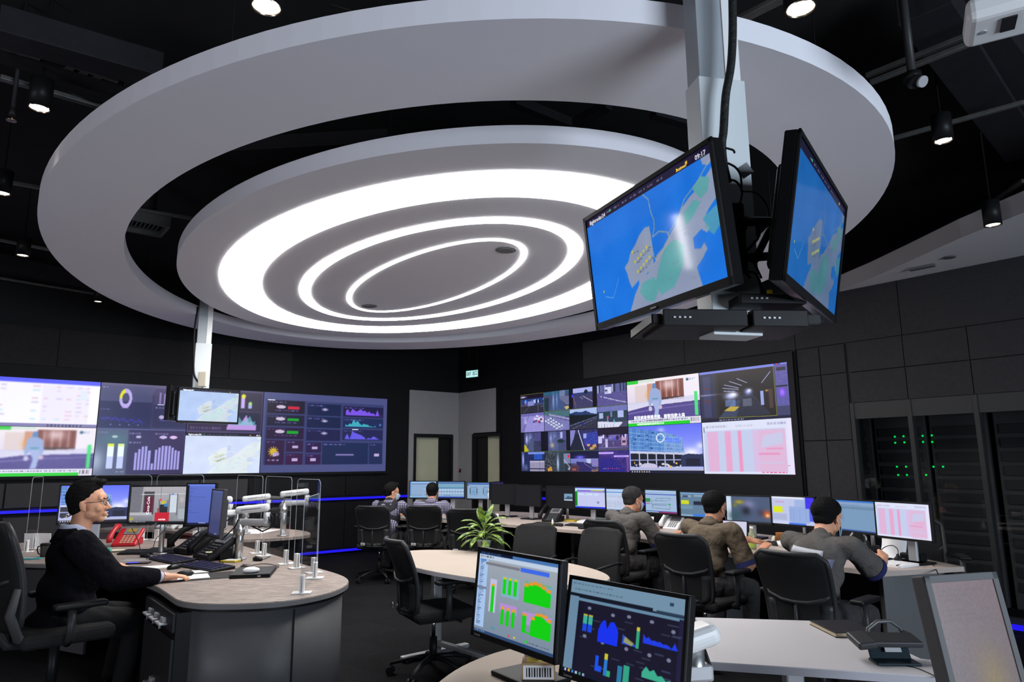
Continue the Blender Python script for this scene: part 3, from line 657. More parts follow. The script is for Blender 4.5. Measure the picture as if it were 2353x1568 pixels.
def P_dash_right(w, h):
    p = Pic(w, h, (72, 78, 128)); p.rect(.02, .09, .97, .90, (52, 60, 110)); p.r = np.random.RandomState(5)
    nv = (20, 18, 48); teal = (18, 34, 78); pl = (44, 20, 62)
    cells = [(.03, .10, .31, .26, (24, 12, 40)), (.03, .28, .31, .42, (22, 20, 50)), (.03, .44, .31, .58, (36, 14, 56)), (.33, .12, .60, .27, (14, 28, 70)), (.33, .29, .60, .43, (12, 26, 68)), (.33, .45, .60, .60, (22, 22, 70)), (.62, .13, .965, .27, (24, 22, 66)), (.62, .29, .965, .42, (20, 36, 84)), (.62, .44, .965, .58, (26, 28, 76)),
             (.03, .60, .17, .90, pl), (.18, .60, .31, .74, pl), (.18, .76, .31, .90, (52, 18, 66)), (.33, .62, .45, .75, (38, 18, 70)), (.33, .77, .45, .90, (44, 18, 70)), (.46, .62, .84, .90, teal), (.85, .62, .965, .90, (24, 36, 80))]
    for x0, y0, x1, y1, c in cells: p.rect(x0, y0, x1, y1, c); p.words(x0+.01, y0+.015, x0+(x1-x0)*.5, y0+.03, (120, 110, 185), a=.8)
    for y, c in ((.17, (200, 30, 60)), (.32, (10, 160, 40)), (.48, (10, 160, 40))):
        p.ell(.13, y+.01, .035, .022, (205, 190, 215)); p.rect(.18, y, .27, y+.035, c); p.words(.09, y+.05, .26, y+.065, (110, 100, 170))
    for y in (.19, .34, .50): p.ell(.47, y, .028, .02, (110, 105, 150)); p.ell(.47, y, .014, .012, (180, 175, 200))
    p.area(.64, .15, .95, .25, [.6, .8, .3, .9, .7, .5, .7, .9, .6, .7, .4, .6, .3, .4, .1, .9, 0, .1], (122, 82, 230)); p.area(.64, .30, .90, .40, [.3, .1, .4, .3, 1, .5, .8, .4, .2, .4, .3, .3, .1, .1, 0, .2], (60, 170, 190)); p.ell(.94, .37, .01, .018, (70, 110, 190)); p.area(.64, .46, .94, .57, [.2, .7, 0, 1, .8, .7, .6, .5, .3, 0, .2, .1, .4, .3, .1, 0], (98, 88, 230))
    for k in range(12): a = k*PI/6; p.line(.09, .74, .09+.035*math.cos(a), .74+.06*math.sin(a), .006, (200, 170, 40))
    p.ell(.09, .74, .024, .04, (210, 180, 40)); p.ell(.112, .77, .022, .026, (170, 150, 205)); p.ell(.098, .78, .014, .018, (190, 170, 215)); p.words(.05, .835, .13, .855, (190, 170, 210))
    for x, y in ((.25, .68), (.25, .84), (.40, .69), (.39, .84), (.915, .78)): p.rect(x-.022, y-.018, x+.022, y+.018, (190, 170, 215))
    p.rect(.57, .765, .72, .79, (125, 115, 175)); p.blur(1); p.rect(.03, .095, .085, .105, (230, 230, 250)); p.rect(.70, .435, .75, .443, (220, 230, 250)); return p

def P_dash_mid(w, h):                           # upper right quarter, yellow and lilac charts
    p = Pic(w, h, (70, 62, 104)); p.rect(.02, .06, .98, .95, (44, 30, 66)); p.rect(.55, .06, .95, .48, (44, 40, 66)); p.rect(.55, .52, .95, .95, (24, 30, 62)); p.line(.5, .49, .98, .5, .006, (90, 80, 120))
    for x, y0, c in ((.62, .36, (205, 190, 240)), (.72, .14, (200, 175, 240)), (.82, .30, (170, 180, 235))): p.rect(x-.025, y0, x+.025, .42, c)
    p.ell(.72, .14, .03, .05, (225, 225, 60)); p.ell(.82, .30, .025, .04, (170, 220, 120)); p.ell(.62, .36, .03, .05, (205, 190, 240))
    p.area(.52, .56, .92, .92, [.2, .6, .5, .9, .5, .4, .7, 1, .5, .6, .3, .4], (190, 150, 225)); p.area(.56, .56, .90, .80, [.2, .6, .3, .8, .4, .3, .6, .9, .3, .4], (120, 195, 205), .7); p.words(.05, .86, .45, .92, (110, 95, 150)); p.blur(1); return p

def P_greenchart(w, h):
    p = Pic(w, h, (150, 155, 165)); p.vgrad(.09, 1, (158, 166, 176), (120, 138, 158)); p.rect(0, .1, .13, .93, (165, 195, 235)); p.r = np.random.RandomState(2)
    for k in range(34): p.rect(.025, .13+.023*k, .03+.05*p.r.rand()+.02, .138+.023*k, (80, 100, 140))
    p.rect(0, .44, .13, .47, (110, 125, 150)); p.rect(0, 0, 1, .045, (70, 115, 175)); p.rect(0, .0, .45, .04, (10, 20, 45)); p.words(.02, .01, .3, .03, (60, 90, 130)); p.rect(0, .045, 1, .095, (190, 205, 225)); p.words(.02, .055, .2, .075, (70, 90, 110)); p.rect(.02, .10, .10, .125, (70, 130, 220))
    p.rect(.10, .13, .55, .16, (120, 120, 130)); p.rect(.56, .12, .90, .165, (60, 105, 230))
    p.rect(.18, .32, .27, .72, (190, 190, 225)); p.rect(.205, .40, .245, .72, (20, 205, 20)); p.rect(.205, .38, .245, .41, (235, 160, 30))
    p.rect(.335, .26, .56, .50, (125, 180, 200), .8)
    for x in (.35, .42, .49): p.rect(x, .29, x+.04, .47, (15, 210, 15)); p.rect(x, .27, x+.04, .295, (215, 190, 40))
    p.rect(.33, .58, .55, .68, (185, 140, 215), .9)
    for x in (.35, .42, .49): p.rect(x, .64, x+.038, .83, (15, 205, 15)); p.rect(x, .62, x+.038, .65, (230, 160, 40))
    p.rect(.64, .27, .95, .40, (110, 170, 195), .8); p.area(.62, .24, .93, .50, [.72, .80, .86, .84, .76, .66, .58], (15, 205, 15)); p.area(.62, .22, .93, .27, [.1]*7, (15, 205, 15))
    H = [.72, .80, .86, .84, .76, .66, .58]
    for k in range(6): p.rect(.62+.052*k, .50-.26*H[k]-.03, .67+.052*k, .50-.26*H[k]+.01, (225, 150, 45))
    p.rect(.62, .60, .95, .74, (185, 140, 220), .9); p.rect(.62, .64, .67, .84, (15, 205, 15)); p.rect(.62, .625, .67, .65, (230, 150, 45)); p.area(.72, .58, .95, .85, [.6, .85, .88, .86, .74, .7], (15, 205, 15)); p.rect(.67, .82, .72, .84, (15, 205, 15))
    H = [.66, .85, .88, .86, .74]
    for k in range(5): p.rect(.72+.046*k, .85-.27*H[k]-.03, .766+.046*k, .85-.27*H[k], (230, 150, 45))
    p.grain(.03, .3, .5, .6, .6); p.grain(.04, .6, .52, .95, .6); p.ell(.26, .90, .02, .015, (70, 150, 160)); p.ell(.47, .93, .015, .012, (220, 70, 70)); p.ell(.54, .93, .015, .012, (230, 190, 60)); p.ell(.68, .93, .018, .014, (20, 210, 40)); p.blur(1)
    p.rect(0, .96, 1, 1, (45, 70, 110)); p.words(.7, .925, .95, .94, (90, 100, 120)); p.words(.01, .97, .15, .985, (120, 150, 190)); p.rect(.13, .17, .135, .93, (110, 130, 160)); return p

def P_bluechart(w, h):
    p = Pic(w, h, (22, 20, 40)); p.rect(0, 0, 1, .17, (112, 142, 165)); p.words(.02, .03, .40, .045, (60, 90, 120)); p.words(.04, .09, .5, .105, (70, 100, 120)); p.rect(0, .145, .75, .185, (16, 22, 36)); p.rect(.88, .06, .91, .09, (40, 60, 90)); p.rect(.78, .155, 1, .185, (40, 60, 80)); p.rect(0, .19, 1, .22, (100, 135, 160)); p.rect(0, .18, .09, .96, (105, 135, 160)); p.rect(.96, .2, 1, .96, (30, 30, 60))
    p.r = np.random.RandomState(9)
    for k in range(26): x, y = .13+.8*p.r.rand(), .24+.7*p.r.rand(); p.rect(x, y, x+.07, y+.012, (60, 66, 96), .8)
    for x, y in ((.20, .28), (.42, .30), (.56, .28), (.75, .28), (.92, .33), (.35, .60), (.18, .58), (.56, .60), (.75, .60), (.90, .60)): p.ell(x, y, .018, .018, (140, 146, 175), .8)
    for x in (.15, .20): p.rect(x, .36, x+.04, .45, (60, 170, 150)); p.rect(x, .45, x+.04, .53, (25, 70, 220)); p.rect(x, .35, x+.04, .365, (200, 170, 50))
    p.area(.30, .36, .48, .60, [.5, .8, .95, .97, .6, .9, .97, .95, .8, .6], (22, 50, 235)); p.area(.52, .42, .64, .56, [.7, .5, .3, .2, .1], (40, 80, 215)); p.rect(.635, .38, .66, .57, (50, 160, 120)); p.rect(.635, .36, .66, .40, (200, 190, 60)); p.poly([(.54, .48), (.62, .53), (.60, .56), (.53, .54)], (190, 180, 70), .7)
    p.area(.69, .40, .96, .50, [.9, .5, .7, .4, .5, .4, .5, .3, .4, .3, .1, .7, .1], (30, 60, 225)); 
    p.rect(.30, .74, .33, .90, (25, 80, 230)); p.rect(.33, .84, .36, .90, (25, 80, 230)); p.rect(.38, .72, .41, .92, (40, 120, 200)); p.rect(.38, .70, .41, .76, (200, 190, 50)); p.rect(.41, .86, .44, .92, (50, 170, 110)); p.rect(.50, .78, .54, .95, (40, 120, 160)); p.rect(.55, .76, .60, .95, (50, 160, 130)); p.area(.70, .70, .95, .82, [.4, .9, .6, .8, .4, .5, .2, .3, .1], (60, 170, 140)); p.blur(1)
    p.rect(0, .955, 1, 1, (14, 20, 40)); 
    for k in range(6): p.rect(.02+.035*k, .965, .038+.035*k, .99, [(170, 190, 220), (200, 160, 60), (60, 130, 220), (170, 190, 210), (60, 150, 110), (150, 150, 190)][k])
    return p

def P_text(w, h, bg=(92, 112, 200), fg=(55, 65, 120), n=26):
    p = Pic(w, h, bg); p.vgrad(0, 1, bg, tuple(int(c*.92) for c in bg)); p.rect(0, 0, 1, .05, tuple(min(255, int(c*1.15)) for c in bg)); p.r = np.random.RandomState(w+n)
    for k in range(n):
        y = .10+.62*k/n
        if p.r.rand() < .75: p.words(.05, y, .12+.6*p.r.rand()**2, y+.010, fg)
    p.rect(0, .95, 1, 1, (24, 30, 60)); p.rect(.5, .94, .75, .96, (150, 160, 215)); return p

def P_loading(w, h):                            # loading bay with a red vending machine and a forklift
    p = Pic(w, h, (150, 150, 160)); p.vgrad(0, 1, (175, 172, 178), (140, 142, 150)); p.poly([(0, 0), (.22, 0), (.20, .7), (0, .8)], (120, 120, 130)); p.rect(.24, .14, .43, .78, (70, 68, 78)); p.rect(.27, .28, .41, .74, (100, 22, 50))
    p.line(.2, .22, 1, .20, .01, (205, 205, 210)); p.line(.55, 0, .55, .3, .008, (120, 120, 130)); p.rect(.72, .24, .84, .72, (205, 215, 225)); p.rect(.70, .2, .72, .8, (90, 95, 105)); p.rect(.84, .2, .86, .8, (90, 95, 105)); p.rect(.74, .2, .78, .23, (40, 120, 230))
    p.line(.52, .36, .55, .8, .012, (80, 80, 85)); p.line(.68, .35, .68, .8, .014, (90, 95, 100)); p.rect(.52, .34, .69, .37, (160, 160, 165)); p.ell(.60, .44, .04, .05, (200, 190, 30)); p.rect(.54, .50, .68, .74, (35, 35, 42)); p.rect(.62, .48, .68, .56, (50, 130, 190)); p.rect(.46, .72, .72, .96, (200, 22, 45)); p.ell(.55, .37, .02, .03, (230, 50, 60)); p.rect(.50, .60, .53, .74, (150, 70, 80))
    p.vgrad(.78, 1, (150, 150, 160), (115, 118, 128), 0, .42); p.rect(0, .72, .40, .80, (185, 185, 192)); p.ell(.03, .9, .05, .05, (190, 180, 60), .7); p.grain(.05); p.rect(0, .96, 1, 1, (30, 30, 36)); p.words(.02, .97, .3, .99, (220, 220, 230)); p.rect(.88, .62, 1, .9, (165, 175, 185)); p.rect(.9, .3, .96, .44, (200, 185, 180), .6)
    return p
def P_table(w, h, bg=(140, 170, 205), hd=(40, 95, 175), kind=0):
    p = Pic(w, h, bg); p.r = np.random.RandomState(kind+40)
    if kind == 0:      # spreadsheet
        p.rect(0, 0, 1, .08, (170, 200, 240)); p.rect(.0, .13, 1, .17, (60, 130, 215)); p.rect(0, .08, 1, .13, (200, 215, 235)); p.rect(0, .18, 1, .32, (185, 205, 235)); p.rect(0, .33, 1, .94, (205, 215, 240))
        for k in range(12): p.line(.04+.08*k, .36, .04+.08*k, .92, .003, (150, 160, 190))
        for k in range(10): p.line(0, .36+.058*k, 1, .36+.058*k, .003, (120, 130, 165)); p.words(.04, .375+.058*k, .95, .388+.058*k, (110, 120, 150), .5)
    elif kind == 1:    # timetable grid
        p.rect(0, 0, 1, .06, (70, 110, 165)); p.rect(0, .08, 1, .14, (50, 100, 160)); p.rect(0, .16, 1, .36, (120, 165, 190)); p.rect(0, .36, 1, .42, (70, 125, 165)); p.rect(0, .42, 1, .80, (130, 170, 200))
        for k in range(9): p.rect(.04+.105*k, .44, .12+.105*k, .60, (175, 195, 225)); p.rect(.04+.105*k, .64, .12+.105*k, .78, (175, 195, 225))
        p.rect(0, .61, 1, .63, (70, 110, 150)); p.words(.2, .84, .5, .88, (40, 80, 110)); p.rect(0, .93, 1, 1, (20, 60, 170))
    elif kind == 2:    # form
        p.rect(0, 0, 1, .1, (150, 190, 235)); p.rect(.06, .12, 1, .17, (90, 115, 170)); p.rect(.0, .0, .05, .9, (90, 130, 190)); p.rect(.48, .40, .70, .52, (120, 150, 205)); p.rect(.50, .42, .68, .50, (160, 190, 230)); p.rect(0, .83, 1, .85, (70, 110, 160)); p.rect(0, .94, 1, 1, (130, 190, 235)); p.ell(.5, .82, .02, .02, (210, 220, 230))
    elif kind == 3:    # seat plan of black blocks
        p.rect(0, 0, 1, .04, (120, 170, 225)); p.rect(0, .05, 1, .10, (15, 55, 155)); p.rect(.01, .14, .07, .18, (10, 20, 40))
        for cx in (.28, .87):
            for k in range(4): p.rect(cx-.13+.085*k, .27, cx-.09+.085*k, .31, (15, 20, 35)); p.rect(cx-.13+.085*k, .72, cx-.09+.085*k, .76, (15, 20, 35))
            for k in range(7): p.rect(cx-.17, .37+.046*k, cx-.12, .40+.046*k, (15, 20, 35)); p.rect(cx+.13, .37+.046*k, cx+.18, .40+.046*k, (15, 20, 35)); p.rect(cx-.08, .36+.046*k, cx+.09, .385+.046*k, (90, 150, 200))
    elif kind == 4:    # web page with green bar
        p.A[:] = np.array((196, 200, 238))/255; p.rect(0, 0, 1, .05, (110, 120, 235)); p.rect(0, .05, 1, .10, (190, 225, 245)); p.rect(.11, .12, 1, .17, (120, 90, 205)); p.rect(.55, .115, .94, .155, (195, 200, 70)); p.rect(.11, .17, 1, .24, (150, 145, 225)); p.rect(0, .12, .115, .90, (5, 135, 20)); p.ell(.06, .15, .04, .05, (170, 235, 235)); p.rect(.14, .28, .80, .38, (205, 220, 245)); p.ell(.36, .32, .015, .015, (60, 60, 80)); p.ell(.62, .33, .015, .015, (60, 60, 80)); p.words(.74, .66, .82, .76, (70, 60, 80)); p.rect(0, .92, 1, 1, (30, 50, 215)); p.words(.05, .94, .5, .97, (60, 110, 235))
    elif kind == 5:    # network diagram
        p.A[:] = np.array((158, 184, 216))/255; p.rect(0, 0, 1, .08, (165, 195, 230)); p.words(.1, .1, .6, .13, (70, 80, 110), .4); p.rect(0, .17, 1, .20, (40, 60, 180)); p.rect(0, .37, .16, .53, (15, 130, 50)); p.line(0, .43, .16, .43, .004, (150, 200, 190)); p.line(0, .48, .16, .48, .004, (150, 200, 190)); p.rect(0, .58, .16, .60, (210, 60, 80)); p.rect(0, .615, .16, .63, (60, 70, 100))
        for a in ((.35, .36, .80, .34), (.35, .36, .35, .46), (.20, .47, .74, .46), (.20, .47, .20, .62), (.20, .62, .62, .60), (.62, .60, .72, .60), (.24, .72, .24, .66), (.24, .66, .68, .66), (.22, .80, .78, .82), (.22, .80, .22, .62), (.78, .82, .78, .64), (.54, .46, .54, .40), (.80, .34, .80, .44)): p.line(*a, .006, (60, 70, 100))
        p.ell(.77, .61, .045, .03, (15, 175, 70)); p.rect(0, .92, 1, .95, (60, 80, 170)); p.rect(.42, .955, 1, 1, (170, 30, 90))
    elif kind == 6:    # soft teal desktop with yellow and black windows
        p.A[:] = np.array((95, 125, 150))/255; p.rect(0, 0, 1, .06, (120, 170, 215)); p.rect(.03, .12, .30, .20, (150, 170, 190)); p.rect(.06, .14, .22, .19, (50, 60, 90)); p.rect(.38, .1, .72, .17, (150, 170, 190)); p.rect(.02, .33, .24, .50, (205, 215, 30)); p.rect(.36, .36, .60, .52, (20, 26, 52)); p.rect(.0, .55, .34, .70, (110, 145, 170)); p.rect(0, .92, .34, 1, (140, 170, 205)); p.rect(.34, .90, .72, .98, (45, 120, 225)); p.rect(.70, .12, .9, .2, (110, 150, 60)); p.blur(2)
    elif kind == 7:    # blurred picture with yellow and orange flare
        p.A[:] = np.array((72, 88, 118))/255; p.rect(0, 0, .12, 1, (205, 220, 240)); p.glow(.52, .30, .16, .2, (125, 128, 170)); p.glow(.2, .75, .2, .25, (50, 80, 92)); p.glow(.45, .55, .12, .2, (28, 32, 46)); p.glow(.30, .22, .12, .09, (175, 155, 35)); p.glow(.2, .35, .06, .08, (125, 120, 50)); p.glow(.92, .65, .10, .16, (225, 90, 20)); p.glow(.93, .70, .05, .07, (255, 215, 150)); p.glow(.78, .60, .1, .16, (70, 40, 60), .6); p.rect(0, .94, 1, 1, (35, 40, 50)); p.blur(3)
    elif kind == 8:    # white page, yellow cell, blue columns
        p.A[:] = np.array((190, 198, 232))/255; p.rect(0, 0, .75, .07, (228, 232, 245)); p.words(.09, .17, .30, .22, (215, 120, 160)); p.rect(.04, .36, .26, .58, (222, 230, 20)); p.rect(.02, .62, .36, .85, (172, 180, 215)); p.rect(.42, .35, .88, .92, (148, 172, 222)); p.rect(.55, .1, .85, .35, (160, 180, 225)); p.rect(0, .90, .45, 1, (205, 212, 240)); p.rect(.40, .93, .80, 1, (60, 110, 225)); p.rect(.80, 0, 1, .40, (60, 50, 235)); p.rect(.88, .4, 1, .85, (75, 90, 230)); 
        for k in range(6): p.rect(.45+.07*k, .45, .455+.07*k, .85, (120, 145, 205))
        p.blur(2)
    elif kind == 9:    # mail list
        p.A[:] = np.array((118, 152, 186))/255; p.rect(0, 0, 1, .06, (55, 120, 205)); p.rect(0, .06, 1, .16, (135, 160, 195)); p.rect(0, .20, 1, .28, (105, 135, 165)); p.words(.05, .14, .6, .17, (100, 120, 150))
        for k in range(15): p.words(.10, .24+.032*k, .22, .252+.032*k, (70, 90, 120), .5)
        p.rect(0, .95, 1, 1, (45, 80, 150))
    elif kind == 10:   # dark desktop with one small window
        p.A[:] = np.array((6, 6, 8))/255; p.rect(.66, .34, .97, .66, (120, 155, 185)); p.poly([(.66, .62), (.80, .44), (.97, .50), (.97, .62)], (60, 85, 105)); p.rect(.66, .62, .97, .66, (190, 205, 220))
    elif kind == 11:   # dim screen, grey reflection put into its base colour
        p.A[:] = np.array((112, 98, 104))/255
    return p
# ------------------------------------------------------------------ the room
CORNER = Vector((-1.03, 13.1, 0))
FL = Matrix.Translation(CORNER) @ Matrix.Rotation(R(39), 4, 'Z')     # left wall: local x runs to the corner (x < 0), -y into the room
FR = Matrix.Translation(CORNER) @ Matrix.Rotation(R(-51), 4, 'Z')    # right wall: local x runs away from the corner
H_WALL = 4.35
def wbox(mb, x0, x1, y0, y1, z0, z1, bev=0): mb.box(((x0+x1)/2, (y0+y1)/2, (z0+z1)/2), (x1-x0, y1-y0, z1-z0), bev=bev)
def wobj(mb, name, m, F, parent=None):
    o = mb.build(name, m, parent); 
    if parent is None: o.matrix_world = F
    return o

# floor, ceiling
mb = MB(); mb.box((0, 0, -.05), (34, 34, .1)); struct(mb.build('floor', M_carpet))
mb = MB(); mb.box((0, 0, H_WALL+.05), (34, 34, .1)); struct(mb.build('ceiling', M_ceil))
# left wall with its doorway
mb = MB()
wbox(mb, -16, -.99, 0, .2, 0, H_WALL); wbox(mb, -.99, -.14, 0, .2, 2.02, H_WALL); wbox(mb, -.14, 0.2, 0, .2, 0, H_WALL)
mb.mi = 1
wbox(mb, -1.09, -.99, -.015, 0, 0, 2.82); wbox(mb, -.99, -.14, -.015, 0, 2.03, 2.82); wbox(mb, -.14, -.012, -.015, 0, 0, 2.82)
mb.mi = 2
for a, b in ((-16, -8.7), (-8.69, -6.5), (-6.49, -4.29), (-4.28, -3.3)): wbox(mb, a, b, -.02, 0, 2.80, 3.31)
for a, b, m_ in ((-16, -8.7, 3), (-8.69, -6.9, 3), (-6.88, -4.6, 3), (-4.58, -3.9, 3), (-3.88, -2.3, 0), (-2.28, -1.3, 0)): mb.mi = m_; wbox(mb, a, b, -.02, 0, .14, .86); wbox(mb, a, b, -.02, 0, .98, 1.28)
wobj(mb, 'wall_left', [M_wallblack, M_wallgrey, M_wall, mat('dado_laminate', (.05, .048, .052), .6)], FL)['kind'] = 'structure'
# right wall with doorway and the glazed equipment room
mb = MB()
wbox(mb, -.2, .48, 0, .2, 0, H_WALL); wbox(mb, .48, 1.35, 0, .2, 2.03, H_WALL); wbox(mb, 1.35, 7.43, 0, .2, 0, H_WALL); wbox(mb, 7.43, 16, 0, .2, 2.10, H_WALL); wbox(mb, 11.5, 16, 0, .2, 0, 2.1)
mb.mi = 1
wbox(mb, .012, .48, -.015, 0, 0, 2.82); wbox(mb, .48, 1.17, -.015, 0, 2.04, 2.82)
mb.mi = 2
cols = [3.4, 5.3, 6.85, 8.0, 9.72, 11.4, 13.5, 16]
for a, b in zip(cols, cols[1:]): wbox(mb, a+.004, b-.004, -.02, 0, 2.76, 3.33)
for a, b in ((6.86, 7.115), (7.125, 7.40)): 
    wbox(mb, a, b, -.02, 0, 2.44, 2.75); wbox(mb, a, b, -.02, 0, 1.72, 2.43); wbox(mb, a, b, -.02, 0, .1, 1.71)
c2 = [7.43, 7.995, 8.575, 9.155, 9.735, 10.32, 11.5]
for a, b in zip(c2, c2[1:]):
    wbox(mb, a+.004, b-.004, -.02, 0, 2.435, 2.752); wbox(mb, a+.004, b-.004, -.02, 0, 2.105, 2.425)
mb.mi = 0
wbox(mb, 6.8, 6.85, -.03, 0, 1.1, 2.76)
wobj(mb, 'wall_right', [M_wallblack, M_wallgrey, M_wall], FR)['kind'] = 'structure'
# walls behind the photographer
mb = MB(); mb.box((-3.5, -5.2, H_WALL/2), (20, .2, H_WALL)); struct(mb.build('wall_back', M_wallblack))
mb = MB(); mb.box((-11.2, 2, H_WALL/2), (.2, 16, H_WALL)); struct(mb.build('wall_far_left', M_wallblack))
mb = MB(); mb.box((8.6, -1, H_WALL/2), (.2, 12, H_WALL)); struct(mb.build('wall_far_right', M_wallblack))
# light soffit above the right wall
mb = MB()
mb.prism([(3.58, 7.40), (3.68, 6.77), (3.73, 6.2), (3.78, 5.5), (3.88, 4.9), (4.1, 4.2), (4.5, 3.4), (5.2, 2.6), (7.6, 2.45), (-1.03+.629*10.9, 13.1-.777*10.9)], 3.335, 3.50)
struct(mb.build('trim_1', mat('soffit_plaster', (.52, .51, .53), .8)))
# doors
def door(n, F, x0, x1, hinge_right):
    root = thing('door_%d' % n, None, None); root.matrix_world = F; root['kind'] = 'structure'
    mb = MB(); wbox(mb, x0, x0+.05, -.03, .16, 0, 2.02); wbox(mb, x1-.05, x1, -.03, .16, 0, 2.02); wbox(mb, x0+.05, x1-.05, -.03, .16, 1.965, 2.02); mb.build('door_frame', M_frame, root)
    w = x1-x0-.1; split = x0+.05+w*(.70 if n == 1 else .42)
    a, b = (x0+.05, split) if n == 1 else (split, x1-.05)
    c, d = (split, x1-.05) if n == 1 else (x0+.05, split)
    mb = MB(); wbox(mb, a, b, .06, .10, 0, 1.965); mb.build('door_leaf', M_door, root)
    mb = MB(); wbox(mb, c, d, .03, .12, 0, 1.965); mb.build('side_panel', M_frame, root)
    hx = b-.06
    mb = MB(); mb.cyl((hx, .06, 1.02), (hx, .01, 1.02), .012); mb.tube([(hx, .01, 1.02), (hx-.10, .01, 1.02)], .009); mb.build('door_handle', M_metal, root)
    return root
door(1, FL, -.99, -.14, True); door(2, FR, .48, 1.35, True)
# glazing of the equipment room and its frames
mb = MB()
for x in (7.43, 7.995, 8.575, 9.155, 9.735, 10.32, 11.46): wbox(mb, x-.02, x+.02, -.03, .06, 0, 2.1)
wbox(mb, 7.43, 11.5, -.02, .06, 1.93, 2.1); wbox(mb, 7.43, 11.5, -.02, .05, 0, .12)
root = thing('window_1', None, None); root.matrix_world = FR; root['kind'] = 'structure'
mb.build('window_frame', mat('dark_glazing_bar', (.02, .02, .021), .5), root)
for a, b in zip(c2[:-1], c2[1:]):
    mb = MB(); wbox(mb, a+.02, b-.02, .015, .025, .12, 1.93); mb.build('window_pane', M_acrylic, root)
for nm, bb in (('wall_equipment_back', (6.2, 11.6, 2.3, 2.4)), ('wall_equipment_left', (6.2, 6.3, .2, 2.3)), ('wall_equipment_right', (11.5, 11.6, .2, 2.3))):
    mb = MB(); wbox(mb, bb[0], bb[1], bb[2], bb[3], 0, 2.4); wobj(mb, nm, M_wallblack, FR)['kind'] = 'structure'
# equipment racks with green indicator lamps, behind the glass
def rack(x, leds, label, yoff=1.1):
    t = thing('equipment_rack', label, 'rack', FR @ Vector((x, yoff, 0)), R(-51), 'equipment racks behind the glazing')
    mb = MB(); mb.box((0, .35, 1.0), (.56, .7, 2.0), bev=.01); mb.build('cabinet', mat('rack_steel', (.045, .045, .047), .55), t)
    mb = MB()
    for k in range(12): mb.box((0, -.012, .22+.145*k), (.46, .02, .10), bev=.004)
    mb.build('equipment_front', mat('rack_units', (.022, .022, .024), .45), t)
    for lx, lz in leds: mb = MB(); mb.ball((lx, -.03, lz), (.012, .008, .012), 2); mb.build('indicator_lamp', M_green, t)
    return t
def on_rack(u, v, yoff=1.1):                    # indicator position measured in the plane of the rack fronts
    a = pxy(u, v, 5.0)-Vector((0, 0, EYE)); Fi = FR.inverted(); o = Fi @ Vector((0, 0, EYE)); d = Fi.to_3x3() @ a
    t = (yoff-.03-o.y)/d.y; p = o+d*t; return p.x, p.z
led1 = [on_rack(*p) for p in ((2056, 1004), (2076, 1003), (2057, 1018), (2078, 1017), (2061, 1073), (2082, 1073), (2064, 1092), (2084, 1092))]
led2 = [on_rack(*p) for p in ((2120, 1002), (2141, 1001), (2121, 1016), (2142, 1016), (2145, 1073), (2167, 1073), (2128, 1092))]
x1 = sum(p[0] for p in led1)/len(led1); x2 = x1+.60
rack(x1, [(a-x1, b) for a, b in led1], 'dark equipment rack behind glass with eight green lamps')
rack(x2, [(a-x2, b) for a, b in led2], 'dark equipment rack behind glass with seven green lamps, right of its neighbour')
rack(x1-.60, [], 'unlit dark equipment rack behind glass next to the grey panel column')
rack(x2+.62, [], 'unlit dark equipment rack behind glass at the right edge')

# blue light strips along the walls
def strip(F, x0, x1, z, label, h=.03, y=-.05):
    mb = MB(); wbox(mb, -(x1-x0)/2, (x1-x0)/2, y, -.022, -h/2, h/2); o = mb.build('light_strip', M_led); o.matrix_world = F @ Matrix.Translation(((x0+x1)/2, 0, z)); tag(o, label, 'light', 'blue light strips'); return o
strip(FL, -9.5, -1.12, .93, 'long blue light strip on the left wall at desk height', .035)
strip(FL, -9.5, -1.12, .10, 'long blue light strip at the foot of the left wall', .035)
strip(FR, 1.75, 6.6, .93, 'blue light strip at desk height behind the operators monitors', .035)
strip(FR, 8.3, 11.4, .05, 'short blue light strip at the foot of the glazing, right edge', .035, -.09)

# exit sign
e = FR @ Vector((.62, -.12, 3.12))
t = thing('exit_sign', 'lit white and green exit sign hanging above the corner doorway', 'sign', e, R(-38))
mb = MB(); mb.box((0, 0, 0), (.31, .035, .155), bev=.006); mb.build('sign_box', M_black, t)
pc = Pic(60, 30, (190, 240, 240)); pc.rect(0, .93, 1, 1, (20, 120, 110)); pc.rect(0, 0, 1, .08, (20, 120, 110)); 
screen_mesh(pc, .29, .135, Matrix.Translation((0, -.0185, 0)), 'lit_panel', None, t)
text_mesh('EXIT', .085, mat('sign_green', (.0, .10, .09), .5), t, Matrix.Translation((-.075, -.020, 0)) @ FRONT, 'sign_word', sx=.62, bold=.001)
text_mesh('出口', .085, MATS['sign_green'], t, Matrix.Translation((.073, -.020, .004)) @ FRONT, 'sign_word', sx=.72, bold=.001)
mb = MB(); mb.cyl((-.1, 0, .077), (-.1, 0, 1.2), .005); mb.cyl((.1, 0, .077), (.1, 0, 1.2), .005); mb.build('hanger', M_black, t)

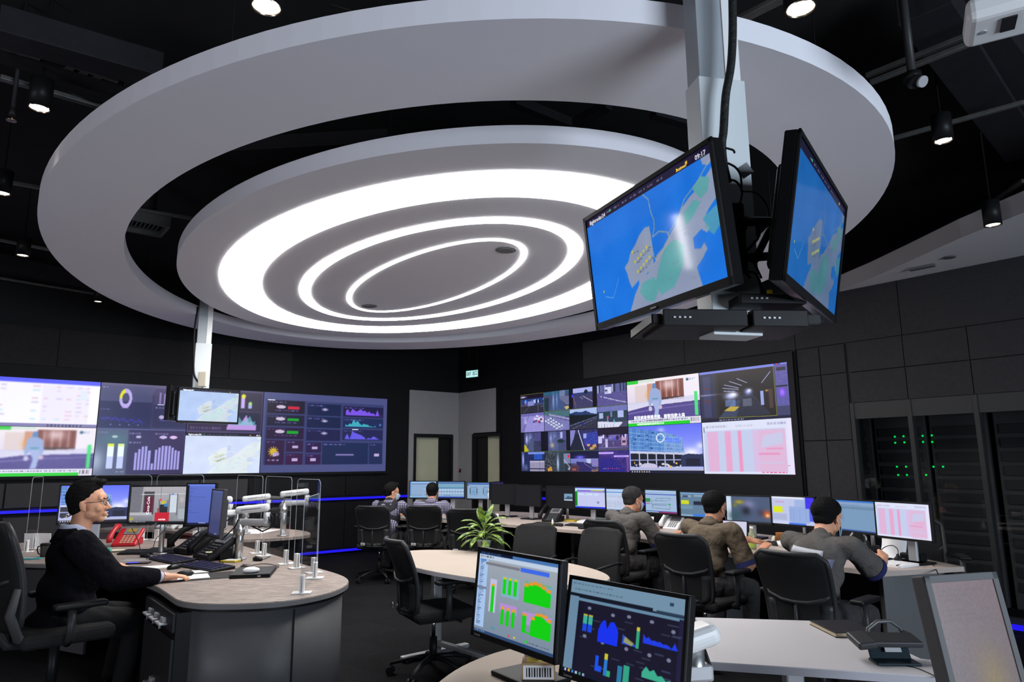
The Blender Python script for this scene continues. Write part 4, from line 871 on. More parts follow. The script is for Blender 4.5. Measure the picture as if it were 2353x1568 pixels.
# ------------------------------------------------------------------ suspended elliptical ceiling
def ellpts(a, b, n=160): return [(a*math.cos(2*PI*k/n), b*math.sin(2*PI*k/n)) for k in range(n)]
def annulus(mb, o, i, z0, z1, turn=(0, 0), n=160):
    ca = [Matrix.Rotation(R(t), 2) for t in turn]
    O = [ca[0] @ Vector(p) for p in ellpts(*o, n)]; I = [ca[1] @ Vector(p) for p in ellpts(*i, n)]
    V = [[mb.bm.verts.new((p[0], p[1], z)) for p in P] for P, z in ((O, z0), (I, z0), (I, z1), (O, z1))]
    for k in range(n):
        j = (k+1) % n
        for a in range(4):
            A, B = V[a], V[(a+1) % 4]
            f = mb.bm.faces.new((A[k], A[j], B[j], B[k])); f.smooth = False
    bmesh.ops.recalc_face_normals(mb.bm, faces=mb.bm.faces)
ZR, TH, ANG = 3.30, .112, R(-57.0)
t = thing('ceiling_ring', 'huge pale elliptical ring suspended below the black ceiling', 'ceiling ring', (-.858, 6.67, ZR), ANG)
mb = MB(); annulus(mb, (4.41, 3.23), (3.752, 2.66), 0, TH, (-2.4, -1.75)); mb.build('ring_panel', M_ringwhite, t)
for k in range(10):
    a = 2*PI*k/10+.3; x, y = 4.0*math.cos(a), 2.85*math.sin(a)
    mb = MB(); mb.cyl((x, y, TH), (x, y, H_WALL-ZR), .004, n=6); mb.build('hanger_rod', M_duct, t)
t = thing('ceiling_disc_light', 'pale elliptical ceiling disc with three glowing rings, inside the big ring', 'ceiling light', (-.862, 6.685, ZR), ANG)
mb = MB(); mb.prism(ellpts(3.314, 2.25, 160), 0, TH); mb.build('disc_panel', M_ringwhite, t)
for (o, i) in (((2.937, 1.883), (2.498, 1.502)), ((2.074, 1.128), (1.945, 1.022)), ((1.563, .612), (1.512, .567))):
    mb = MB(); annulus(mb, o, i, -.006, -.0005); mb.build('glowing_ring', M_light, t)
for p in ((1163, 574), (848, 703)):
    w = px(*p, ZR); l = Matrix.Rotation(-ANG, 3, 'Z') @ (w-Vector((-.862, 6.685, ZR)))
    mb = MB(); mb.cyl((l.x, l.y, -.008), (l.x, l.y, -.0005), .085, .095, 24); mb.cyl((l.x, l.y, -.012), (l.x, l.y, -.006), .06, .07, 24); mb.build('loudspeaker_grille', mat('grille_grey', (.16, .16, .165), .7), t)
for k in range(8):
    a = 2*PI*k/8; x, y = 2.2*math.cos(a), 1.5*math.sin(a)
    mb = MB(); mb.cyl((x, y, TH), (x, y, H_WALL-ZR), .004, n=6); mb.build('hanger_rod', M_duct, t)

# ------------------------------------------------------------------ ceiling services
def downlight(p, label, r=.055, h=.19, on=14, spot=75):
    t = thing('downlight', label, 'ceiling lamp', p, 0, 'black cylinder downlights')
    mb = MB(); mb.lathe([(r*.88, .03), (r*.88, .004), (r, 0), (r, h), (r*.3, h+.01), (.006, h+.02), (.006, H_WALL-p.z)], caps=False); mb.build('lamp_body', M_black, t)
    mb = MB(); mb.lathe([(r*.86, .0), (r*.62, .022), (r*.86, .006)], caps=False); mb.build('reflector', mat('lamp_reflector', (.45, .38, .3), .25, metal=1), t)
    mb = MB(); mb.cyl((0, 0, .012), (0, 0, .018), r*.80, n=20); mb.build('lit_lens', mat('warm_lens', (1, 1, 1), .5, emit=6 if on else .4, ecol=(1, .93, .84)), t)
    if on:
        l = lamp('downlight_beam', 'SPOT', (p.x, p.y, p.z-.01), (p.x, p.y, 0), on, (1, .90, .78), .04, spot=spot, blend=.7); l.parent = t; l.location = (0, 0, -.01)
    return t
DL = [((612, 18), 3.62, .075, 'round black downlight glowing at the top edge, left of centre'), ((1840, 22), 3.62, .075, 'black downlight glowing at the top right, beside the steel post'), ((90, 250), 3.62, .062, 'black downlight above the left rim of the ring, below the cable tray'),
      ((4, 445), 3.62, .062, 'black downlight cut by the left edge of the picture'), ((52, 588), 3.62, .062, 'black downlight left of the ring, lower down'), ((225, 694), 3.62, .055, 'small black downlight far left, close under the ring'), ((2168, 325), 3.62, .062, 'black downlight right of the ring under the dark ducts'), ((2282, 518), 3.25, .06, 'black downlight in front of the pale soffit at right')]
for (p, z, r, lb) in DL: downlight(px(*p, z), lb, r, .19, 9, 48)
downlight(px(1025, 846, 3.5), 'tiny lit downlight far back above the corner doors', .05, .1, 30, 110)
downlight(px(762, 808, 3.5), 'tiny lit downlight just below the far rim of the ring', .05, .1, 6)
# beams, ducts, trays: run parallel to the left wall
def run(p0, p1, z, w, h, m, name, label, cat):
    a, b = Vector(p0), Vector(p1); c = (a+b)/2; d = b-a
    mb = MB(); mb.box((0, 0, 0), (d.length, w, h), bev=.005); o = mb.build(name, m); o.location = (c.x, c.y, z); o.rotation_euler = (0, 0, math.atan2(d.y, d.x)); return tag(o, label, cat)
def line_px(a, b, z, **k): return px(*a, z), px(*b, z)
for k, (a, b, z, w, h, lb) in enumerate([((0, 60), (370, 165), 3.9, .20, .16, 'dark rectangular duct running over the left rim of the ring'),
    ((0, 110), (280, 195), 3.95, .16, .12, 'second dark duct beside the first one, upper left'),
    ((-200, 560), (360, 690), 4.0, .3, .2, 'wide dark duct far left behind the ring'),
    ((540, 350), (900, 330), 4.1, .3, .12, 'dark duct seen through the slot of the ring'),
    ((1180, 232), (1310, 285), 4.0, .07, .07, 'dark strut crossing the slot of the ring, leaning right'), ((1400, 240), (1320, 285), 4.0, .07, .07, 'dark strut crossing the slot of the ring, leaning left'),
    ((1500, 262), (1600, 290), 4.0, .08, .05, 'short dark channel in the slot beside the post'),
    ((2120, 0), (2353, 340), 4.1, .28, .18, 'dark purple lit duct at the upper right'), ((2240, 60), (2460, 330), 4.15, .3, .2, 'rightmost dark duct at the upper right')]):
    p0, p1 = line_px(a, b, z); run(p0, p1, z, w, h, M_duct, 'ceiling_duct' if w > .1 else 'ceiling_strut', lb, 'duct' if w > .1 else 'strut')
def track(a, b, z, lb, m=None, w=.035):
    p0, p1 = line_px(a, b, z); return run(p0, p1, z, w, .03, m or M_tray, 'ceiling_track', lb, 'track')
track((0, 178), (240, 248), 3.85, 'grey lighting track at the left above the downlight', w=.05)
track((0, 415), (95, 432), 3.85, 'grey lighting track touching the left rim of the ring')
track((0, 552), (135, 578), 3.85, 'thin lighting track beside the lower left downlight')
track((0, 640), (230, 678), 3.85, 'long thin lighting track far left')
track((320, 482), (500, 512), 3.9, 'thin track seen through the slot at left')
track((1990, 175), (2353, 30), 3.9, 'lighting track crossing the upper right corner'); track((2000, 190), (2300, 72), 3.82, 'lower lighting track crossing the upper right corner')
track((2010, 330), (2353, 235), 3.9, 'lighting track above the right downlight'); track((2140, 565), (2353, 415), 3.6, 'lighting track by the pale soffit'); track((1700, 45), (1800, -5), 3.9, 'lighting track at the top beside the steel post', w=.06)
def tray(a, b, z, lb):
    p0, p1 = line_px(a, b, z); d = p1-p0; L = d.length
    t = thing('cable_tray', lb, 'cable tray', (p0+p1)/2, math.atan2(d.y, d.x))
    mb = MB(); mb.box((0, -.09, .02), (L, .008, .05)); mb.box((0, .09, .02), (L, .008, .05)); mb.build('side_rail', M_tray, t)
    mb = MB(); n = int(L/.075)
    mb.box((0, 0, 0), (L, .03, .004)); mb.box((0, -.075, 0), (L, .03, .004)); mb.box((0, .075, 0), (L, .03, .004))
    for k in range(n): mb.box((-L/2+.0375+.075*k, 0, .001), (.045, .18, .004))
    mb.build('slotted_floor', M_tray, t)
tray((-120, 85), (88, 150), 3.9, 'grey slotted cable tray at the upper left edge')
tray((140, 158), (262, 200), 3.9, 'grey slotted cable tray, right of the other tray')
# air grille, sprinkler, camera, cables
g = px(330, 512, 3.85)
t = thing('air_grille', 'square slatted air grille seen in the slot at left', 'grille', g, R(39)); mb = MB()
for sx, sy, w, d in ((0, .19, .40, .03), (0, -.19, .40, .03), (.19, 0, .03, .36), (-.19, 0, .03, .36)): mb.box((sx, sy, 0), (w, d, .12))
mb.build('grille_frame', M_tray, t); mb = MB()
for k in range(9): mb.box((-.15+.0375*k, 0, .02), (.012, .35, .08), rot=(0, .5, 0))
mb.build('slat', M_tray, t); mb = MB(); mb.cyl((0, 0, .06), (0, 0, H_WALL-g.z), .1, n=12); mb.build('neck', M_duct, t)
def sprinkler(p, lb):
    t = thing('sprinkler', lb, 'sprinkler', p); mb = MB(); mb.cyl((0, 0, .04), (0, 0, H_WALL-p.z), .012, n=8); mb.cyl((0, 0, -.01), (0, 0, .04), .02, .01, n=10); mb.build('pipe', M_duct, t)
    mb = MB(); mb.cyl((0, 0, -.045), (0, 0, -.04), .028, n=12); mb.cyl((0, 0, -.045), (0, 0, -.01), .006, n=6); mb.build('deflector', mat('brass', (.5, .36, .25), .3, metal=1), t)
sprinkler(px(28, 262, 3.6), 'brass sprinkler head at the left edge below the lighting track')
c = px(2093, 150, 3.6)
t = thing('security_camera', 'small black security camera hanging at the upper right', 'camera', c, R(20))
mb = MB(); mb.cyl((0, 0, -.05), (0, 0, H_WALL-c.z), .022, n=12); mb.build('stem', M_chairplastic, t)
mb = MB(); mb.cyl((0, 0, -.09), (0, 0, -.05), .045, n=20); mb.ball((0, -.01, -.10), (.045, .045, .04)); mb.build('camera_body', M_black, t)
mb = MB(); mb.cyl((0, -.045, -.12), (0, -.06, -.13), .03, n=16); mb.build('lens_ring', M_silver, t)
pj = px(2330, 55, 3.2)
t = thing('projector', 'white ceiling projector cut by the top right corner of the picture', 'projector', (pj.x, pj.y, 3.2), R(-30))
mb = MB(); mb.box((.02, 0, .05), (.36, .24, .10), bev=.03, seg=3); mb.build('projector_body', M_white, t)
mb = MB(); mb.box((-.02, -.02, -.004), (.05, .10, .006), bev=.001); mb.build('vent', M_duct, t); mb = MB(); mb.cyl((-.10, 0, -.004), (-.10, 0, .002), .012, n=16); mb.build('sensor', M_silver, t)
mb = MB(); mb.cyl((.02, 0, .1), (.02, 0, H_WALL-3.2), .02, n=10); mb.build('mounting_pole', M_black, t)
def cable(pts, lb, r=.006, m=None, name='cable', cat='cable'):
    mb = MB(); P = [Vector(p) for p in pts]; Q = []
    for i in range(len(P)-1):                    # Catmull-Rom
        a, b, c_, d = P[max(i-1, 0)], P[i], P[i+1], P[min(i+2, len(P)-1)]
        for k in range(6):
            s = k/6; Q.append(.5*((2*b)+(c_-a)*s+(2*a-5*b+4*c_-d)*s*s+(3*b-a-3*c_+d)*s**3))
    Q.append(P[-1]); mb.tube(Q, r, 7); o = mb.build(name, m or M_black); return tag(o, lb, cat)
cable([px(720, -10, 3.7), px(760, 8, 3.62), px(815, 25, 3.55), px(840, 35, 3.5), px(900, 5, 3.7)], 'loops of black cable over the near rim of the ring', .008)
cable([px(150, 205, 3.8), px(190, 225, 3.76), px(240, 238, 3.8), px(300, 225, 3.9)], 'thin cable drooping under the left cable tray', .006)
for p, lb in (((1113, 800), 'flat round speaker on the dark ceiling above the corner doors'),):
    w = px(1100, 815, 3.6); mb = MB(); mb.cyl((0, 0, 0), (0, 0, H_WALL-3.6), .14, n=24); o = mb.build('ceiling_speaker', M_duct); o.location = w; tag(o, lb, 'speaker')
mb = MB(); mb.box((0, 0, 0), (.22, .06, .03), bev=.004); o = mb.build('soffit_vent', M_base); o.location = (3.95, 6.35, 3.325); o.rotation_euler = (0, 0, R(-50)); tag(o, 'slim grey vent plate on the underside of the pale soffit', 'vent')
mb = MB(); mb.cyl((0, 0, 0), (0, 0, .012), .05, n=24); o = mb.build('ceiling_speaker', M_base); o.location = px(2182, 593, 3.323); tag(o, 'small round speaker grille on the pale soffit', 'speaker')

a, b = Vector((-3.95, 4.36, 3.42)), Vector((-7.9, 6.2, 3.42)); d = b-a
t = thing('linear_light', 'slim linear lamp at far left whose reflection shows in the near television', 'ceiling lamp', (a+b)/2, math.atan2(d.y, d.x))  # out of view, added so its reflection streaks the near television
mb = MB(); mb.box((0, 0, .035), (d.length, .09, .06), bev=.005); mb.build('lamp_housing', M_black, t); mb = MB(); mb.box((0, 0, .001), (d.length-.04, .075, .008)); mb.build('diffuser', M_light, t)
for s in (-1, 1): mb = MB(); mb.cyl((s*1.6, 0, .06), (s*1.6, 0, H_WALL-3.42), .004, n=6); mb.build('hanger_rod', M_duct, t)
# ------------------------------------------------------------------ video walls
def wall_panel(F, x0, x1, z0, z1, pic, parent, y=-.075):
    return screen_mesh(pic, x1-x0, z1-z0, Matrix.Translation(((x0+x1)/2, y, (z0+z1)/2)), 'display_panel', None, parent)
t = thing('video_wall', 'long video wall of dashboards and maps on the left wall', 'video wall', (0, 0, 0)); t.matrix_world = FL
mb = MB(); wbox(mb, -9.45, -1.54, -.07, 0, 1.33, 2.66); mb.build('frame', M_wallblack, t)
ZB, ZM, ZT = 1.37, 2.0, 2.62
wall_panel(FL, -7.09, -5.975, ZM, ZT, P_document(150, 84), t)
wall_panel(FL, -7.09, -5.975, ZB, ZM-.005, P_news(150, 84, 4), t)
wall_panel(FL, -5.965, -4.85, ZB, ZT, P_dash_left(190, 210), t)
wall_panel(FL, -4.84, -3.755, 1.965, 2.62, P_dash_mid(120, 72), t)
mp = P_map(200, 112, (208, 220, 248), (226, 236, 240), (240, 240, 235), (220, 234, 240))
wall_panel(FL, -4.845, -3.755, ZB, 1.96, mp, t)
wall_panel(FL, -3.745, -1.58, ZB, ZT, P_dash_right(320, 184), t)
wall_panel(FL, -9.4, -7.10, ZB, ZT, P_text(60, 60, (90, 95, 150)), t)
text_mesh('flightradar24', .035, mat('screen_white_text', (1, 1, 1), .5, emit=1, ecol=(.8, .8, .85)), t, Matrix.Translation((-4.72, -.078, 1.937)) @ FRONT, 'screen_word')
text_mesh('09:17', .028, MATS['screen_white_text'], t, Matrix.Translation((-3.80, -.078, 1.937)) @ FRONT, 'screen_word')
t = thing('video_wall', 'tall video wall of camera views and news on the right wall', 'video wall', (0, 0, 0)); t.matrix_world = FR
mb = MB(); wbox(mb, 1.42, 6.83, -.07, 0, 1.06, 2.74); mb.build('frame', M_wallblack, t)
mb = MB(); wbox(mb, 1.42, 6.83, -.16, -.07, 1.05, 1.10, .004); mb.build('sill', M_duct, t)
wall_panel(FR, 1.95, 4.315, 1.355, 2.62, P_cctv(440, 236), t)
wall_panel(FR, 4.325, 5.545, 1.985, 2.62, P_news(270, 142), t)
wall_panel(FR, 4.325, 5.545, 1.345, 1.98, P_building(270, 142), t)
wall_panel(FR, 5.555, 6.76, 1.985, 2.62, P_tunnel(270, 142), t)
wall_panel(FR, 5.555, 6.76, 1.345, 1.98, P_sheet(200, 104), t)
text_mesh('新冠病毒傳播迅速、複製指數太高', .058, MATS['screen_white_text'], t, Matrix.Translation((4.87, -.078, 2.095)) @ FRONT, 'subtitle')
text_mesh('hactl', .115, mat('screen_blue_text', (.03, .08, .5), .5, emit=1, ecol=(.06, .12, .75)), t, Matrix.Translation((5.09, -.078, 1.785)) @ Matrix.Rotation(R(-5), 4, 'Y').inverted() @ FRONT, 'sign_on_screen', bold=.002)
text_mesh('9日至首季經濟按年比較升百分之3.8', .030, MATS['screen_white_text'], t, Matrix.Translation((4.72, -.078, 2.006)) @ FRONT, 'ticker')
text_mesh('中國政府宣布 • 中國移動 • 中國', .026, mat('screen_dark_text', (.03, .03, .08), .5), t, Matrix.Translation((4.85, -.078, 2.052)) @ FRONT, 'ticker')
# ------------------------------------------------------------------ helpers for outlines
def smooth_loop(pts, n=6, corner=()):
    P = [Vector((p[0], p[1], 0)) for p in pts]; N = len(P); out = []
    for i in range(N):
        a, b, c, d = P[i-1], P[i], P[(i+1) % N], P[(i+2) % N]
        if i in corner or (i+1) % N in corner and False: pass
        for k in range(n):
            s = k/n
            if i in corner or (i+1) % N in corner: out.append(b.lerp(c, s))
            else: out.append(.5*((2*b)+(c-a)*s+(2*a-5*b+4*c-d)*s*s+(3*b-a-3*c+d)*s**3))
    return [(p.x, p.y) for p in out]
def inset(poly, d):
    n = len(poly); out = []
    A = sum(poly[i-1][0]*poly[i][1]-poly[i][0]*poly[i-1][1] for i in range(n)); sg = 1 if A > 0 else -1
    for i in range(n):
        a, b, c = Vector(poly[i-1]), Vector(poly[i]), Vector(poly[(i+1) % n])
        t = (c-a)
        if t.length < 1e-6: out.append(tuple(b)); continue
        t.normalize(); nrm = Vector((-t.y, t.x))*sg; out.append(tuple(b+nrm*d))
    return out
DZ = .75
def XY(u, v, z=DZ): p = px(u, v, z); return (p.x, p.y)

# ------------------------------------------------------------------ supervisor's curved console at left
front = [XY(*p) for p in ((367, 1351), (405, 1377), (450, 1386), (510, 1388), (608, 1385), (684, 1377), (749, 1364), (786, 1350), (800, 1338), (793, 1327), (762, 1315), (700, 1298), (640, 1279), (587, 1263))]
back = [(-2.75, 6.85), (-3.4, 7.25), (-4.2, 7.3), (-5.0, 6.9)]
inner = [(-4.95, 6.3), (-4.55, 6.05), (-4.15, 5.72), (-3.80, 5.55), (-3.45, 5.50), (-3.05, 5.40), (-2.80, 5.22), (-2.62, 5.00), (-2.48, 4.75)]
console = smooth_loop(front+back+inner, 5, corner=(0,))
t = thing('curved_console', 'curved grey console with mottled beige top where the man in the suit sits', 'desk', (0, 0, 0))
mb = MB(); mb.prism(console, DZ-.030, DZ, .002); mb.mi = 1; mb.prism(inset(console, -.003), DZ-.032, DZ-.004, .002); mb.build('desk_top', [M_stone, M_deskedge], t)
mb = MB(); mb.prism(inset(console, .012), DZ-.048, DZ-.032); mb.build('shadow_gap', M_black, t)
fr2 = [XY(*p) for p in ((405, 1377), (450, 1386), (510, 1388), (608, 1385), (684, 1377), (749, 1364), (786, 1350), (800, 1338), (793, 1327), (762, 1315), (700, 1298), (640, 1279), (587, 1263))]
sm = smooth_loop(fr2+[(-2.7, 6.4), (-2.9, 6.1), (-2.6, 5.5), (-2.15, 4.9)], 5, corner=(12, 13, 14, 15, 16, 0))
pl = inset(sm, .035)
mb = MB(); mb.prism(pl, .02, DZ-.048, smooth=True); mb.build('curved_front_panel', M_base, t)
g = Vector((*XY(688, 1377), 0)); g2 = g+Vector((.005, -.0, 0))
mb = MB(); 
j = min(range(len(pl)), key=lambda i: (Vector((*pl[i], 0))-g).length); q = pl[j]; mb.box((q[0], q[1], .36), (.008, .012, .66)); mb.build('panel_joint', M_black, t)
mb = MB(); mb.prism(inset(smooth_loop([(-5.0, 6.95), (-4.2, 7.25), (-3.4, 7.2), (-2.75, 6.8), (-2.9, 6.6), (-3.4, 6.9), (-4.2, 6.95), (-4.9, 6.7)], 4), .0), .02, DZ-.048, smooth=True); mb.build('rear_panel', M_base, t)
mb = MB(); w0, w1 = Vector((-4.9, 6.35, 0)), Vector((-3.45, 5.62, 0)); d = w1-w0
mb.box(((w0+w1)/2)+Vector((.05, .12, .36)), (d.length, .02, .66), rot=(0, 0, math.atan2(d.y, d.x))); mb.build('wing_panel', M_base, t)
# drawer pedestal under the front corner
A, B = Vector((*XY(330, 1342), 0)), Vector((*XY(398, 1385), 0)); A = B+(A-B).normalized()*.72; d = (B-A).normalized(); nrm = Vector((d.y, -d.x, 0)); 
if nrm.x > 0: nrm = -nrm
ang = math.atan2(d.y, d.x)
t = thing('drawer_pedestal', 'black drawer pedestal with grey clip handles under the curved console', 'drawers', (A+B)/2 - nrm*.25 + Vector((0, 0, 0)), ang+PI)
L = (B-A).length
mb = MB(); mb.box((0, 0, .35), (L, .46, .68), bev=.004); mb.build('cabinet_body', M_black, t)
def sgn(): return t.matrix_basis.inverted() @ ((A+B)/2)
f = sgn(); fy = f.y/abs(f.y); hs_ = 1 if (t.matrix_basis.inverted() @ A).x < 0 else -1
for i, (z, h) in enumerate(((.635, .10), (.36, .38), (.10, .12))):
    mb = MB(); mb.box((0, fy*.235, z), (L-.02, .018, h), bev=.003); dr = mb.build('drawer', M_base if False else mat('drawer_black', (.022, .022, .024), .5), t)
    if i < 2:
        for k in ((-1, 0, 1) if i == 0 else (-1, 0)):
            mb = MB(); x = -.02-.16*k*hs_; zz = z-.02 if i == 0 else z-.10
            mb.box((x, fy*.262, zz), (.115, .055, .012), bev=.004); mb.box((x, fy*.250, zz+.016), (.06, .03, .03), bev=.004); mb.cyl((x, fy*.27, zz-.03), (x, fy*.27, zz), .007, n=8)
            mb.build('clip_handle', M_silver, dr)

# second console, behind the acrylic screens
c2p = smooth_loop([(-2.20, 7.62), (-2.32, 7.38), (-2.62, 7.2), (-3.0, 7.25), (-3.4, 7.7), (-4.2, 8.3), (-4.9, 8.35), (-4.9, 8.75), (-3.9, 8.9), (-3.0, 8.5), (-2.4, 8.05)], 5)
t = thing('curved_console', 'second beige topped console seen through the clear screens, further back', 'desk', (0, 0, 0))
mb = MB(); mb.prism(c2p, DZ-.03, DZ, .002); mb.build('desk_top', M_stone, t); mb = MB(); mb.prism(inset(c2p, .12), .0, DZ-.03); mb.build('base_panel', M_wallblack, t)

# ------------------------------------------------------------------ operators' long desk along the right wall
fl = [(-1.55, 9.80), (-1.2, 9.55), (-.94, 9.40), (-.44, 8.98), (-.13, 8.75), (.08, 8.52), (.52, 8.04), (.91, 7.64), (1.28, 6.95), (1.58, 6.28), (1.88, 5.72), (2.2, 5.27), (2.50, 4.86)]
bl = [(3.20, 5.06), (3.16, 5.40), (3.05, 6.0), (2.85, 6.75), (2.4, 7.7), (1.9, 8.6), (1.35, 9.4), (.7, 10.2), (0, 10.9), (-.8, 11.2), (-1.6, 11.1), (-1.8, 10.4)]
desk = smooth_loop(fl+bl, 4, corner=(12, 13))
t = thing('operator_desk', 'long pale topped operator desk curving along the right wall', 'desk', (0, 0, 0))
mb = MB(); mb.prism(desk, DZ-.035, DZ, .002); mb.build('desk_top', mat('pale_wood_laminate', (.46, .38, .34), .45, noise=.12, nscale=12), t)
bk = [(x*.985-.04, y*.985) for x, y in bl]
mb = MB()
for a, b in zip(bk, bk[1:]):
    a3, b3 = Vector((*a, 0)), Vector((*b, 0)); dd = b3-a3; mb.box((a3+b3)/2+Vector((0, 0, .36)), (dd.length+.01, .03, .70), rot=(0, 0, math.atan2(dd.y, dd.x)))
mb.build('modesty_panel', M_wallblack, t)
for (x, y, r_) in ((2.86, 5.10, 7), (1.95, 6.6, -55), (.9, 8.6, -50), (-.3, 9.9, -40)):
    mb = MB(); mb.box((x, y, .36), (.52, .05, .71), rot=(0, 0, R(r_ if r_ == 7 else r_+90)), bev=.004); mb.build('panel_leg', M_base, t)

# ------------------------------------------------------------------ white tables
def frame_table(poly, name, label, top, legs):
    t = thing(name, label, 'table', (0, 0, 0))
    mb = MB(); mb.prism(poly, DZ-.028, DZ, .002); mb.mi = 1; mb.prism(inset(poly, -.002), DZ-.030, DZ-.004); mb.build('table_top', [top, M_tableedge], t)
    for (x, y, a) in legs:
        mb = MB(); u = Vector((math.cos(a), math.sin(a), 0)); c = Vector((x, y, 0))
        mb.box(c+Vector((0, 0, .03)), (.62, .06, .035), rot=(0, 0, a), bev=.01); mb.box(c+Vector((0, 0, .37)), (.08, .05, .68), rot=(0, 0, a), bev=.01); mb.box(c+Vector((0, 0, .70)), (.5, .05, .03), rot=(0, 0, a), bev=.006)
        o = mb.build('leg', M_silver, t)
        for s in (-1, 1):
            mb = MB(); mb.cyl(c+u*.27*s, c+u*.27*s+Vector((0, 0, .02)), .028, n=14); mb.build('foot', M_black, o)
    return t
e = []
for k in range(72):
    a = 2*PI*k/72; x, y = 1.10*math.cos(a), .50*math.sin(a); th = R(-48.5)
    e.append((-.185+x*math.cos(th)-y*math.sin(th), 5.34+x*math.sin(th)+y*math.cos(th)))
ot = frame_table(e, 'oval_table', 'oval cream meeting table with the potted plant', M_tabletop, ((-.62, 5.75, R(40)), (.22, 4.88, R(40))))
mb = MB(); mb.box((-.2, 5.32, .10), (1.2, .05, .035), rot=(0, 0, R(-46)), bev=.006); mb.build('crossbar', M_silver, ot)
ft = smooth_loop([(-.32, 2.22), (-.27, 2.52), (-.17, 2.78), (.0, 2.98), (.22, 3.02), (.45, 2.86), (.75, 2.40), (.85, 1.95), (.6, 1.7), (.1, 1.7), (-.2, 1.9)], 5)
frame_table(ft, 'round_end_table', 'cream round ended table under the two near monitors', M_tabletop, ((.15, 2.3, R(-40)),))
rt = [XY(1598, 1419), XY(1935, 1429), (1.62, 3.12), (1.68, 2.72), (1.55, 2.60), XY(2100, 1543), XY(1632, 1521), (.72, 2.78), (.80, 3.2)]
rt = [XY(1598, 1419), XY(1935, 1429), XY(2116, 1514), (1.72, 2.70), (1.66, 2.52), XY(1632, 1521)]
frame_table(rt, 'white_table', 'white table with the closed notebook at lower right', M_whitetop, ((1.15, 3.02, R(5)),))

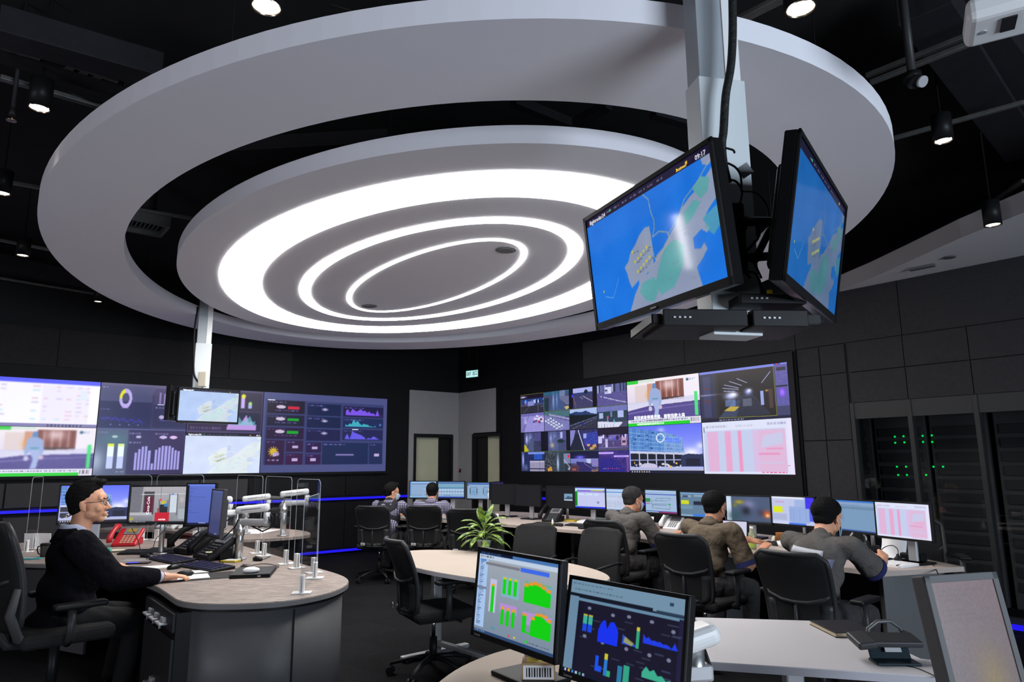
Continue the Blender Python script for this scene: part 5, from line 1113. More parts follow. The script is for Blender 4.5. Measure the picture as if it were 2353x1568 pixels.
# ------------------------------------------------------------------ task chairs
def mesh_back(w0, w1, h, z0, depth, lean, nx=13, nz=15):
    g = []
    for j in range(nz):
        s = j/(nz-1); z = z0+h*s; w = w0*(1-s)+w1*s
        if s > .9: w *= 1-.25*((s-.9)/.1)**2
        if s < .08: w *= 1-.3*((.08-s)/.08)**2
        row = []
        for i in range(nx):
            u = -1+2*i/(nx-1); y = -depth*(1-u*u) - lean*s + .035*math.sin(PI*s*1.1)
            row.append((u*w/2, y, z))
        g.append(row)
    return g
def make_chair(label, group='mesh back task chairs', arms=True, tag_card=True, cat='chair'):
    """faces +Y, origin on the floor under the seat"""
    t = thing('task_chair', label, cat, (0, 0, 0), 0, group)
    # seat
    mb = MB(); mb.box((0, .02, .445), (.48, .47, .07), bev=.03, seg=3); mb.box((0, .0, .405), (.36, .36, .03), bev=.01); mb.build('seat', M_fabric, t)
    y0 = -.20
    g = mesh_back(.39, .455, .50, .455, .05, .10); g = [[(x, y+y0, z) for x, y, z in r] for r in g]
    mb = MB(); mb.sheet(g, .010); b = mb.build('backrest_mesh', M_darkmesh, t)
    # frame around the mesh
    nz = len(g); loop = [g[j][0] for j in range(nz)] + g[-1][1:-1] + [g[j][-1] for j in range(nz-1, -1, -1)] + g[0][1:-1][::-1]
    mb = MB(); mb.tube(loop, .016, 8, closed=True); mb.build('backrest_frame', M_chairplastic, t)
    gs = [[(x*k_, y-.012, z) for (x, y, z), k_ in zip(r, [1]*13)] for r in g[:7]]
    for s in (0, 1):
        mb = MB(); mb.sheet([r[:3] if s == 0 else r[-3:] for r in gs], .008); mb.build('side_shell', M_chairplastic, t)
    mb = MB(); mb.sheet([r[2:11] for r in gs[:2]], .008); mb.build('bottom_shell', M_chairplastic, t)
    # lower shell: curved lumbar bar, two pads and uprights
    mb = MB(); bar = [(-.205, y0-.015, .735), (-.17, y0-.045, .70), (-.08, y0-.068, .675), (0, y0-.072, .670), (.08, y0-.068, .675), (.17, y0-.045, .70), (.205, y0-.015, .735)]
    mb.tube(bar, .012, 8); mb.build('lumbar_bar', M_chairplastic, t)
    for s in (-1, 1):
        mb = MB(); mb.tube([(s*.06, y0-.05, .50), (s*.08, y0+.0, .43), (s*.09, y0+.10, .41)], [.016, .02, .018], 8); mb.build('back_bracket', M_chairplastic, t)
    mb = MB(); mb.tube([(0, y0-.065, .67), (0, y0-.068, .58), (0, y0-.06, .47), (0, y0+.02, .42), (0, -.05, .41)], [.009, .011, .016, .022, .022], 8); mb.build('back_spine', M_chairplastic, t)
    if tag_card:
        mb = MB(); mb.box((-.125, y0-.070, .485), (.062, .003, .030), rot=(0, 0, -.25)); lb = mb.build('asset_label', M_paper, t)
        mb = MB()
        for k in range(9): mb.box((-.148+.0055*k, y0-.0665-.0014*k, .485), (.0016+.0014*(k % 3 == 0), .002, .02), rot=(0, 0, -.25))
        mb.build('barcode', M_black, lb)
    if arms:
        for s in (-1, 1):
            mb = MB(); mb.tube([(s*.24, .0, .43), (s*.285, .0, .45), (s*.29, .0, .54), (s*.285, .0, .665)], [.022, .024, .022, .026], 8); a = mb.build('armrest_post', M_chairplastic, t)
            mb = MB(); mb.box((s*.285, .03, .68), (.085, .26, .03), bev=.013, seg=3); mb.build('armrest_pad', M_black, a)
    mb = MB(); mb.cyl((0, 0, .10), (0, 0, .26), .028, n=14); mb.mi = 1; mb.cyl((0, 0, .26), (0, 0, .42), .015, n=12); mb.build('gas_lift', [M_black, M_chrome], t)
    mb = MB(); mb.tube([(.08, .06, .41), (.16, .10, .40), (.23, .12, .395)], [.006, .006, .010], 6); mb.build('lever', M_black, t)
    for k in range(5):
        a = 2*PI*k/5+.4; u = Vector((math.cos(a), math.sin(a), 0))
        mb = MB(); mb.tube([u*.02+Vector((0, 0, .13)), u*.16+Vector((0, 0, .115)), u*.31+Vector((0, 0, .075))], [.028, .022, .016], 8, flat=.7); lg = mb.build('base_leg', M_black, t)
        mb = MB(); c = u*.31; w = Vector((-u.y, u.x, 0))
        mb.cyl(c+w*.008+Vector((0, 0, .03)), c+w*.030+Vector((0, 0, .03)), .029, n=16); mb.cyl(c-w*.030+Vector((0, 0, .03)), c-w*.008+Vector((0, 0, .03)), .029, n=16); mb.cyl(c+Vector((0, 0, .04)), c+Vector((0, 0, .08)), .008, n=8); mb.build('caster', M_black, lg)
    return t
def face(a): return -R(a)            # azimuth -> rotation of an object whose front is +Y
ch = make_chair('empty black task chair standing at the left end of the oval table')
ch.location = (-.585, 5.25, 0); ch.rotation_euler.z = face(62)
CH = []
for (x, y, a, lb) in ((1.88, 4.46, 49, 'black task chair of the man holding the radio microphone'), (1.47, 5.54, 47, 'black task chair of the middle operator in khaki'), (1.05, 6.80, 46, 'black task chair of the grey haired operator'),
        (-1.76, 9.30, 10, 'black task chair under the far man in the dark vest'), (-1.13, 9.26, 4, 'black task chair of the far man in the plaid shirt seen from behind'), (-.55, 8.62, 2, 'empty black task chair right of the plaid shirt man, by the far desk'), (-.03, 8.02, 62, 'empty black task chair turned sideways behind the plant'),
        (3.58, 6.2, 200, 'dark chair against the glazing at the right end of the desk')):
    CH.append(dup(ch, (x, y, 0), face(a), lb, 'mesh back task chairs'))
def make_guest(label):
    t = thing('meeting_chair', label, 'chair', (0, 0, 0), 0, 'upholstered meeting chairs')
    mb = MB(); mb.box((0, .0, .46), (.46, .46, .07), bev=.03, seg=3); mb.build('seat', M_fabric, t)
    g = mesh_back(.44, .42, .46, .46, .03, .07); g = [[(x, y-.22, z) for x, y, z in r] for r in g]
    mb = MB(); mb.sheet(g, .035); mb.build('backrest', mat('charcoal_upholstery', (.022, .021, .022), .95, bump=.3, bscale=400, noise=.2, nscale=60), t)
    for sx in (-1, 1):
        for sy in (-1, 1):
            mb = MB(); mb.tube([(sx*.20, sy*.19, .43), (sx*.22, sy*.22, 0)], .013, 8); mb.build('leg', M_black, t)
        mb = MB(); mb.tube([(sx*.22, .20, .44), (sx*.24, .18, .64), (sx*.24, -.15, .66), (sx*.21, -.24, .64)], .012, 8); mb.build('armrest', M_black, t)
    return t
gc = make_guest('dark upholstered chair behind the plant at the oval table'); gc.location = (.10, 6.42, 0); gc.rotation_euler.z = face(205)
dup(gc, (.60, 6.02, 0), face(222), 'dark upholstered chair at the right far side of the oval table', 'upholstered meeting chairs')
# high backed chair cut by the left edge
t = thing('executive_chair', 'large black high backed chair of the man in the suit, cut by the left edge', 'chair', (-2.84, 4.48, 0), face(44))
mb = MB(); mb.box((0, .02, .49), (.52, .5, .09), bev=.04, seg=3); mb.build('seat', M_fabric, t)
g = mesh_back(.44, .50, .60, .56, .06, .10, 13, 17); g = [[(x, y-.24, z) for x, y, z in r] for r in g]
mb = MB(); mb.sheet(g, .03); mb.build('backrest_mesh', M_darkmesh, t)
loop = [g[j][0] for j in range(len(g))]+g[-1][1:-1]+[g[j][-1] for j in range(len(g)-1, -1, -1)]+g[0][1:-1][::-1]
mb = MB(); mb.tube(loop, .022, 8, closed=True); mb.build('backrest_frame', M_chairplastic, t)
g2 = [[(x*.94, y-.036, z) for x, y, z in r] for r in g[13:]]
mb = MB(); mb.sheet(g2, .02); mb.build('head_pad', M_fabric, t)
mb = MB(); mb.tube([(-.21, -.27, .86), (-.12, -.345, .82), (0, -.365, .81), (.12, -.345, .82), (.21, -.27, .86)], .014, 8); mb.tube([(0, -.365, .81), (0, -.36, .6), (0, -.25, .45), (0, -.02, .42)], [.02, .028, .03, .03], 8); mb.build('back_spine', M_chairplastic, t)
for s in (-1, 1):
    mb = MB(); mb.tube([(s*.24, -.27, .80), (s*.26, -.30, .66), (s*.22, -.24, .52), (s*.12, -.12, .45)], [.02, .026, .026, .02], 8); mb.build('back_bracket', mat('worn_charcoal', (.05, .05, .052), .6), t)
    mb = MB(); mb.tube([(s*.25, .0, .46), (s*.31, .0, .50), (s*.31, .0, .66)], .024, 8); a = mb.build('armrest_post', M_chairplastic, t); mb = MB(); mb.box((s*.31, .04, .68), (.09, .28, .035), bev=.015, seg=3); mb.build('armrest_pad', M_black, a)
mb = MB(); mb.cyl((0, 0, .1), (0, 0, .45), .03, n=14); mb.build('gas_lift', M_black, t)
for k in range(5):
    a = 2*PI*k/5; u = Vector((math.cos(a), math.sin(a), 0)); mb = MB(); mb.tube([u*.02+Vector((0, 0, .13)), u*.32+Vector((0, 0, .075))], [.03, .018], 8); lg = mb.build('base_leg', M_black, t)
    mb = MB(); c = u*.32; w = Vector((-u.y, u.x, 0)); mb.cyl(c-w*.028+Vector((0, 0, .03)), c+w*.028+Vector((0, 0, .03)), .03, n=16); mb.build('caster', M_black, lg)

# ------------------------------------------------------------------ hanging screens on steel posts
def tv(label, loc, yaw, tilt, W, H, pic, glossy=True, parent=None, name='hanging_television', dark=False):
    t = thing(name, label, 'television', loc, R(yaw), 'televisions on the steel posts')
    X = Matrix.Rotation(-R(tilt), 4, 'X')
    mb = MB(); mb.box((0, .022, 0), (W, .044, H), bev=.006, M=X); mb.box((0, .055, -.01), (W*.82, .05, H*.74), bev=.02, M=X); mb.build('housing', M_blackgloss, t)
    mb = MB(); b = .016
    mb.box((0, -.003, H/2-b/2), (W, .008, b), M=X); mb.box((0, -.003, -H/2+b*.8), (W, .008, b*1.6), M=X); mb.box((-W/2+b/2, -.003, 0), (b, .008, H), M=X); mb.box((W/2-b/2, -.003, 0), (b, .008, H), M=X); mb.build('bezel', M_black, t)
    if not dark: screen_mesh(pic, W-2*b, H-b*2.6, X @ Matrix.Translation((0, -.001, .005)), 'screen', M_screenglossy if glossy else M_screen, t)
    return t, X
k = .88
mapn = P_map(330, 190, (28, 112, 215), (138, 150, 178), (165, 165, 150), (92, 160, 165), (26, 18, 48))
def scaled(p, k): return (p[0]*k, p[1]*k, EYE+(p[2]-EYE)*k)
ta, X = tv('near hanging television showing a bright blue map, left one of the pair', scaled((.57, 2.75, 2.39), k), -66, -6, .93*k, .55*k, mapn)
text_mesh('flightradar24', .024, mat('map_white_text', (1, 1, 1), .5, emit=1, ecol=(.45, .45, .5)), ta, X @ Matrix.Translation((-.305, -.0025, .205)) @ FRONT, 'screen_word')
text_mesh('09:17', .024, MATS['map_white_text'], ta, X @ Matrix.Translation((.345, -.0025, .205)) @ FRONT, 'screen_word')
text_mesh('Business', .016, mat('map_yellow_text', (1, .8, .2), .5, emit=1, ecol=(.7, .45, .05)), ta, X @ Matrix.Translation((.245, -.0025, .203)) @ FRONT, 'screen_word')
mb = MB(); mb.box((0, -.009, -.232), (.035, .002, .006), M=X); mb.build('maker_badge', M_silver, ta)
mapd = P_map(330, 190, (20, 92, 165), (88, 108, 140), (105, 115, 120), (66, 118, 128), (22, 20, 50))
tb, X = tv('near hanging television with a dimmer blue map, right one of the pair', scaled((1.25, 2.66, 2.39), k), 55, -10, .93*k, .55*k, mapd)
k2 = .88
mapf = P_map(200, 112, (178, 200, 240), (208, 220, 232), (220, 225, 225), (196, 222, 226), (16, 18, 50))
tc, X = tv('small far hanging television with a pale map in front of the left video wall', scaled((-4.04, 9.1, 2.27), k2), 43, -1, .80*k2, .465*k2, mapf, False)
text_mesh('flightradar24', .022, MATS['screen_white_text'], tc, X @ Matrix.Translation((-.245, -.0025, .172)) @ FRONT, 'screen_word')
td, X = tv('dark far television seen from behind, left of the pale map screen', (-3.98, 8.05, 2.20), -80, 0, .66, .40, None, False, dark=True)
def post(p, label, tube_w, sleeve_z, zb, rot):
    t = thing('steel_post', label, 'post', (p[0], p[1], zb), rot, 'steel hanging posts')
    mb = MB(); mb.box((0, 0, (H_WALL-zb+.3)/2), (tube_w*.92, tube_w*.55, H_WALL-zb-.3)); mb.mi = 1; mb.box((tube_w*.30, -.004, (H_WALL-zb)/2), (tube_w*.34, tube_w*.56, H_WALL-zb-.01)); mb.build('upper_column', [mat('galvanised_post', (.34, .37, .40), .5, metal=.1, noise=.12, nscale=5), M_white], t)
    mb = MB(); mb.box((0, -.008, (sleeve_z-zb)/2), (tube_w*1.06, tube_w*.62, sleeve_z-zb), bev=.003); mb.build('lower_sleeve', mat('white_sleeve', (.60, .64, .66), .45), t)
    return t
pn = pxy(1646, 300, 2.50)
post((pn.x, 2.50), 'wide white and grey steel post carrying the near televisions', .185, pxy(1646, 200, 2.5).z, 1.95, R(12))
pf = Vector((-3.745, 8.20, 0)); pf.x = pxy(467, 800, 8.2).x
post((pf.x, 8.20), 'slim grey steel post carrying the far televisions', .17, 2.95, 2.0, R(30))
# brackets, equipment shelf and cables between the near televisions
sh = thing('equipment_shelf', 'black equipment shelf hanging under the near televisions', 'shelf', (.78, 2.50, 2.06), R(4))
mb = MB(); mb.box((0, 0, -.08), (.60, .30, .016), bev=.003); mb.box((0, -.15, -.068), (.60, .010, .03)); mb.box((.30, 0, -.068), (.010, .30, .03)); mb.box((-.30, 0, -.068), (.010, .30, .03)); mb.build('shelf_tray', M_black, sh)
mb = MB(); mb.box((.0, -.156, -.050), (.50, .003, .004)); mb.build('silver_trim', M_metal, sh)
for (x, z, w, h, nm, lb) in ((-.12, -.035, .30, .06, 'amplifier', 'black amplifier box on the shelf under the left near television'), (.15, -.035, .20, .06, 'media_player', 'black media player on the shelf between the near televisions'), (.13, .035, .24, .035, 'network_switch', 'flat black network switch stacked on the media player')):
    t = thing(nm, lb, nm.replace('_', ' '), (.78+x*.99, 2.46+x*.07, 2.025+z-h/2), R(4)); mb = MB(); mb.box((0, 0, h/2), (w, .28, h), bev=.004); mb.build('case', M_black, t)
    mb = MB(); [mb.box((-w/2+.04+.018*i, -.142, h/2), (.008, .004, .006)) for i in range(4)]; mb.build('front_button', M_silver, t)
mb = MB(); mb.box((.05, .02, 2.075), (.16, .16, .02), bev=.002)
br = thing('television_bracket', 'black jointed bracket between the two near televisions', 'bracket', (.80, 2.42, 0))
mb = MB(); mb.box((0, 0, 2.30), (.10, .12, .26), bev=.01); mb.build('mounting_plate', M_black, br)
mb = MB(); mb.tube([(-.03, -.05, 2.38), (-.10, -.08, 2.40), (-.20, -.02, 2.33)], .018, 8); mb.tube([(-.03, -.05, 2.24), (-.10, -.10, 2.24), (-.20, -.02, 2.25)], .016, 8); mb.build('left_arm', M_black, br)
mb = MB(); mb.tube([(.03, -.05, 2.36), (.12, -.12, 2.33), (.20, -.06, 2.30)], .018, 8); mb.tube([(.03, -.05, 2.22), (.12, -.14, 2.20), (.20, -.06, 2.24)], .016, 8); mb.box((.10, -.12, 2.28), (.02, .03, .22), rot=(0, .5, 0)); mb.build('right_arm', M_black, br)
Yc = 2.36
def c3(pts, Y=Yc): return [pxy(u, v, Y) for u, v in pts]
cable(c3([(1682, -60), (1684, 60), (1680, 150), (1668, 220), (1663, 300), (1659, 335), (1663, 380), (1672, 420)]), 'thick taped cable bundle running down the steel post', .016, mat('cable_wrap', (.02, .022, .022), .55, bump=.6, bscale=60))
for i, (pts, lb, r_) in enumerate([([(1666, 340), (1684, 345), (1688, 352)], 'short black cable end sticking out by the cable bundle', .004), ([(1672, 375), (1690, 385), (1702, 405), (1704, 440)], 'black cable arching past the paper tag', .004), ([(1672, 412), (1692, 418), (1705, 440), (1700, 470)], 'second black cable arching above the bracket', .004),
        ([(1690, 480), (1715, 520), (1700, 560), (1730, 600), (1750, 640)], 'looped grey cable behind the near left television', .004), ([(1705, 440), (1740, 445), (1765, 480), (1762, 520)], 'thin cable looping to the right television', .003), ([(1690, 520), (1720, 500), (1745, 540), (1700, 600), (1725, 640)], 'tangled black cable between the near televisions', .005), ([(1700, 625), (1735, 628), (1750, 660), (1762, 690), (1770, 688)], 'black cable curving down to the yellow plug', .005)]):
    cable(c3(pts, 2.30+.02*i), lb, r_)
mb = MB(); mb.box((0, 0, 0), (.018, .014, .03), bev=.003); o = mb.build('yellow_plug', mat('plug_yellow', (.6, .45, .02), .4)); o.location = pxy(1769, 676, 2.35); tag(o, 'small yellow plug at the end of the curving cable', 'plug')
mb = MB(); mb.box((0, 0, 0), (.05, .002, .045), bev=.0005); o = mb.build('paper_tag', mat('grey_tag', (.38, .39, .42), .7)); o.location = pxy(1712, 392, 2.33); o.rotation_euler = (0, -.6, .1); tag(o, 'white paper tag tied to a cable beside the near post', 'tag')
mb = MB(); mb.box((0, 0, 0), (.10, .05, .18), bev=.01); o = mb.build('power_socket_box', M_offwhite); p = pxy(466, 872, 8.02); o.location = p; tag(o, 'cream power socket box on the far steel post', 'socket')
cable([pxy(u, v, 8.1) for u, v in ((455, 705), (447, 760), (445, 820), (446, 860), (458, 882), (466, 890))], 'black cable hanging down the far steel post', .012)
# ------------------------------------------------------------------ desk monitors
def monitor(label, c, yaw, tilt, W, H, pic, stand=None, word=None, group='desk monitors', bez=.012, thick=.03, m=None, base_z=DZ, mhouse=None, back=.045):
    """c: centre of the screen; the thing's origin is the foot of its stand on the desk"""
    t = thing('monitor', label, 'monitor', (c[0], c[1], base_z), R(yaw), group)
    h = c[2]-base_z; X = Matrix.Translation((0, 0, h)) @ Matrix.Rotation(-R(tilt), 4, 'X')
    mh = mhouse or M_black
    mb = MB(); mb.box((0, thick/2, 0), (W, thick, H), bev=.004, M=X); mb.box((0, thick+back/2-.01, 0), (W*.6, back, H*.6), bev=.015, M=X); mb.build('housing', mh, t)
    mb = MB(); b = bez
    mb.box((0, -.002, H/2-b/2), (W, .006, b), M=X, bev=.001); mb.box((0, -.002, -H/2+b*.75), (W, .006, b*1.5), M=X, bev=.001); mb.box((-W/2+b/2, -.002, 0), (b, .006, H), M=X, bev=.001); mb.box((W/2-b/2, -.002, 0), (b, .006, H), M=X, bev=.001); mb.build('bezel', mh, t)
    if pic is not None: screen_mesh(pic, W-2*b, H-b*2.5, X @ Matrix.Translation((0, -.001, b*.25)), 'screen', m or M_screen, t)
    if stand == 'pole':
        mb = MB(); mb.cyl((0, .10, .02), (0, .10, h+.02), .022, n=16); mb.box((0, .07, h), (.08, .06, .08), bev=.01); mb.build('pole', M_metal, t); mb = MB(); mb.cyl((0, .10, 0), (0, .10, .015), .06, n=24); mb.build('base', M_metal, t)
    elif stand == 'foot':
        mb = MB(); mb.box((0, .08, h/2), (.07, .025, h), bev=.006); mb.box((0, .06, h), (.08, .04, .08), bev=.008); mb.build('neck', M_silver, t); mb = MB(); mb.box((0, .07, .008), (.24, .18, .016), bev=.006); mb.build('base', M_black, t)
    elif stand == 'arm':
        mb = MB(); mb.cyl((0, .16, 0), (0, .16, h+.01), .017, n=14); mb.cyl((0, .16, 0), (0, .16, .012), .045, n=20); mb.build('pole', M_metal, t)
        mb = MB(); mb.box((0, .105, h), (.045, .12, .045), bev=.015, seg=3); mb.build('arm', M_white, t)
    if word: text_mesh(word, .0125, M_silver, t, X @ Matrix.Translation((-W/2+.045, -.0055, -H/2+b*.75)) @ FRONT, 'maker_name')
    return t, X
def sc(p, k): return (p[0]*k, p[1]*k, EYE+(p[2]-EYE)*k)
k = .93; g1 = 'monitors along the operator desk'
W_, H_ = .50*k, .30*k
P_black = Pic(8, 6, (7, 7, 9))
monitor('dark switched off monitor left of the small desktop picture, on the far desk', sc((.21, 10.08, 1.03), k), -43, 0, W_, H_, P_black, 'foot', group=g1)
monitor('dark switched off monitor at the far bend of the operator desk', sc((-.13, 10.55, 1.03), k), -30, 0, W_*.95, H_, P_black, 'foot', group=g1)
monitor('black monitor with one small picture of a building on it', sc((.65, 9.77, 1.02), k), -42, 0, W_, H_, P_table(60, 36, kind=10), 'arm', group=g1)
monitor('monitor with a white page and a green bar at its left', sc((1.05, 9.63, 1.01), k), -41, 0, W_*1.08, H_*1.02, P_table(150, 88, kind=4), 'foot', group=g1)
monitor('monitor with a pale spreadsheet behind the grey haired operator', sc((1.42, 9.10, 1.01), k), -43, 0, W_*1.05, H_, P_table(140, 84, kind=0), 'foot', group=g1)
monitor('monitor with a line diagram and a green dot', sc((1.82, 8.63, 1.01), k), -50, 0, W_, H_, P_table(150, 88, kind=5), 'foot', group=g1)
monitor('blurred teal monitor with a yellow patch, left of the khaki operator', sc((2.13, 8.05, 1.005), k), -46, 0, W_, H_, P_table(110, 66, kind=6), 'arm', group=g1)
monitor('monitor with a dark picture and an orange flare, right of the khaki operator', sc((2.48, 7.41, .99), k), -42, 1, W_, H_, P_table(120, 72, kind=7), 'foot', group=g1)
monitor('monitor with a yellow cell and a blue right edge', sc((2.81, 7.06, 1.0), k), -56, 2, W_, H_, P_table(120, 72, kind=8), 'arm', group=g1)
monitor('teal mail list monitor beside the head of the masked operator', sc((3.09, 6.33, 1.0), k), -68, 1, W_*1.02, H_, P_table(140, 84, kind=9), 'arm', group=g1)
monitor('pink and lilac striped spreadsheet monitor, rightmost on the operator desk', sc((3.1, 5.61, 1.02), k), -67, 1, W_, H_, P_sheet(150, 90, 3), 'foot', group=g1, m=M_screen)
k = .90; W_, H_ = .50*k, .30*k; g2 = 'far monitors near the corner doors'
monitor('far monitor with a pale form, left of the plaid shirt man', sc((-1.55, 12.0, 1.05), k), -13, 0, W_, H_, P_table(110, 66, kind=2), 'foot', group=g2)
monitor('far monitor with a timetable grid, right of the plaid shirt man', sc((-1.06, 11.95, 1.045), k), -16, 0, W_, H_, P_table(110, 66, kind=1), 'foot', group=g2)
monitor('far monitor with a plan of small black blocks', sc((-.60, 12.1, 1.02), k), -24, 0, W_*.92, H_, P_table(110, 66, kind=3), 'foot', group=g2)
monitor('far monitor seen from its dark side, right of the plan screen', sc((-.27, 11.95, 1.03), k), 62, 0, W_*.9, H_, P_text(60, 40, (40, 35, 80)), 'arm', group=g2)
# the console at left
g3 = 'monitors on the curved console'
monitor('wide monitor behind the head of the man in the suit, showing a blue building', sc((-3.53, 5.9, 1.18), .98), 14, 0, .53, .325, P_building(220, 130), 'foot', 'Lenovo', g3)
mo, X = monitor('monitor showing a loading bay with a red vending machine', sc((-3.08, 6.07, 1.16), .98), -4, -1, .51, .325, P_loading(220, 130), 'pole', None, g3)
text_mesh('Coca-Cola', .034, MATS['screen_white_text'], mo, X @ Matrix.Translation((-.082, -.003, -.005)) @ Matrix.Rotation(-PI/2, 4, 'Y') @ FRONT, 'screen_word')
text_mesh('HYSTER', .018, MATS['screen_white_text'], mo, X @ Matrix.Translation((.045, -.003, -.122)) @ FRONT, 'screen_word')
text_mesh('DELL', .011, M_silver, mo, X @ Matrix.Translation((0, -.0055, -.153)) @ FRONT, 'maker_name')
monitor('upright blue text monitor in the middle of the console', sc((-2.66, 5.95, 1.165), 1.0), -8, 2, .275, .365, P_text(120, 150), 'arm', None, g3)
monitor('upright dim text monitor seen at an angle, rightmost on the console', (-2.38, 5.62, 1.115), -50, 2, .30, .38, P_text(110, 140, (58, 70, 118), (48, 50, 84)), 'arm', None, g3, mhouse=mat('grey_monitor_case', (.045, .045, .048), .5))
# foreground
g4 = 'near monitors at the bottom'
monitor('near monitor with green charts on a grey page', (-.0, 2.54, 1.02), -54, 6, .50, .32, P_greenchart(300, 186), 'foot', 'Lenovo', g4, bez=.013)
monitor('near monitor with blue charts on a dark page, bottom centre', (.33, 2.25, .96), -51, 11, .50, .32, P_bluechart(300, 186), 'foot', 'Lenovo', g4, bez=.013)
gp = P_table(90, 120, kind=11); gp.vgrad(0, 1, (118, 104, 110), (104, 96, 100)); gp.r = np.random.RandomState(4); gp.lines(.08, .06, .8, .3, 7, (98, 92, 98), .7); gp.glow(.62, .72, .28, .28, (130, 116, 84), .9); gp.grain(.03); gp.blur(1)  # grey gradient and yellowish glow paint reflections onto the screen picture
monitor('grey framed upright monitor with grey and yellow reflections painted on its dim page at the lower right corner', pxy(2252, 1500, 2.05), 16, 10, .27, .42, gp, 'foot', None, g4, bez=.02, thick=.045, base_z=.70, mhouse=mat('dusty_grey_case', (.075, .075, .078), .6))

mc_ = pxy(2252, 1500, 2.05)
t = thing('side_table', 'low grey side table under the grey framed monitor at the lower right corner', 'table', (mc_.x, 2.0, 0), R(16))
mb = MB(); mb.box((.08, .08, .685), (.75, .62, .03), bev=.004); mb.build('table_top', M_whitetop, t)
for sx in (-.24, .40):
    for sy in (-.18, .34): mb = MB(); mb.box((sx, sy, .335), (.04, .04, .67), bev=.004); mb.build('leg', M_silver, t)
# ------------------------------------------------------------------ small things
def P3(u, v, z=DZ): return px(u, v, z)
def one(name, label, cat, mb, m, loc, rz=0, group=None):
    o = mb.build(name, m); o.location = loc; o.rotation_euler = (0, 0, rz); return tag(o, label, cat, group)
# acrylic screens with their white feet
def rr(w, h, r=.04, n=5):
    p = [(-w/2, 0), (w/2, 0)]
    for k in range(n+1): a = PI/2*k/n; p.append((w/2-r+r*math.cos(a), h-r+r*math.sin(a)))
    for k in range(n+1): a = PI/2+PI/2*k/n; p.append((-w/2+r+r*math.cos(a), h-r+r*math.sin(a)))
    return p
def acrylic(a, b, h, label, feet=(0, 1), z=DZ):
    a, b = Vector((a[0], a[1], 0)), Vector((b[0], b[1], 0)); d = b-a; w = d.length
    t = thing('acrylic_screen', label, 'partition', ((a.x+b.x)/2, (a.y+b.y)/2, z), math.atan2(d.y, d.x), 'clear screens on the curved console')
    M = Matrix.Rotation(PI/2, 4, 'X'); P = rr(w, h)
    mb = MB(); mb.prism(P, -.002, .002, M=M); mb.build('clear_panel', M_acrylic, t)
    mb = MB(); mb.tube([M @ Vector((x, y, 0)) for x, y in P[1:]+P[:1]], .0022, 6); mb.build('panel_edge', M_acryledge, t)
    for k, s in enumerate((-1, 1)):
        if k not in feet: continue
        x = s*(w/2-.055)
        mb = MB(); mb.box((x, 0, .004), (.075, .11, .008), bev=.002); mb.box((x, -.008, .055), (.05, .010, .10), bev=.002); mb.box((x, .008, .055), (.05, .010, .10), bev=.002); mb.build('foot', M_white, t)
    return t
acrylic((-1.24, 4.16), (-1.33, 4.80), .55, 'lower clear acrylic screen nearest the rounded end of the console')
acrylic((-1.36, 4.93), (-1.62, 5.24), .64, 'clear acrylic screen beside the nearest one, taller and narrow')
acrylic((-1.70, 5.36), (-2.10, 5.92), .65, 'wide clear acrylic screen in the middle of the console rim')
acrylic((-2.16, 6.02), (-2.62, 6.62), .65, 'clear acrylic screen behind the white monitor arms')
acrylic((-3.10, 6.98), (-3.66, 7.16), .65, 'clear acrylic screen behind the loading bay monitor')
acrylic((-3.72, 7.17), (-4.32, 7.18), .65, 'clear acrylic screen behind the head of the man in the suit')
acrylic((-4.42, 6.55), (-4.28, 6.20), .65, 'narrow clear acrylic screen behind the mug')
# monitor arms with white covers
def arm(p, h, ang, label, L=.20, second=True):
    t = thing('articulated_arm', label, 'monitor arm', (p[0], p[1], DZ), ang, 'white covered monitor arms')
    mb = MB(); mb.cyl((0, 0, 0), (0, 0, h), .030, n=20); mb.cyl((0, 0, 0), (0, 0, .012), .06, n=24); mb.cyl((0, 0, h-.12), (0, 0, h-.06), .036, n=20); mb.build('post', M_metal, t)
    mb = MB(); mb.box((.11, 0, h-.02), (.28, .055, .055), bev=.02, seg=3); mb.cyl((.23, 0, h-.05), (.23, 0, h+.06), .026, n=16); mb.build('lower_arm', M_silver, t)
    mb = MB(); mb.box((.10, 0, h+.085), (.30, .05, .062), rot=(0, -.10, 0), bev=.028, seg=4); u = mb.build('upper_arm_cover', M_white, t)
    mb = MB(); mb.box((.10, -.0255, h+.085), (.18, .002, .004), rot=(0, -.10, 0)); mb.build('slot', M_black, u)
    mb = MB(); mb.tube([(.24, .01, h+.06), (.28, .01, h+.02), (.27, .0, h-.06), (.20, .0, h-.09), (.10, 0, h-.05)], .006, 6); mb.tube([(.24, -.01, h+.05), (.26, -.01, h+.0), (.25, -.0, h-.04), (.16, -.0, h-.06)], .005, 6); mb.tube([(.02, -.03, h+.05), (-.02, -.04, h-.05), (-.10, -.03, h-.12), (-.15, -.02, h-.16)], .005, 6); mb.build('hose', M_black, t)
    return t
q = P3(548, 1286); arm(q, .31, R(-12), 'white covered monitor arm on a thick silver post, right of the phones')
arm((-2.78, 6.28), .34, R(10), 'white covered monitor arm half hidden behind the upright monitors')
arm((-2.45, 7.50), .36, R(14), 'white covered monitor arm on the second console, seen through the screens'); arm((-2.95, 7.75), .30, R(14), 'lower white covered monitor arm on the second console')
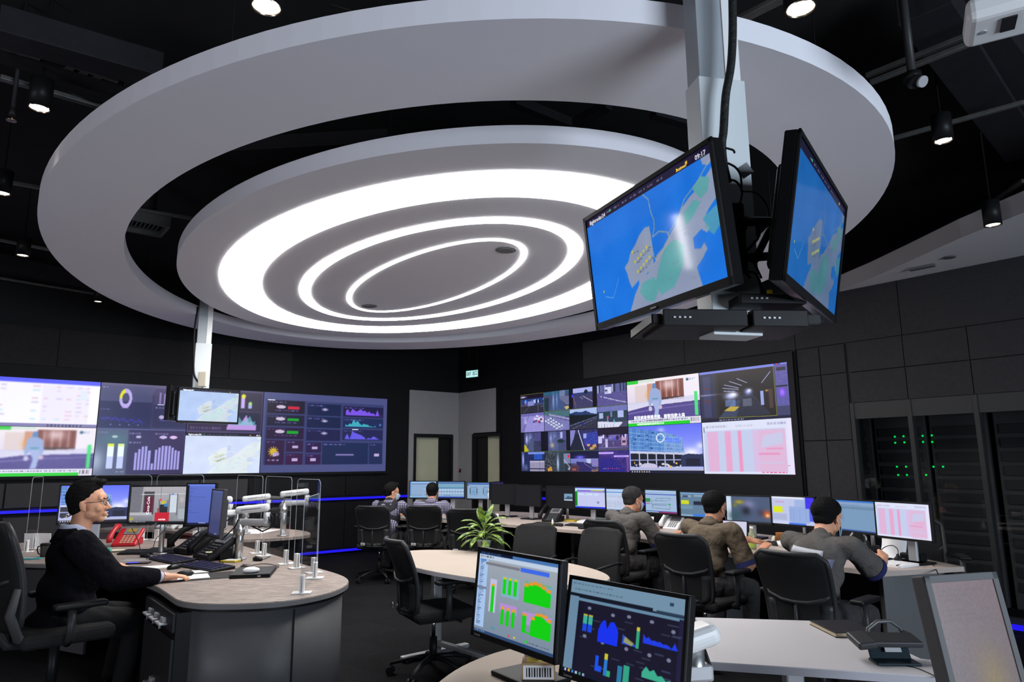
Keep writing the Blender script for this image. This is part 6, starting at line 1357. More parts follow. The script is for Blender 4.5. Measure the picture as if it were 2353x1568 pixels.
# telephones
def deskphone(label, loc, rz, body=M_black, scl=1.0, handset=None, key=None, lcd=(60, 64, 70), group=None):
    t = thing('desk_telephone', label, 'telephone', loc, rz, group)
    M = Matrix.Diagonal((scl, scl, scl, 1)) @ Matrix.Translation((0, 0, .055)) @ Matrix.Rotation(R(32), 4, 'X')
    mb = MB(); mb.box((.02, 0, .01), (.19, .22, .035), bev=.015, seg=3, M=M); mb.build('phone_body', body, t)
    mb = MB(); mb.box((.02*scl, .04*scl, .03*scl), (.16*scl, .13*scl, .055*scl), bev=.006); mb.build('phone_stand', body, t)
    mb = MB(); mb.tube([M @ Vector(p) for p in ((-.085, .10, .04), (-.085, .085, .07), (-.085, .0, .080), (-.085, -.085, .07), (-.085, -.10, .04))], [.022*scl, .024*scl, .017*scl, .024*scl, .022*scl], 12); mb.build('handset', handset or body, t)
    mb = MB(); mb.box((.035, .055, .030), (.12, .085, .008), bev=.012, M=M); sf = mb.build('screen_surround', mat('phone_bezel', (.14, .14, .15), .4), t)
    mb = MB(); mb.box((.035, .06, .035), (.075, .045, .004), M=M); mb.build('lcd', mat('phone_lcd_%d' % lcd[0], srgb(*lcd), .3), sf)
    k_ = key or mat('phone_keys', (.08, .08, .085), .4)
    mb = MB()
    for i in range(4):
        for j in range(5): mb.box((-.005+.027*i, -.005-.021*j, .030), (.019, .012, .006), bev=.002, seg=1, M=M)
    mb.build('keypad', k_, t)
    return t
g = 'black desk telephones'
deskphone('black desk telephone with raised handset, left of the pair on the console', P3(450, 1270), R(-38), scl=1.5, group=g)
deskphone('black desk telephone half hidden under the upright monitor, right of the pair', P3(496, 1284), R(-42), scl=1.45, group=g)
deskphone('red desk telephone beside the head of the console, behind the white saucer', P3(288, 1254), R(8), M_red, 1.15, M_red, mat('tan_keys', (.45, .36, .24), .5), (140, 118, 60))
deskphone('white desk telephone on the second console', (-4.1, 8.45, DZ), R(-20), M_white, 1.4, M_white, mat('grey_keys', (.1, .1, .1), .5), (90, 90, 95))
deskphone('black desk telephone on the far desk near the small picture monitor', P3(1268, 1199), R(-30), scl=1.2, group=g)
deskphone('white telephone in front of the grey haired operator', P3(1545, 1216), R(-40), M_white, 1.0, M_white, mat('grey_keys', (.1, .1, .1), .5), (120, 120, 120))
# keyboards and mice
def keyboard(label, loc, rz, tint=(.012, .012, .05), group='keyboards on the curved console', w=.40):
    t = thing('keyboard', label, 'keyboard', loc, rz, group); t.scale = (1.18, 1.3, 1.2) if 'console' in group else (1, 1, 1)
    mb = MB(); mb.box((0, 0, .009), (w, .145, .016), rot=(R(4), 0, 0), bev=.005); mb.build('keyboard_case', M_black, t)
    mb = MB()
    for r_ in range(5):
        for c_ in range(15): mb.box((-w/2+.02+(w-.04)/14*c_, .052-.026*r_, .0215-.0018*r_), (w/19, .019, .007), bev=.002, seg=1)
    mb.build('keys', mat('keys_%.3f' % tint[2], tint, .45), t); return t
keyboard('keyboard with bluish keys by the cell phone, left of the other tilted one', P3(392, 1289), R(-40))
keyboard('keyboard with bluish keys right beside the mouse hand', P3(474, 1306), R(-38))
keyboard('flat black keyboard under the loading bay monitor', P3(345, 1272), R(4), (.016, .016, .018)); keyboard('black keyboard behind the handset, in front of the phones', P3(400, 1268), R(2), (.014, .014, .016))
keyboard('black keyboard on the far desk by the telephone', P3(1256, 1207), R(-40), (.013, .013, .014), 'keyboards on the operator desk'); keyboard('black keyboard on the far desk under the green bar monitor', P3(1335, 1210), R(-42), (.013, .013, .0145), 'keyboards on the operator desk')
keyboard('black keyboard in front of the masked operator', P3(1985, 1285), R(-60), (.013, .013, .0142), 'keyboards on the operator desk'); keyboard('black keyboard under the hands of the khaki operator', P3(1800, 1255), R(-55), (.013, .013, .0141), 'keyboards on the operator desk')
def mouse(label, loc, rz, m, group=None, z=0):
    mb = MB(); mb.ball((0, 0, .012), (.031, .056, .022), 3)
    for v in mb.bm.verts: v.co.z = max(v.co.z, 0)
    t = thing('computer_mouse', label, 'mouse', loc, rz, group); mb.build('mouse_body', m, t); mb = MB(); mb.box((0, .03, .030), (.005, .02, .006), bev=.002); mb.build('scroll_wheel', M_chairplastic, t); return t
mouse('black mouse on the paper by the coiled notebook', P3(333, 1281), R(60), M_black, 'black computer mice'); mouse('black mouse under the right hand of the man in the suit', P3(425, 1323, .757), R(-60), M_black, 'black computer mice')
mouse('black mouse beside the mouse hand, in front of the tilted keyboards', P3(400, 1308), R(-30), M_blackgloss, 'black computer mice'); mouse('black mouse by the silver post, at the end of a cable', P3(592, 1289), R(50), M_black, 'black computer mice'); mouse('brown grey mouse behind the closed laptop', P3(566, 1308), R(60), mat('taupe_plastic', (.05, .035, .03), .4))
mouse('white mouse lying on the closed black laptop', P3(577, 1315, DZ+.03), R(-70), M_white); mouse('black mouse on the far desk beside the telephone', P3(1287, 1210), R(30), M_black, 'black mice on the far desk'); mouse('black mouse on the far desk under the white page monitor', P3(1336, 1216), R(30), M_black, 'black mice on the far desk')
mouse('black mouse near the pale paper at the far bend of the desk', P3(1106, 1192), R(30), M_black, 'black mice on the far desk')
# closed laptop, papers, desk mat, phone, notebook, cable boxes
L = thing('closed_laptop', 'closed black laptop at the rounded end of the console', 'laptop', P3(583, 1320), R(12)); mb = MB(); mb.box((0, 0, .008), (.26, .36, .014), bev=.004); mb.build('laptop_base', M_black, L); mb = MB(); mb.box((0, 0, .021), (.26, .36, .011), bev=.004); mb.build('lid', mat('matte_black', (.016, .016, .017), .5), L); mb = MB(); mb.box((.06, -.181, .012), (.02, .002, .008)); mb.build('port', M_silver, L)
def sheet(label, loc, rz, w=.21, d=.297, m=None, name='paper_sheet', cat='paper', th=.0012, group=None):
    mb = MB(); mb.box((0, 0, th/2), (w, d, th)); return one(name, label, cat, mb, m or M_paper, loc, rz, group)
sheet('dark desk mat under the mouse hand and the paper', P3(440, 1328), R(28), .55, .30, mat('mat_black', (.02, .018, .018), .7), 'desk_mat', 'desk mat', .003)
sheet('white sheet under the right hand of the man in the suit', P3(428, 1327, DZ+.003), R(-62), .20, .28); sheet('white sheet corner showing behind the mouse hand', P3(470, 1313, DZ+.003), R(-60), .12, .16); sheet('white paper lying in front of the cell phone', P3(352, 1304), R(-60), .16, .24); sheet('grey paper under the black mouse by the red telephone', P3(330, 1287), R(-75), .16, .30, mat('grey_paper', (.30, .29, .29), .8))
ph = thing('mobile_phone', 'lit cell phone lying flat on the console', 'phone', P3(318, 1296), R(8)); mb = MB(); mb.box((0, 0, .005), (.165, .078, .009), bev=.004); mb.build('phone_case', M_blackgloss, ph)
pc = Pic(60, 30, (20, 20, 60)); pc.rect(0, .1, .5, .9, (60, 60, 235)); pc.words(.05, .3, .45, .5, (150, 160, 255)); pc.rect(.5, .0, 1, 1, (70, 60, 60)); screen_mesh(pc, .155, .07, Matrix.Translation((0, 0, .0098)) @ Matrix.Rotation(-PI/2, 4, 'X'), 'lit_screen', None, ph)
n = thing('spiral_notebook', 'small spiral notebook standing open behind the tilted keyboard', 'notebook', P3(365, 1286), R(-10)); mb = MB(); mb.box((0, 0, .006), (.15, .10, .010), bev=.001); mb.build('pages', mat('grey_paper', (.3, .29, .29), .8), n); mb = MB()
for k in range(14):
    c_ = Vector((-.065+.01*k, .05, .012)); mb.tube([c_+Vector((0, .009*math.cos(a), .009*math.sin(a))) for a in [2*PI*i/8 for i in range(9)]], .0012, 5)
mb.build('wire_binding', M_silver, n)
mb = MB(); mb.lathe([(.03, 0), (.05, .003), (.062, .014), (.058, .014), (.045, .006), (.001, .005)]); one('saucer', 'white saucer in front of the red telephone', 'saucer', mb, M_offwhite, P3(269, 1268))
cu = thing('mug', 'dark steel mug with a lid behind the man in the suit', 'mug', P3(103, 1280), R(180)); mb = MB(); mb.lathe([(.034, 0), (.036, .004), (.040, .085), (.041, .095)]); mb.build('mug_body', mat('mug_grey', (.06, .055, .055), .35, metal=.4), cu); mb = MB(); mb.lathe([(.042, .092), (.043, .104), (.036, .110), (.001, .110)]); mb.build('lid', M_black, cu); mb = MB(); mb.tube([(.038, 0, .085), (.066, 0, .082), (.070, 0, .055), (.058, 0, .025), (.037, 0, .018)], .005, 8); mb.build('handle', M_black, cu)
for (u, v, lb, rz) in ((70, 1262, 'white card standing at the left end of the console, behind the chair', 8), (101, 1262, 'white card standing behind the mug', -6)):
    mb = MB(); mb.box((0, 0, .07), (.12, .004, .14), rot=(.12, 0, 0)); one('standing_card', lb, 'card', mb, M_paper, P3(u, v), R(rz), 'white cards behind the mug')
tp = thing('folded_leaflet', 'turquoise leaflet with white letters at the left end of the console', 'leaflet', P3(68, 1286), R(8)); mb = MB(); mb.box((0, 0, .006), (.17, .05, .010), bev=.001); mb.build('leaflet_sheet', mat('turquoise', (.05, .35, .38), .6), tp); text_mesh('TAKEN', .03, M_white, tp, Matrix.Translation((0, 0, .0125)), 'printed_word')
yb = thing('yellow_notepad', 'yellow and white pad in front of the thick silver post', 'notepad', P3(530, 1292), R(-12)); mb = MB(); mb.box((0, 0, .007), (.13, .085, .014), bev=.002); mb.build('pad', mat('pad_yellow', (.50, .36, .03), .6), yb); mb = MB(); mb.box((.005, .0, .0155), (.10, .05, .003)); mb.build('white_label', M_paper, yb)
# flower pen holder
fp = thing('flower_pen', 'pen with a pale yellow flower standing before the telephones', 'pen', P3(478, 1297), 0); mb = MB(); mb.cyl((0, 0, 0), (0, 0, .085), .003, n=8); mb.cyl((0, 0, 0), (0, 0, .01), .016, n=14); mb.build('stem', M_black, fp)
for k in range(6):
    a = 2*PI*k/6; mb = MB(); mb.ball((.017*math.cos(a), .017*math.sin(a), .088), (.010, .010, .005)); mb.build('petal', mat('petal_cream', (.7, .68, .45), .6), fp)
mb = MB(); mb.ball((0, 0, .09), (.007, .007, .005)); mb.build('flower_centre', mat('petal_gold', (.5, .4, .05), .6), fp)
mb = MB(); mb.cyl((0, 0, 0), (0, 0, .045), .02, n=16); one('green_marker_pot', 'small turquoise pot beside the face of the man in the suit', 'pot', mb, mat('pot_green', (.08, .42, .32), .5), P3(250, 1272))
for (pts, lb) in (([(345, 1255), (320, 1235), (305, 1210), (296, 1196)], 0),): pass
def desk_cable(uv, lb, r_=.003, z=.754): cable([px(u, v, zz if zz else z) for u, v, zz in uv], lb, r_)
desk_cable([(322, 1262, .757), (316, 1240, .85), (303, 1215, .98)], 'black cable rising left of the silver monitor pole'); desk_cable([(352, 1262, 0), (358, 1240, .86), (375, 1222, .95), (382, 1212, 1.0)], 'black cable rising right of the silver monitor pole'); desk_cable([(556, 1290, 0), (551, 1262, .80), (556, 1240, .92), (562, 1225, .98)], 'black cable hanging from the arm to the mouse')
desk_cable([(600, 1288, 0), (622, 1277, 0), (610, 1262, 0), (585, 1258, 0)], 'thin mouse cable looping behind the silver post', .0025); desk_cable([(505, 1287, 0), (520, 1300, 0), (545, 1308, 0), (600, 1296, 0), (640, 1302, 0), (625, 1308, 0), (590, 1308, 0)], 'thin cable looping across the console', .0025)
desk_cable([(330, 1264, 0), (350, 1270, 0), (390, 1262, 0), (420, 1262, 0), (400, 1255, 0), (380, 1262, 0)], 'tangle of thin black cable behind the flat keyboard', .0025); desk_cable([(455, 1298, 0), (470, 1303, 0), (500, 1298, 0), (505, 1290, 0)], 'coiled handset cord in front of the phones', .005)
# white holder blocks seen under the middle monitors
# printer on the second console
pr = thing('printer', 'grey office printer behind the clear screens', 'printer', (-3.55, 8.15, DZ), R(-15)); mb = MB(); mb.box((0, 0, .10), (.36, .30, .20), bev=.02); mb.build('printer_body', M_silver, pr); mb = MB(); mb.box((.02, -.152, .13), (.2, .01, .05), bev=.003); mb.build('paper_slot', M_black, pr); mb = MB(); mb.box((0, .02, .215), (.30, .22, .03), bev=.01); mb.build('scanner_lid', mat('grey_lid', (.25, .25, .26), .5), pr)
sheet('large pale plan lying on the second console', (-2.95, 8.0, DZ), R(-10), .42, .5, group=None); 
# things on the operators' desk
def bottle(label, loc, h=.20, m=None, cap=None):
    t = thing('drink_bottle', label, 'bottle', loc); s = h/.2
    mb = MB(); mb.lathe([(a_*s, b_*s) for a_, b_ in ((.026, 0), (.031, .006), (.032, .06), (.028, .075), (.032, .09), (.031, .13), (.015, .17), (.013, .18))]); mb.build('bottle_body', m or mat('bottle_clear', (.36, .38, .22), .2, trans=.2), t)
    mb = MB(); mb.cyl((0, 0, .178*s), (0, 0, .2*s), .016*s, n=16); mb.build('cap', cap or M_white, t); mb = MB(); mb.cyl((0, 0, .02*s), (0, 0, .06*s), .0328*s, n=20, caps=False); mb.build('label_band', mat('bottle_green_label', (.32, .42, .05), .5), t); return t
bottle('plastic tea bottle with a white cap in front of the khaki operator', P3(1730, 1263), .19)
bottle('tiny white eye drop bottle on the far desk by the telephone', P3(1270, 1209), .085, M_white, mat('cap_green', (.1, .4, .2), .5))
mb = MB(); mb.lathe([(.030, 0), (.034, .10), (.036, .105), (.032, .105), (.029, .01), (.001, .01)]); one('paper_cup', 'orange paper cup right of the tea bottle', 'cup', mb, mat('orange_paper', (.38, .13, .02), .6), P3(1793, 1252))
mb = MB(); mb.lathe([(.06, 0), (.075, .05), (.07, .05), (.055, .006), (.001, .006)]); one('white_bowl', 'white bowl of tissues next to the orange cup', 'bowl', mb, M_paper, P3(1806, 1258))
st = thing('standing_document', 'document with yellow lines and a page made to glow, leaning behind the tea bottle', 'document', P3(1690, 1258), R(-45)); pc = Pic(60, 50, (205, 205, 230)); pc.lines(.1, .1, .9, .4, 5, (150, 150, 180), .5); pc.rect(.05, .5, .9, .56, (210, 215, 90)); pc.rect(.2, .68, .9, .76, (210, 215, 70)); pc.lines(.1, .8, .9, .95, 2, (150, 150, 180), .5)
mb = MB(); mb.box((0, .01, .13), (.24, .012, .20), bev=.002, rot=(-.15, 0, 0)); mb.build('page_backing', M_black, st); screen_mesh(pc, .225, .185, Matrix.Translation((0, .002, .13)) @ Matrix.Rotation(-.15, 4, 'X'), 'page', None, st)  # page emits its own brightness, standing for light on the paper
mb = MB(); mb.box((0, 0, .08), (.10, .006, .16), rot=(-.3, 0, 0)); one('desk_calendar', 'small white desk calendar beside the line diagram monitor', 'calendar', mb, M_paper, P3(1492, 1222), R(-45))
mb = MB(); mb.tube([(-.05, 0, .02), (-.03, 0, .05), (.0, 0, .06), (.03, 0, .05), (.05, 0, .02)], [.018, .017, .012, .017, .018], 12); one('white_handset', 'white handset standing near the orange cup', 'handset', mb, M_offwhite, P3(1780, 1250), R(60))
# hanging paper, microphone stand, tape and cables at the right end
g_ = [[(x, .03*math.sin(3*s)-.10*s, .20*(1-s)) for x in (-.09, -.03, .03, .09)] for s in [k/7 for k in range(8)]]
mb = MB(); mb.sheet(g_, .0012); one('curled_paper', 'curled white paper leaning under the rightmost monitor', 'paper', mb, M_paper, P3(2060, 1285), R(-50))
st_ = [sheet('stack of white paper at the right end of the operator desk', P3(2070, 1298), R(-60), .21, .33, name='paper_stack', th=.016)]
mb = MB(); mb.lathe([(.028, 0), (.03, .01), (.012, .03), (.008, .045)]); one('cable_plug', 'black radio plug standing on the white paper stack', 'plug', mb, M_black, P3(2064, 1288, DZ+.017))
cable([P3(2064, 1274, DZ+.06)]+[pxy(u, v, 5.1) for u, v in ((2062, 1262), (2050, 1254), (2035, 1257), (2025, 1264))], 'curly black cable from the radio microphone to its plug', .003)
cable([P3(2060, 1300, DZ+.018), P3(2095, 1294), P3(2125, 1290), P3(2145, 1300), pxy(2158, 1330, 4.80), pxy(2160, 1370, 4.80)], 'black cable running off the right end of the operator desk', .004)
rd = thing('two_way_radio', 'black handheld radio base beside the paper stack', 'radio', P3(2100, 1290), R(-50)); mb = MB(); mb.box((0, 0, .03), (.16, .10, .06), bev=.012); mb.build('radio_body', M_black, rd); mb = MB(); mb.cyl((0, .05, .04), (0, .055, .04), .03, n=20); mb.build('speaker_grille', M_chairplastic, rd)
hd = thing('headset', 'grey headset standing beside the mail list monitor', 'headset', P3(1975, 1268), R(-40)); mb = MB(); mb.tube([(-.06, 0, .05), (-.06, 0, .12), (-.03, 0, .16), (.03, 0, .16), (.06, 0, .12), (.06, 0, .05)], .008, 8); mb.build('headband', M_silver, hd)
for s in (-1, 1): mb = MB(); mb.cyl((s*.05, 0, .05), (s*.075, 0, .05), .045, n=20); mb.build('ear_cup', M_chairplastic, hd)
# clutter of the far desk
for (u, v, w, d, rz, m, lb) in ((1312, 1198, .20, .14, -40, mat('pad_yellow', (.5, .36, .03), .6), 'yellow envelope under the green bar monitor'), (1350, 1200, .20, .28, -20, M_paper, 'loose white papers left of the grey haired operator'), (1376, 1196, .15, .2, 10, mat('pale_green', (.35, .40, .30), .6), 'pale green box beside the elbow of the grey haired operator'), (1148, 1193, .1, .003, 0, M_paper, '')):
    if lb: sheet(lb, P3(u, v), R(rz), w, d, m, 'paper_pile', 'papers', .02)
mb = MB(); mb.box((0, 0, .045), (.09, .003, .09)); mb.box((0, .02, .002), (.14, .06, .004)); one('white_card', 'white card standing on the far desk above the plant', 'card', mb, M_paper, P3(1138, 1197), R(-10))
mb = MB(); mb.box((0, 0, .015), (.26, .20, .03), bev=.003); one('brown_folder', 'brown folder at the far bend of the desk', 'folder', mb, mat('folder_brown', (.22, .13, .08), .6), P3(1122, 1187), R(-10))
mb = MB(); mb.box((0, 0, .03), (.04, .03, .06), bev=.004); o = one('red_lamp_box', 'small black box with a red light on the wall between the doors', 'indicator', mb, M_black, FR @ Vector((.10, -.035, 1.33)), R(-51)); 
mb = MB(); mb.ball((0, 0, 0), .008); r_ = mb.build('red_indicator', M_redled, o); r_.location = (0, -.02, .035)
# notebook and conference phone on the white table
nb = thing('notebook', 'closed black notebook with cream pages on the white table', 'notebook', P3(1937, 1450), R(2)); mb = MB(); mb.box((0, 0, .0015), (.19, .24, .003), bev=.001); mb.box((0, 0, .0185), (.19, .24, .003), bev=.001); mb.box((.093, 0, .01), (.004, .24, .018)); mb.build('cover', mat('notebook_black', (.018, .017, .022), .45), nb); mb = MB(); mb.box((-.003, 0, .01), (.178, .232, .0145)); mb.build('pages', mat('cream_pages', (.62, .50, .33), .8), nb)
cp = thing('desk_telephone', 'black telephone seen from behind on its stand, on the white table', 'telephone', P3(2035, 1512), R(176))
mb = MB(); mb.box((-.02, .02, .070), (.19, .10, .022), rot=(R(-9), 0, 0), bev=.006); mb.box((.095, .03, .070), (.07, .12, .026), rot=(R(-9), .12, 0), bev=.008); mb.build('phone_body', mat('phone_slate', (.030, .030, .033), .45), cp)
mb = MB(); mb.box((0, .03, .034), (.15, .010, .068), rot=(R(28), 0, 0), bev=.004); mb.box((0, .075, .005), (.16, .08, .010), bev=.004); mb.box((0, -.01, .034), (.02, .07, .05), bev=.004); mb.build('stand', mat('phone_teal', (.012, .022, .028), .35), cp)
mb = MB(); mb.box((-.01, .044, .044), (.06, .003, .025), rot=(R(28), 0, 0)); mb.build('rating_label', M_silver, cp)
cable([P3(2050, 1525), P3(2078, 1531), P3(2110, 1538), P3(2160, 1560)], 'thin black phone cable along the white table edge', .003)
hs = thing('headset', 'grey telephone headset standing behind the black telephone', 'headset', P3(2035, 1478), R(10)); mb = MB(); mb.tube([(-.085, 0, .01), (-.075, 0, .06), (-.03, 0, .085), (.03, 0, .085), (.075, 0, .055), (.09, 0, .01)], .008, 8, flat=1.0); mb.build('headband', mat('headset_grey', (.07, .07, .075), .4), hs)
for s in (-1, 1): mb = MB(); mb.cyl((s*.085, -.012, .02), (s*.085, .012, .02), .026, n=18); mb.build('ear_pad', M_black, hs)
# white router behind the near monitor, cardboard box, silver bracket
rw = thing('articulated_arm', 'thick white monitor arm joint right of the near blue chart monitor', 'monitor arm', (.585, 2.36, DZ-.04), R(10)); mb = MB(); mb.cyl((0, 0, .04), (0, 0, .20), .032, n=20); mb.build('post', M_metal, rw); mb = MB(); mb.box((-.02, 0, .12), (.14, .07, .05), bev=.01); mb.build('lower_arm', M_silver, rw); mb = MB(); mb.box((-.02, .0, .22), (.20, .11, .07), rot=(0, -.25, 0), bev=.03, seg=4); mb.build('upper_arm_cover', M_white, rw); mb = MB(); mb.tube([(.03, 0, .20), (.05, 0, .14), (.045, 0, .06), (.0, .04, .02)], .006, 6); mb.build('hose', M_black, rw)
bx = thing('cardboard_box', 'small cardboard box with a yellow label below the near monitors', 'box', P3(1238, 1566), R(-3)); mb = MB(); mb.box((0, 0, .035), (.115, .08, .07), bev=.002); mb.build('box_body', mat('cardboard', (.42, .27, .13), .75), bx); mb = MB(); mb.box((0, 0, .0705), (.08, .055, .002)); mb.build('yellow_label', mat('label_yellow', (.65, .5, .02), .6), bx); mb = MB(); mb.box((0, -.0405, .04), (.105, .002, .045)); lb = mb.build('white_label', M_paper, bx); mb = MB(); [mb.box((-.04+.009*k, -.042, .04), (.003+.002*(k % 2), .001, .03)) for k in range(10)]; mb.build('barcode', M_black, lb)
cable([px(1222, 1530, .80), px(1235, 1548, .77), px(1262, 1552, .755)], 'black cable under the near green chart monitor', .005)

# ------------------------------------------------------------------ potted plant on the oval table
def leaf_mat():
    m = mat('variegated_leaf', (.10, .22, .02), .35); nt = m.node_tree; p = nt.nodes['Principled BSDF']
    tc = nt.nodes.new('ShaderNodeTexCoord'); n_ = nt.nodes.new('ShaderNodeTexNoise'); n_.inputs['Scale'].default_value = 34; n_.inputs['Detail'].default_value = 3; nt.links.new(tc.outputs['Object'], n_.inputs['Vector'])
    cr = nt.nodes.new('ShaderNodeValToRGB'); cr.color_ramp.elements[0].position = .42; cr.color_ramp.elements[0].color = (.035, .10, .008, 1); cr.color_ramp.elements[1].position = .62; cr.color_ramp.elements[1].color = (.30, .42, .06, 1)
    nt.links.new(n_.outputs['Fac'], cr.inputs[0]); nt.links.new(cr.outputs[0], p.inputs['Base Color']); return m
M_leaf = leaf_mat()
pp = thing('potted_plant', 'leafy green potted plant standing on the oval table', 'plant', P3(1112, 1266), 0)
mb = MB(); mb.lathe([(.04, 0), (.045, .003), (.06, .075), (.062, .085), (.055, .085), (.050, .07), (.001, .07)]); mb.build('pot', mat('pot_white', (.35, .38, .40), .3), pp)
mb = MB(); mb.cyl((0, 0, .06), (0, 0, .074), .052, n=20); mb.build('soil', mat('soil', (.02, .014, .01), .9), pp)
R2 = random.Random(5)
for k in range(30):
    a = 2*PI*(k*.382)+R2.random()*.3; ln = .20+.10*R2.random(); up = .30+.9*(k/30)**1.5 if k < 27 else 1.45; w = .024+.012*R2.random(); st0 = Vector((.01*math.cos(a), .01*math.sin(a), .07+.004*k))
    u = Vector((math.cos(a), math.sin(a), 0)); v = Vector((-u.y, u.x, 0)); rows = []
    pos = st0.copy(); ang = up; N = 9; half = (.02*k/30+.05)
    for i in range(N):
        s = i/(N-1)
        d = u*math.cos(ang)+Vector((0, 0, math.sin(ang)))
        if i: pos = pos + d*(ln/(N-1)); ang -= (.22-.10*(up > 1.3)) if s > .2 else .02
        ww = w*(math.sin(PI*min(1, max(0, (s-.22)/.80)))**.75) if s > .24 else .003
        nn = d.cross(v)
        rows.append([pos-v*ww+nn*ww*-.35, pos-v*ww*.5+nn*ww*-.12, pos, pos+v*ww*.5+nn*ww*-.12, pos+v*ww+nn*ww*-.35])
    mb = MB(); mb.sheet(rows, .0012); mb.build('leaf', M_leaf, pp)
# ------------------------------------------------------------------ people
class Blob:
    """union of rounded primitives, melted into one continuous surface"""
    def __init__(s): s.mb = MB()
    def ball(s, c, r, rot=None, sub=3): s.mb.ball(c, r, sub, rot); return s
    def limb(s, p0, p1, r0, r1, n=20, caps=True):
        s.mb.cyl(p0, p1, r0, r1, n)
        if caps: s.mb.ball(p0, r0, 2); s.mb.ball(p1, r1, 2)
        return s
    def path(s, pts, rs):
        for a, b, ra, rb in zip(pts, pts[1:], rs, rs[1:]): s.limb(a, b, ra, rb)
        return s
    def cone(s, p0, p1, r0, r1): s.mb.cyl(p0, p1, r0, r1, 24); return s
    def melt(s, name, m, parent, voxel=.008, smooth=3, fn=None):
        o = s.mb.build('tmp', m); md = o.modifiers.new('r', 'REMESH'); md.mode = 'VOXEL'; md.voxel_size = voxel; md.use_smooth_shade = True
        if smooth: ms = o.modifiers.new('s', 'SMOOTH'); ms.iterations = smooth; ms.factor = .6
        dg = bpy.context.evaluated_depsgraph_get(); dg.update(); me = bpy.data.meshes.new_from_object(o.evaluated_get(dg)); old = o.data; bpy.data.objects.remove(o); bpy.data.meshes.remove(old)
        if fn:
            n = len(me.vertices); co = np.empty(n*3, np.float32); me.vertices.foreach_get('co', co); co = fn(co.reshape(-1, 3)); me.vertices.foreach_set('co', co.astype(np.float32).ravel()); me.update()
        me.name = name; me.polygons.foreach_set('use_smooth', np.ones(len(me.polygons), bool))
        q = bpy.data.objects.new(name, me); COL.objects.link(q); q.parent = parent; return q
def wob(co, amp, f, seed=0):
    r_ = np.random.RandomState(seed); out = np.zeros(len(co))
    for _ in range(7):
        k = r_.randn(3)*f; out += np.sin(co @ k + r_.rand()*6.28)
    return out*amp/3
def V(*a): return Vector(a)
def ik(S, W, l1, l2, pole):
    d = W-S; L = min(d.length, (l1+l2)*.995); d = d.normalized(); W2 = S+d*L
    a = (l1*l1-l2*l2+L*L)/(2*L); h = math.sqrt(max(l1*l1-a*a, 0)); p = (pole-d*pole.dot(d)).normalized()
    return S+d*a+p*h, W2
def hand(B, W, fdir, up, side, pose, s=1.0):
    """W wrist, fdir finger direction, up back-of-hand direction, side = +1 thumb on the right of fdir (seen from above)"""
    f = fdir.normalized(); u = (up-f*up.dot(f)).normalized(); x = f.cross(u)*side
    P = lambda a, b, c: W+(x*a+f*b+u*c)*s
    # palm
    B.path([P(0, -.02, 0), P(0, .02, .0)], [.027*s, .025*s])
    for i, a in enumerate((.027, .009, -.009, -.026)): B.limb(P(a*.45, .01, .0), P(a, .078-.004*abs(i-1), .004), .017*s, .0125*s, 12)
    B.ball(P(.020, .032, -.010), tuple(v*s for v in (.018, .018, .016)))
    lens = ((.040, .024, .020), (.044, .028, .021), (.041, .026, .020), (.032, .020, .018))
    curl = dict(mouse=(-.12, -.45, -.45), flat=(-.10, -.25, -.2), grip=(-.9, -1.25, -.8), rest=(-.35, -.6, -.4))[pose]
    for i, a in enumerate((.028, .0095, -.0095, -.027)):
        base = P(a, .080-.004*abs(i-1), .004); ang = 0; rad = (.0093, .0096, .0092, .008)[i]; pts = [base]; sp = a*1.4+(.002*i)
        for k in range(3):
            ang += curl[k]*(1+.08*(i-1.5)); d = (f*math.cos(ang)+u*math.sin(ang)+x*sp).normalized(); pts.append(pts[-1]+d*lens[i][k]*s)
        B.path(pts, [rad*1.1*s, rad*s, rad*.94*s, rad*.80*s])
    if pose == 'grip': th = [P(.022, .015, -.008), P(.045, .045, -.022), P(.040, .075, -.045), P(.022, .090, -.055)]
    else: th = [P(.020, .012, -.008), P(.046, .040, -.014), P(.056, .068, -.016), P(.052, .092, -.020)]
    B.path(th, [.015*s, .0125*s, .0108*s, .009*s])

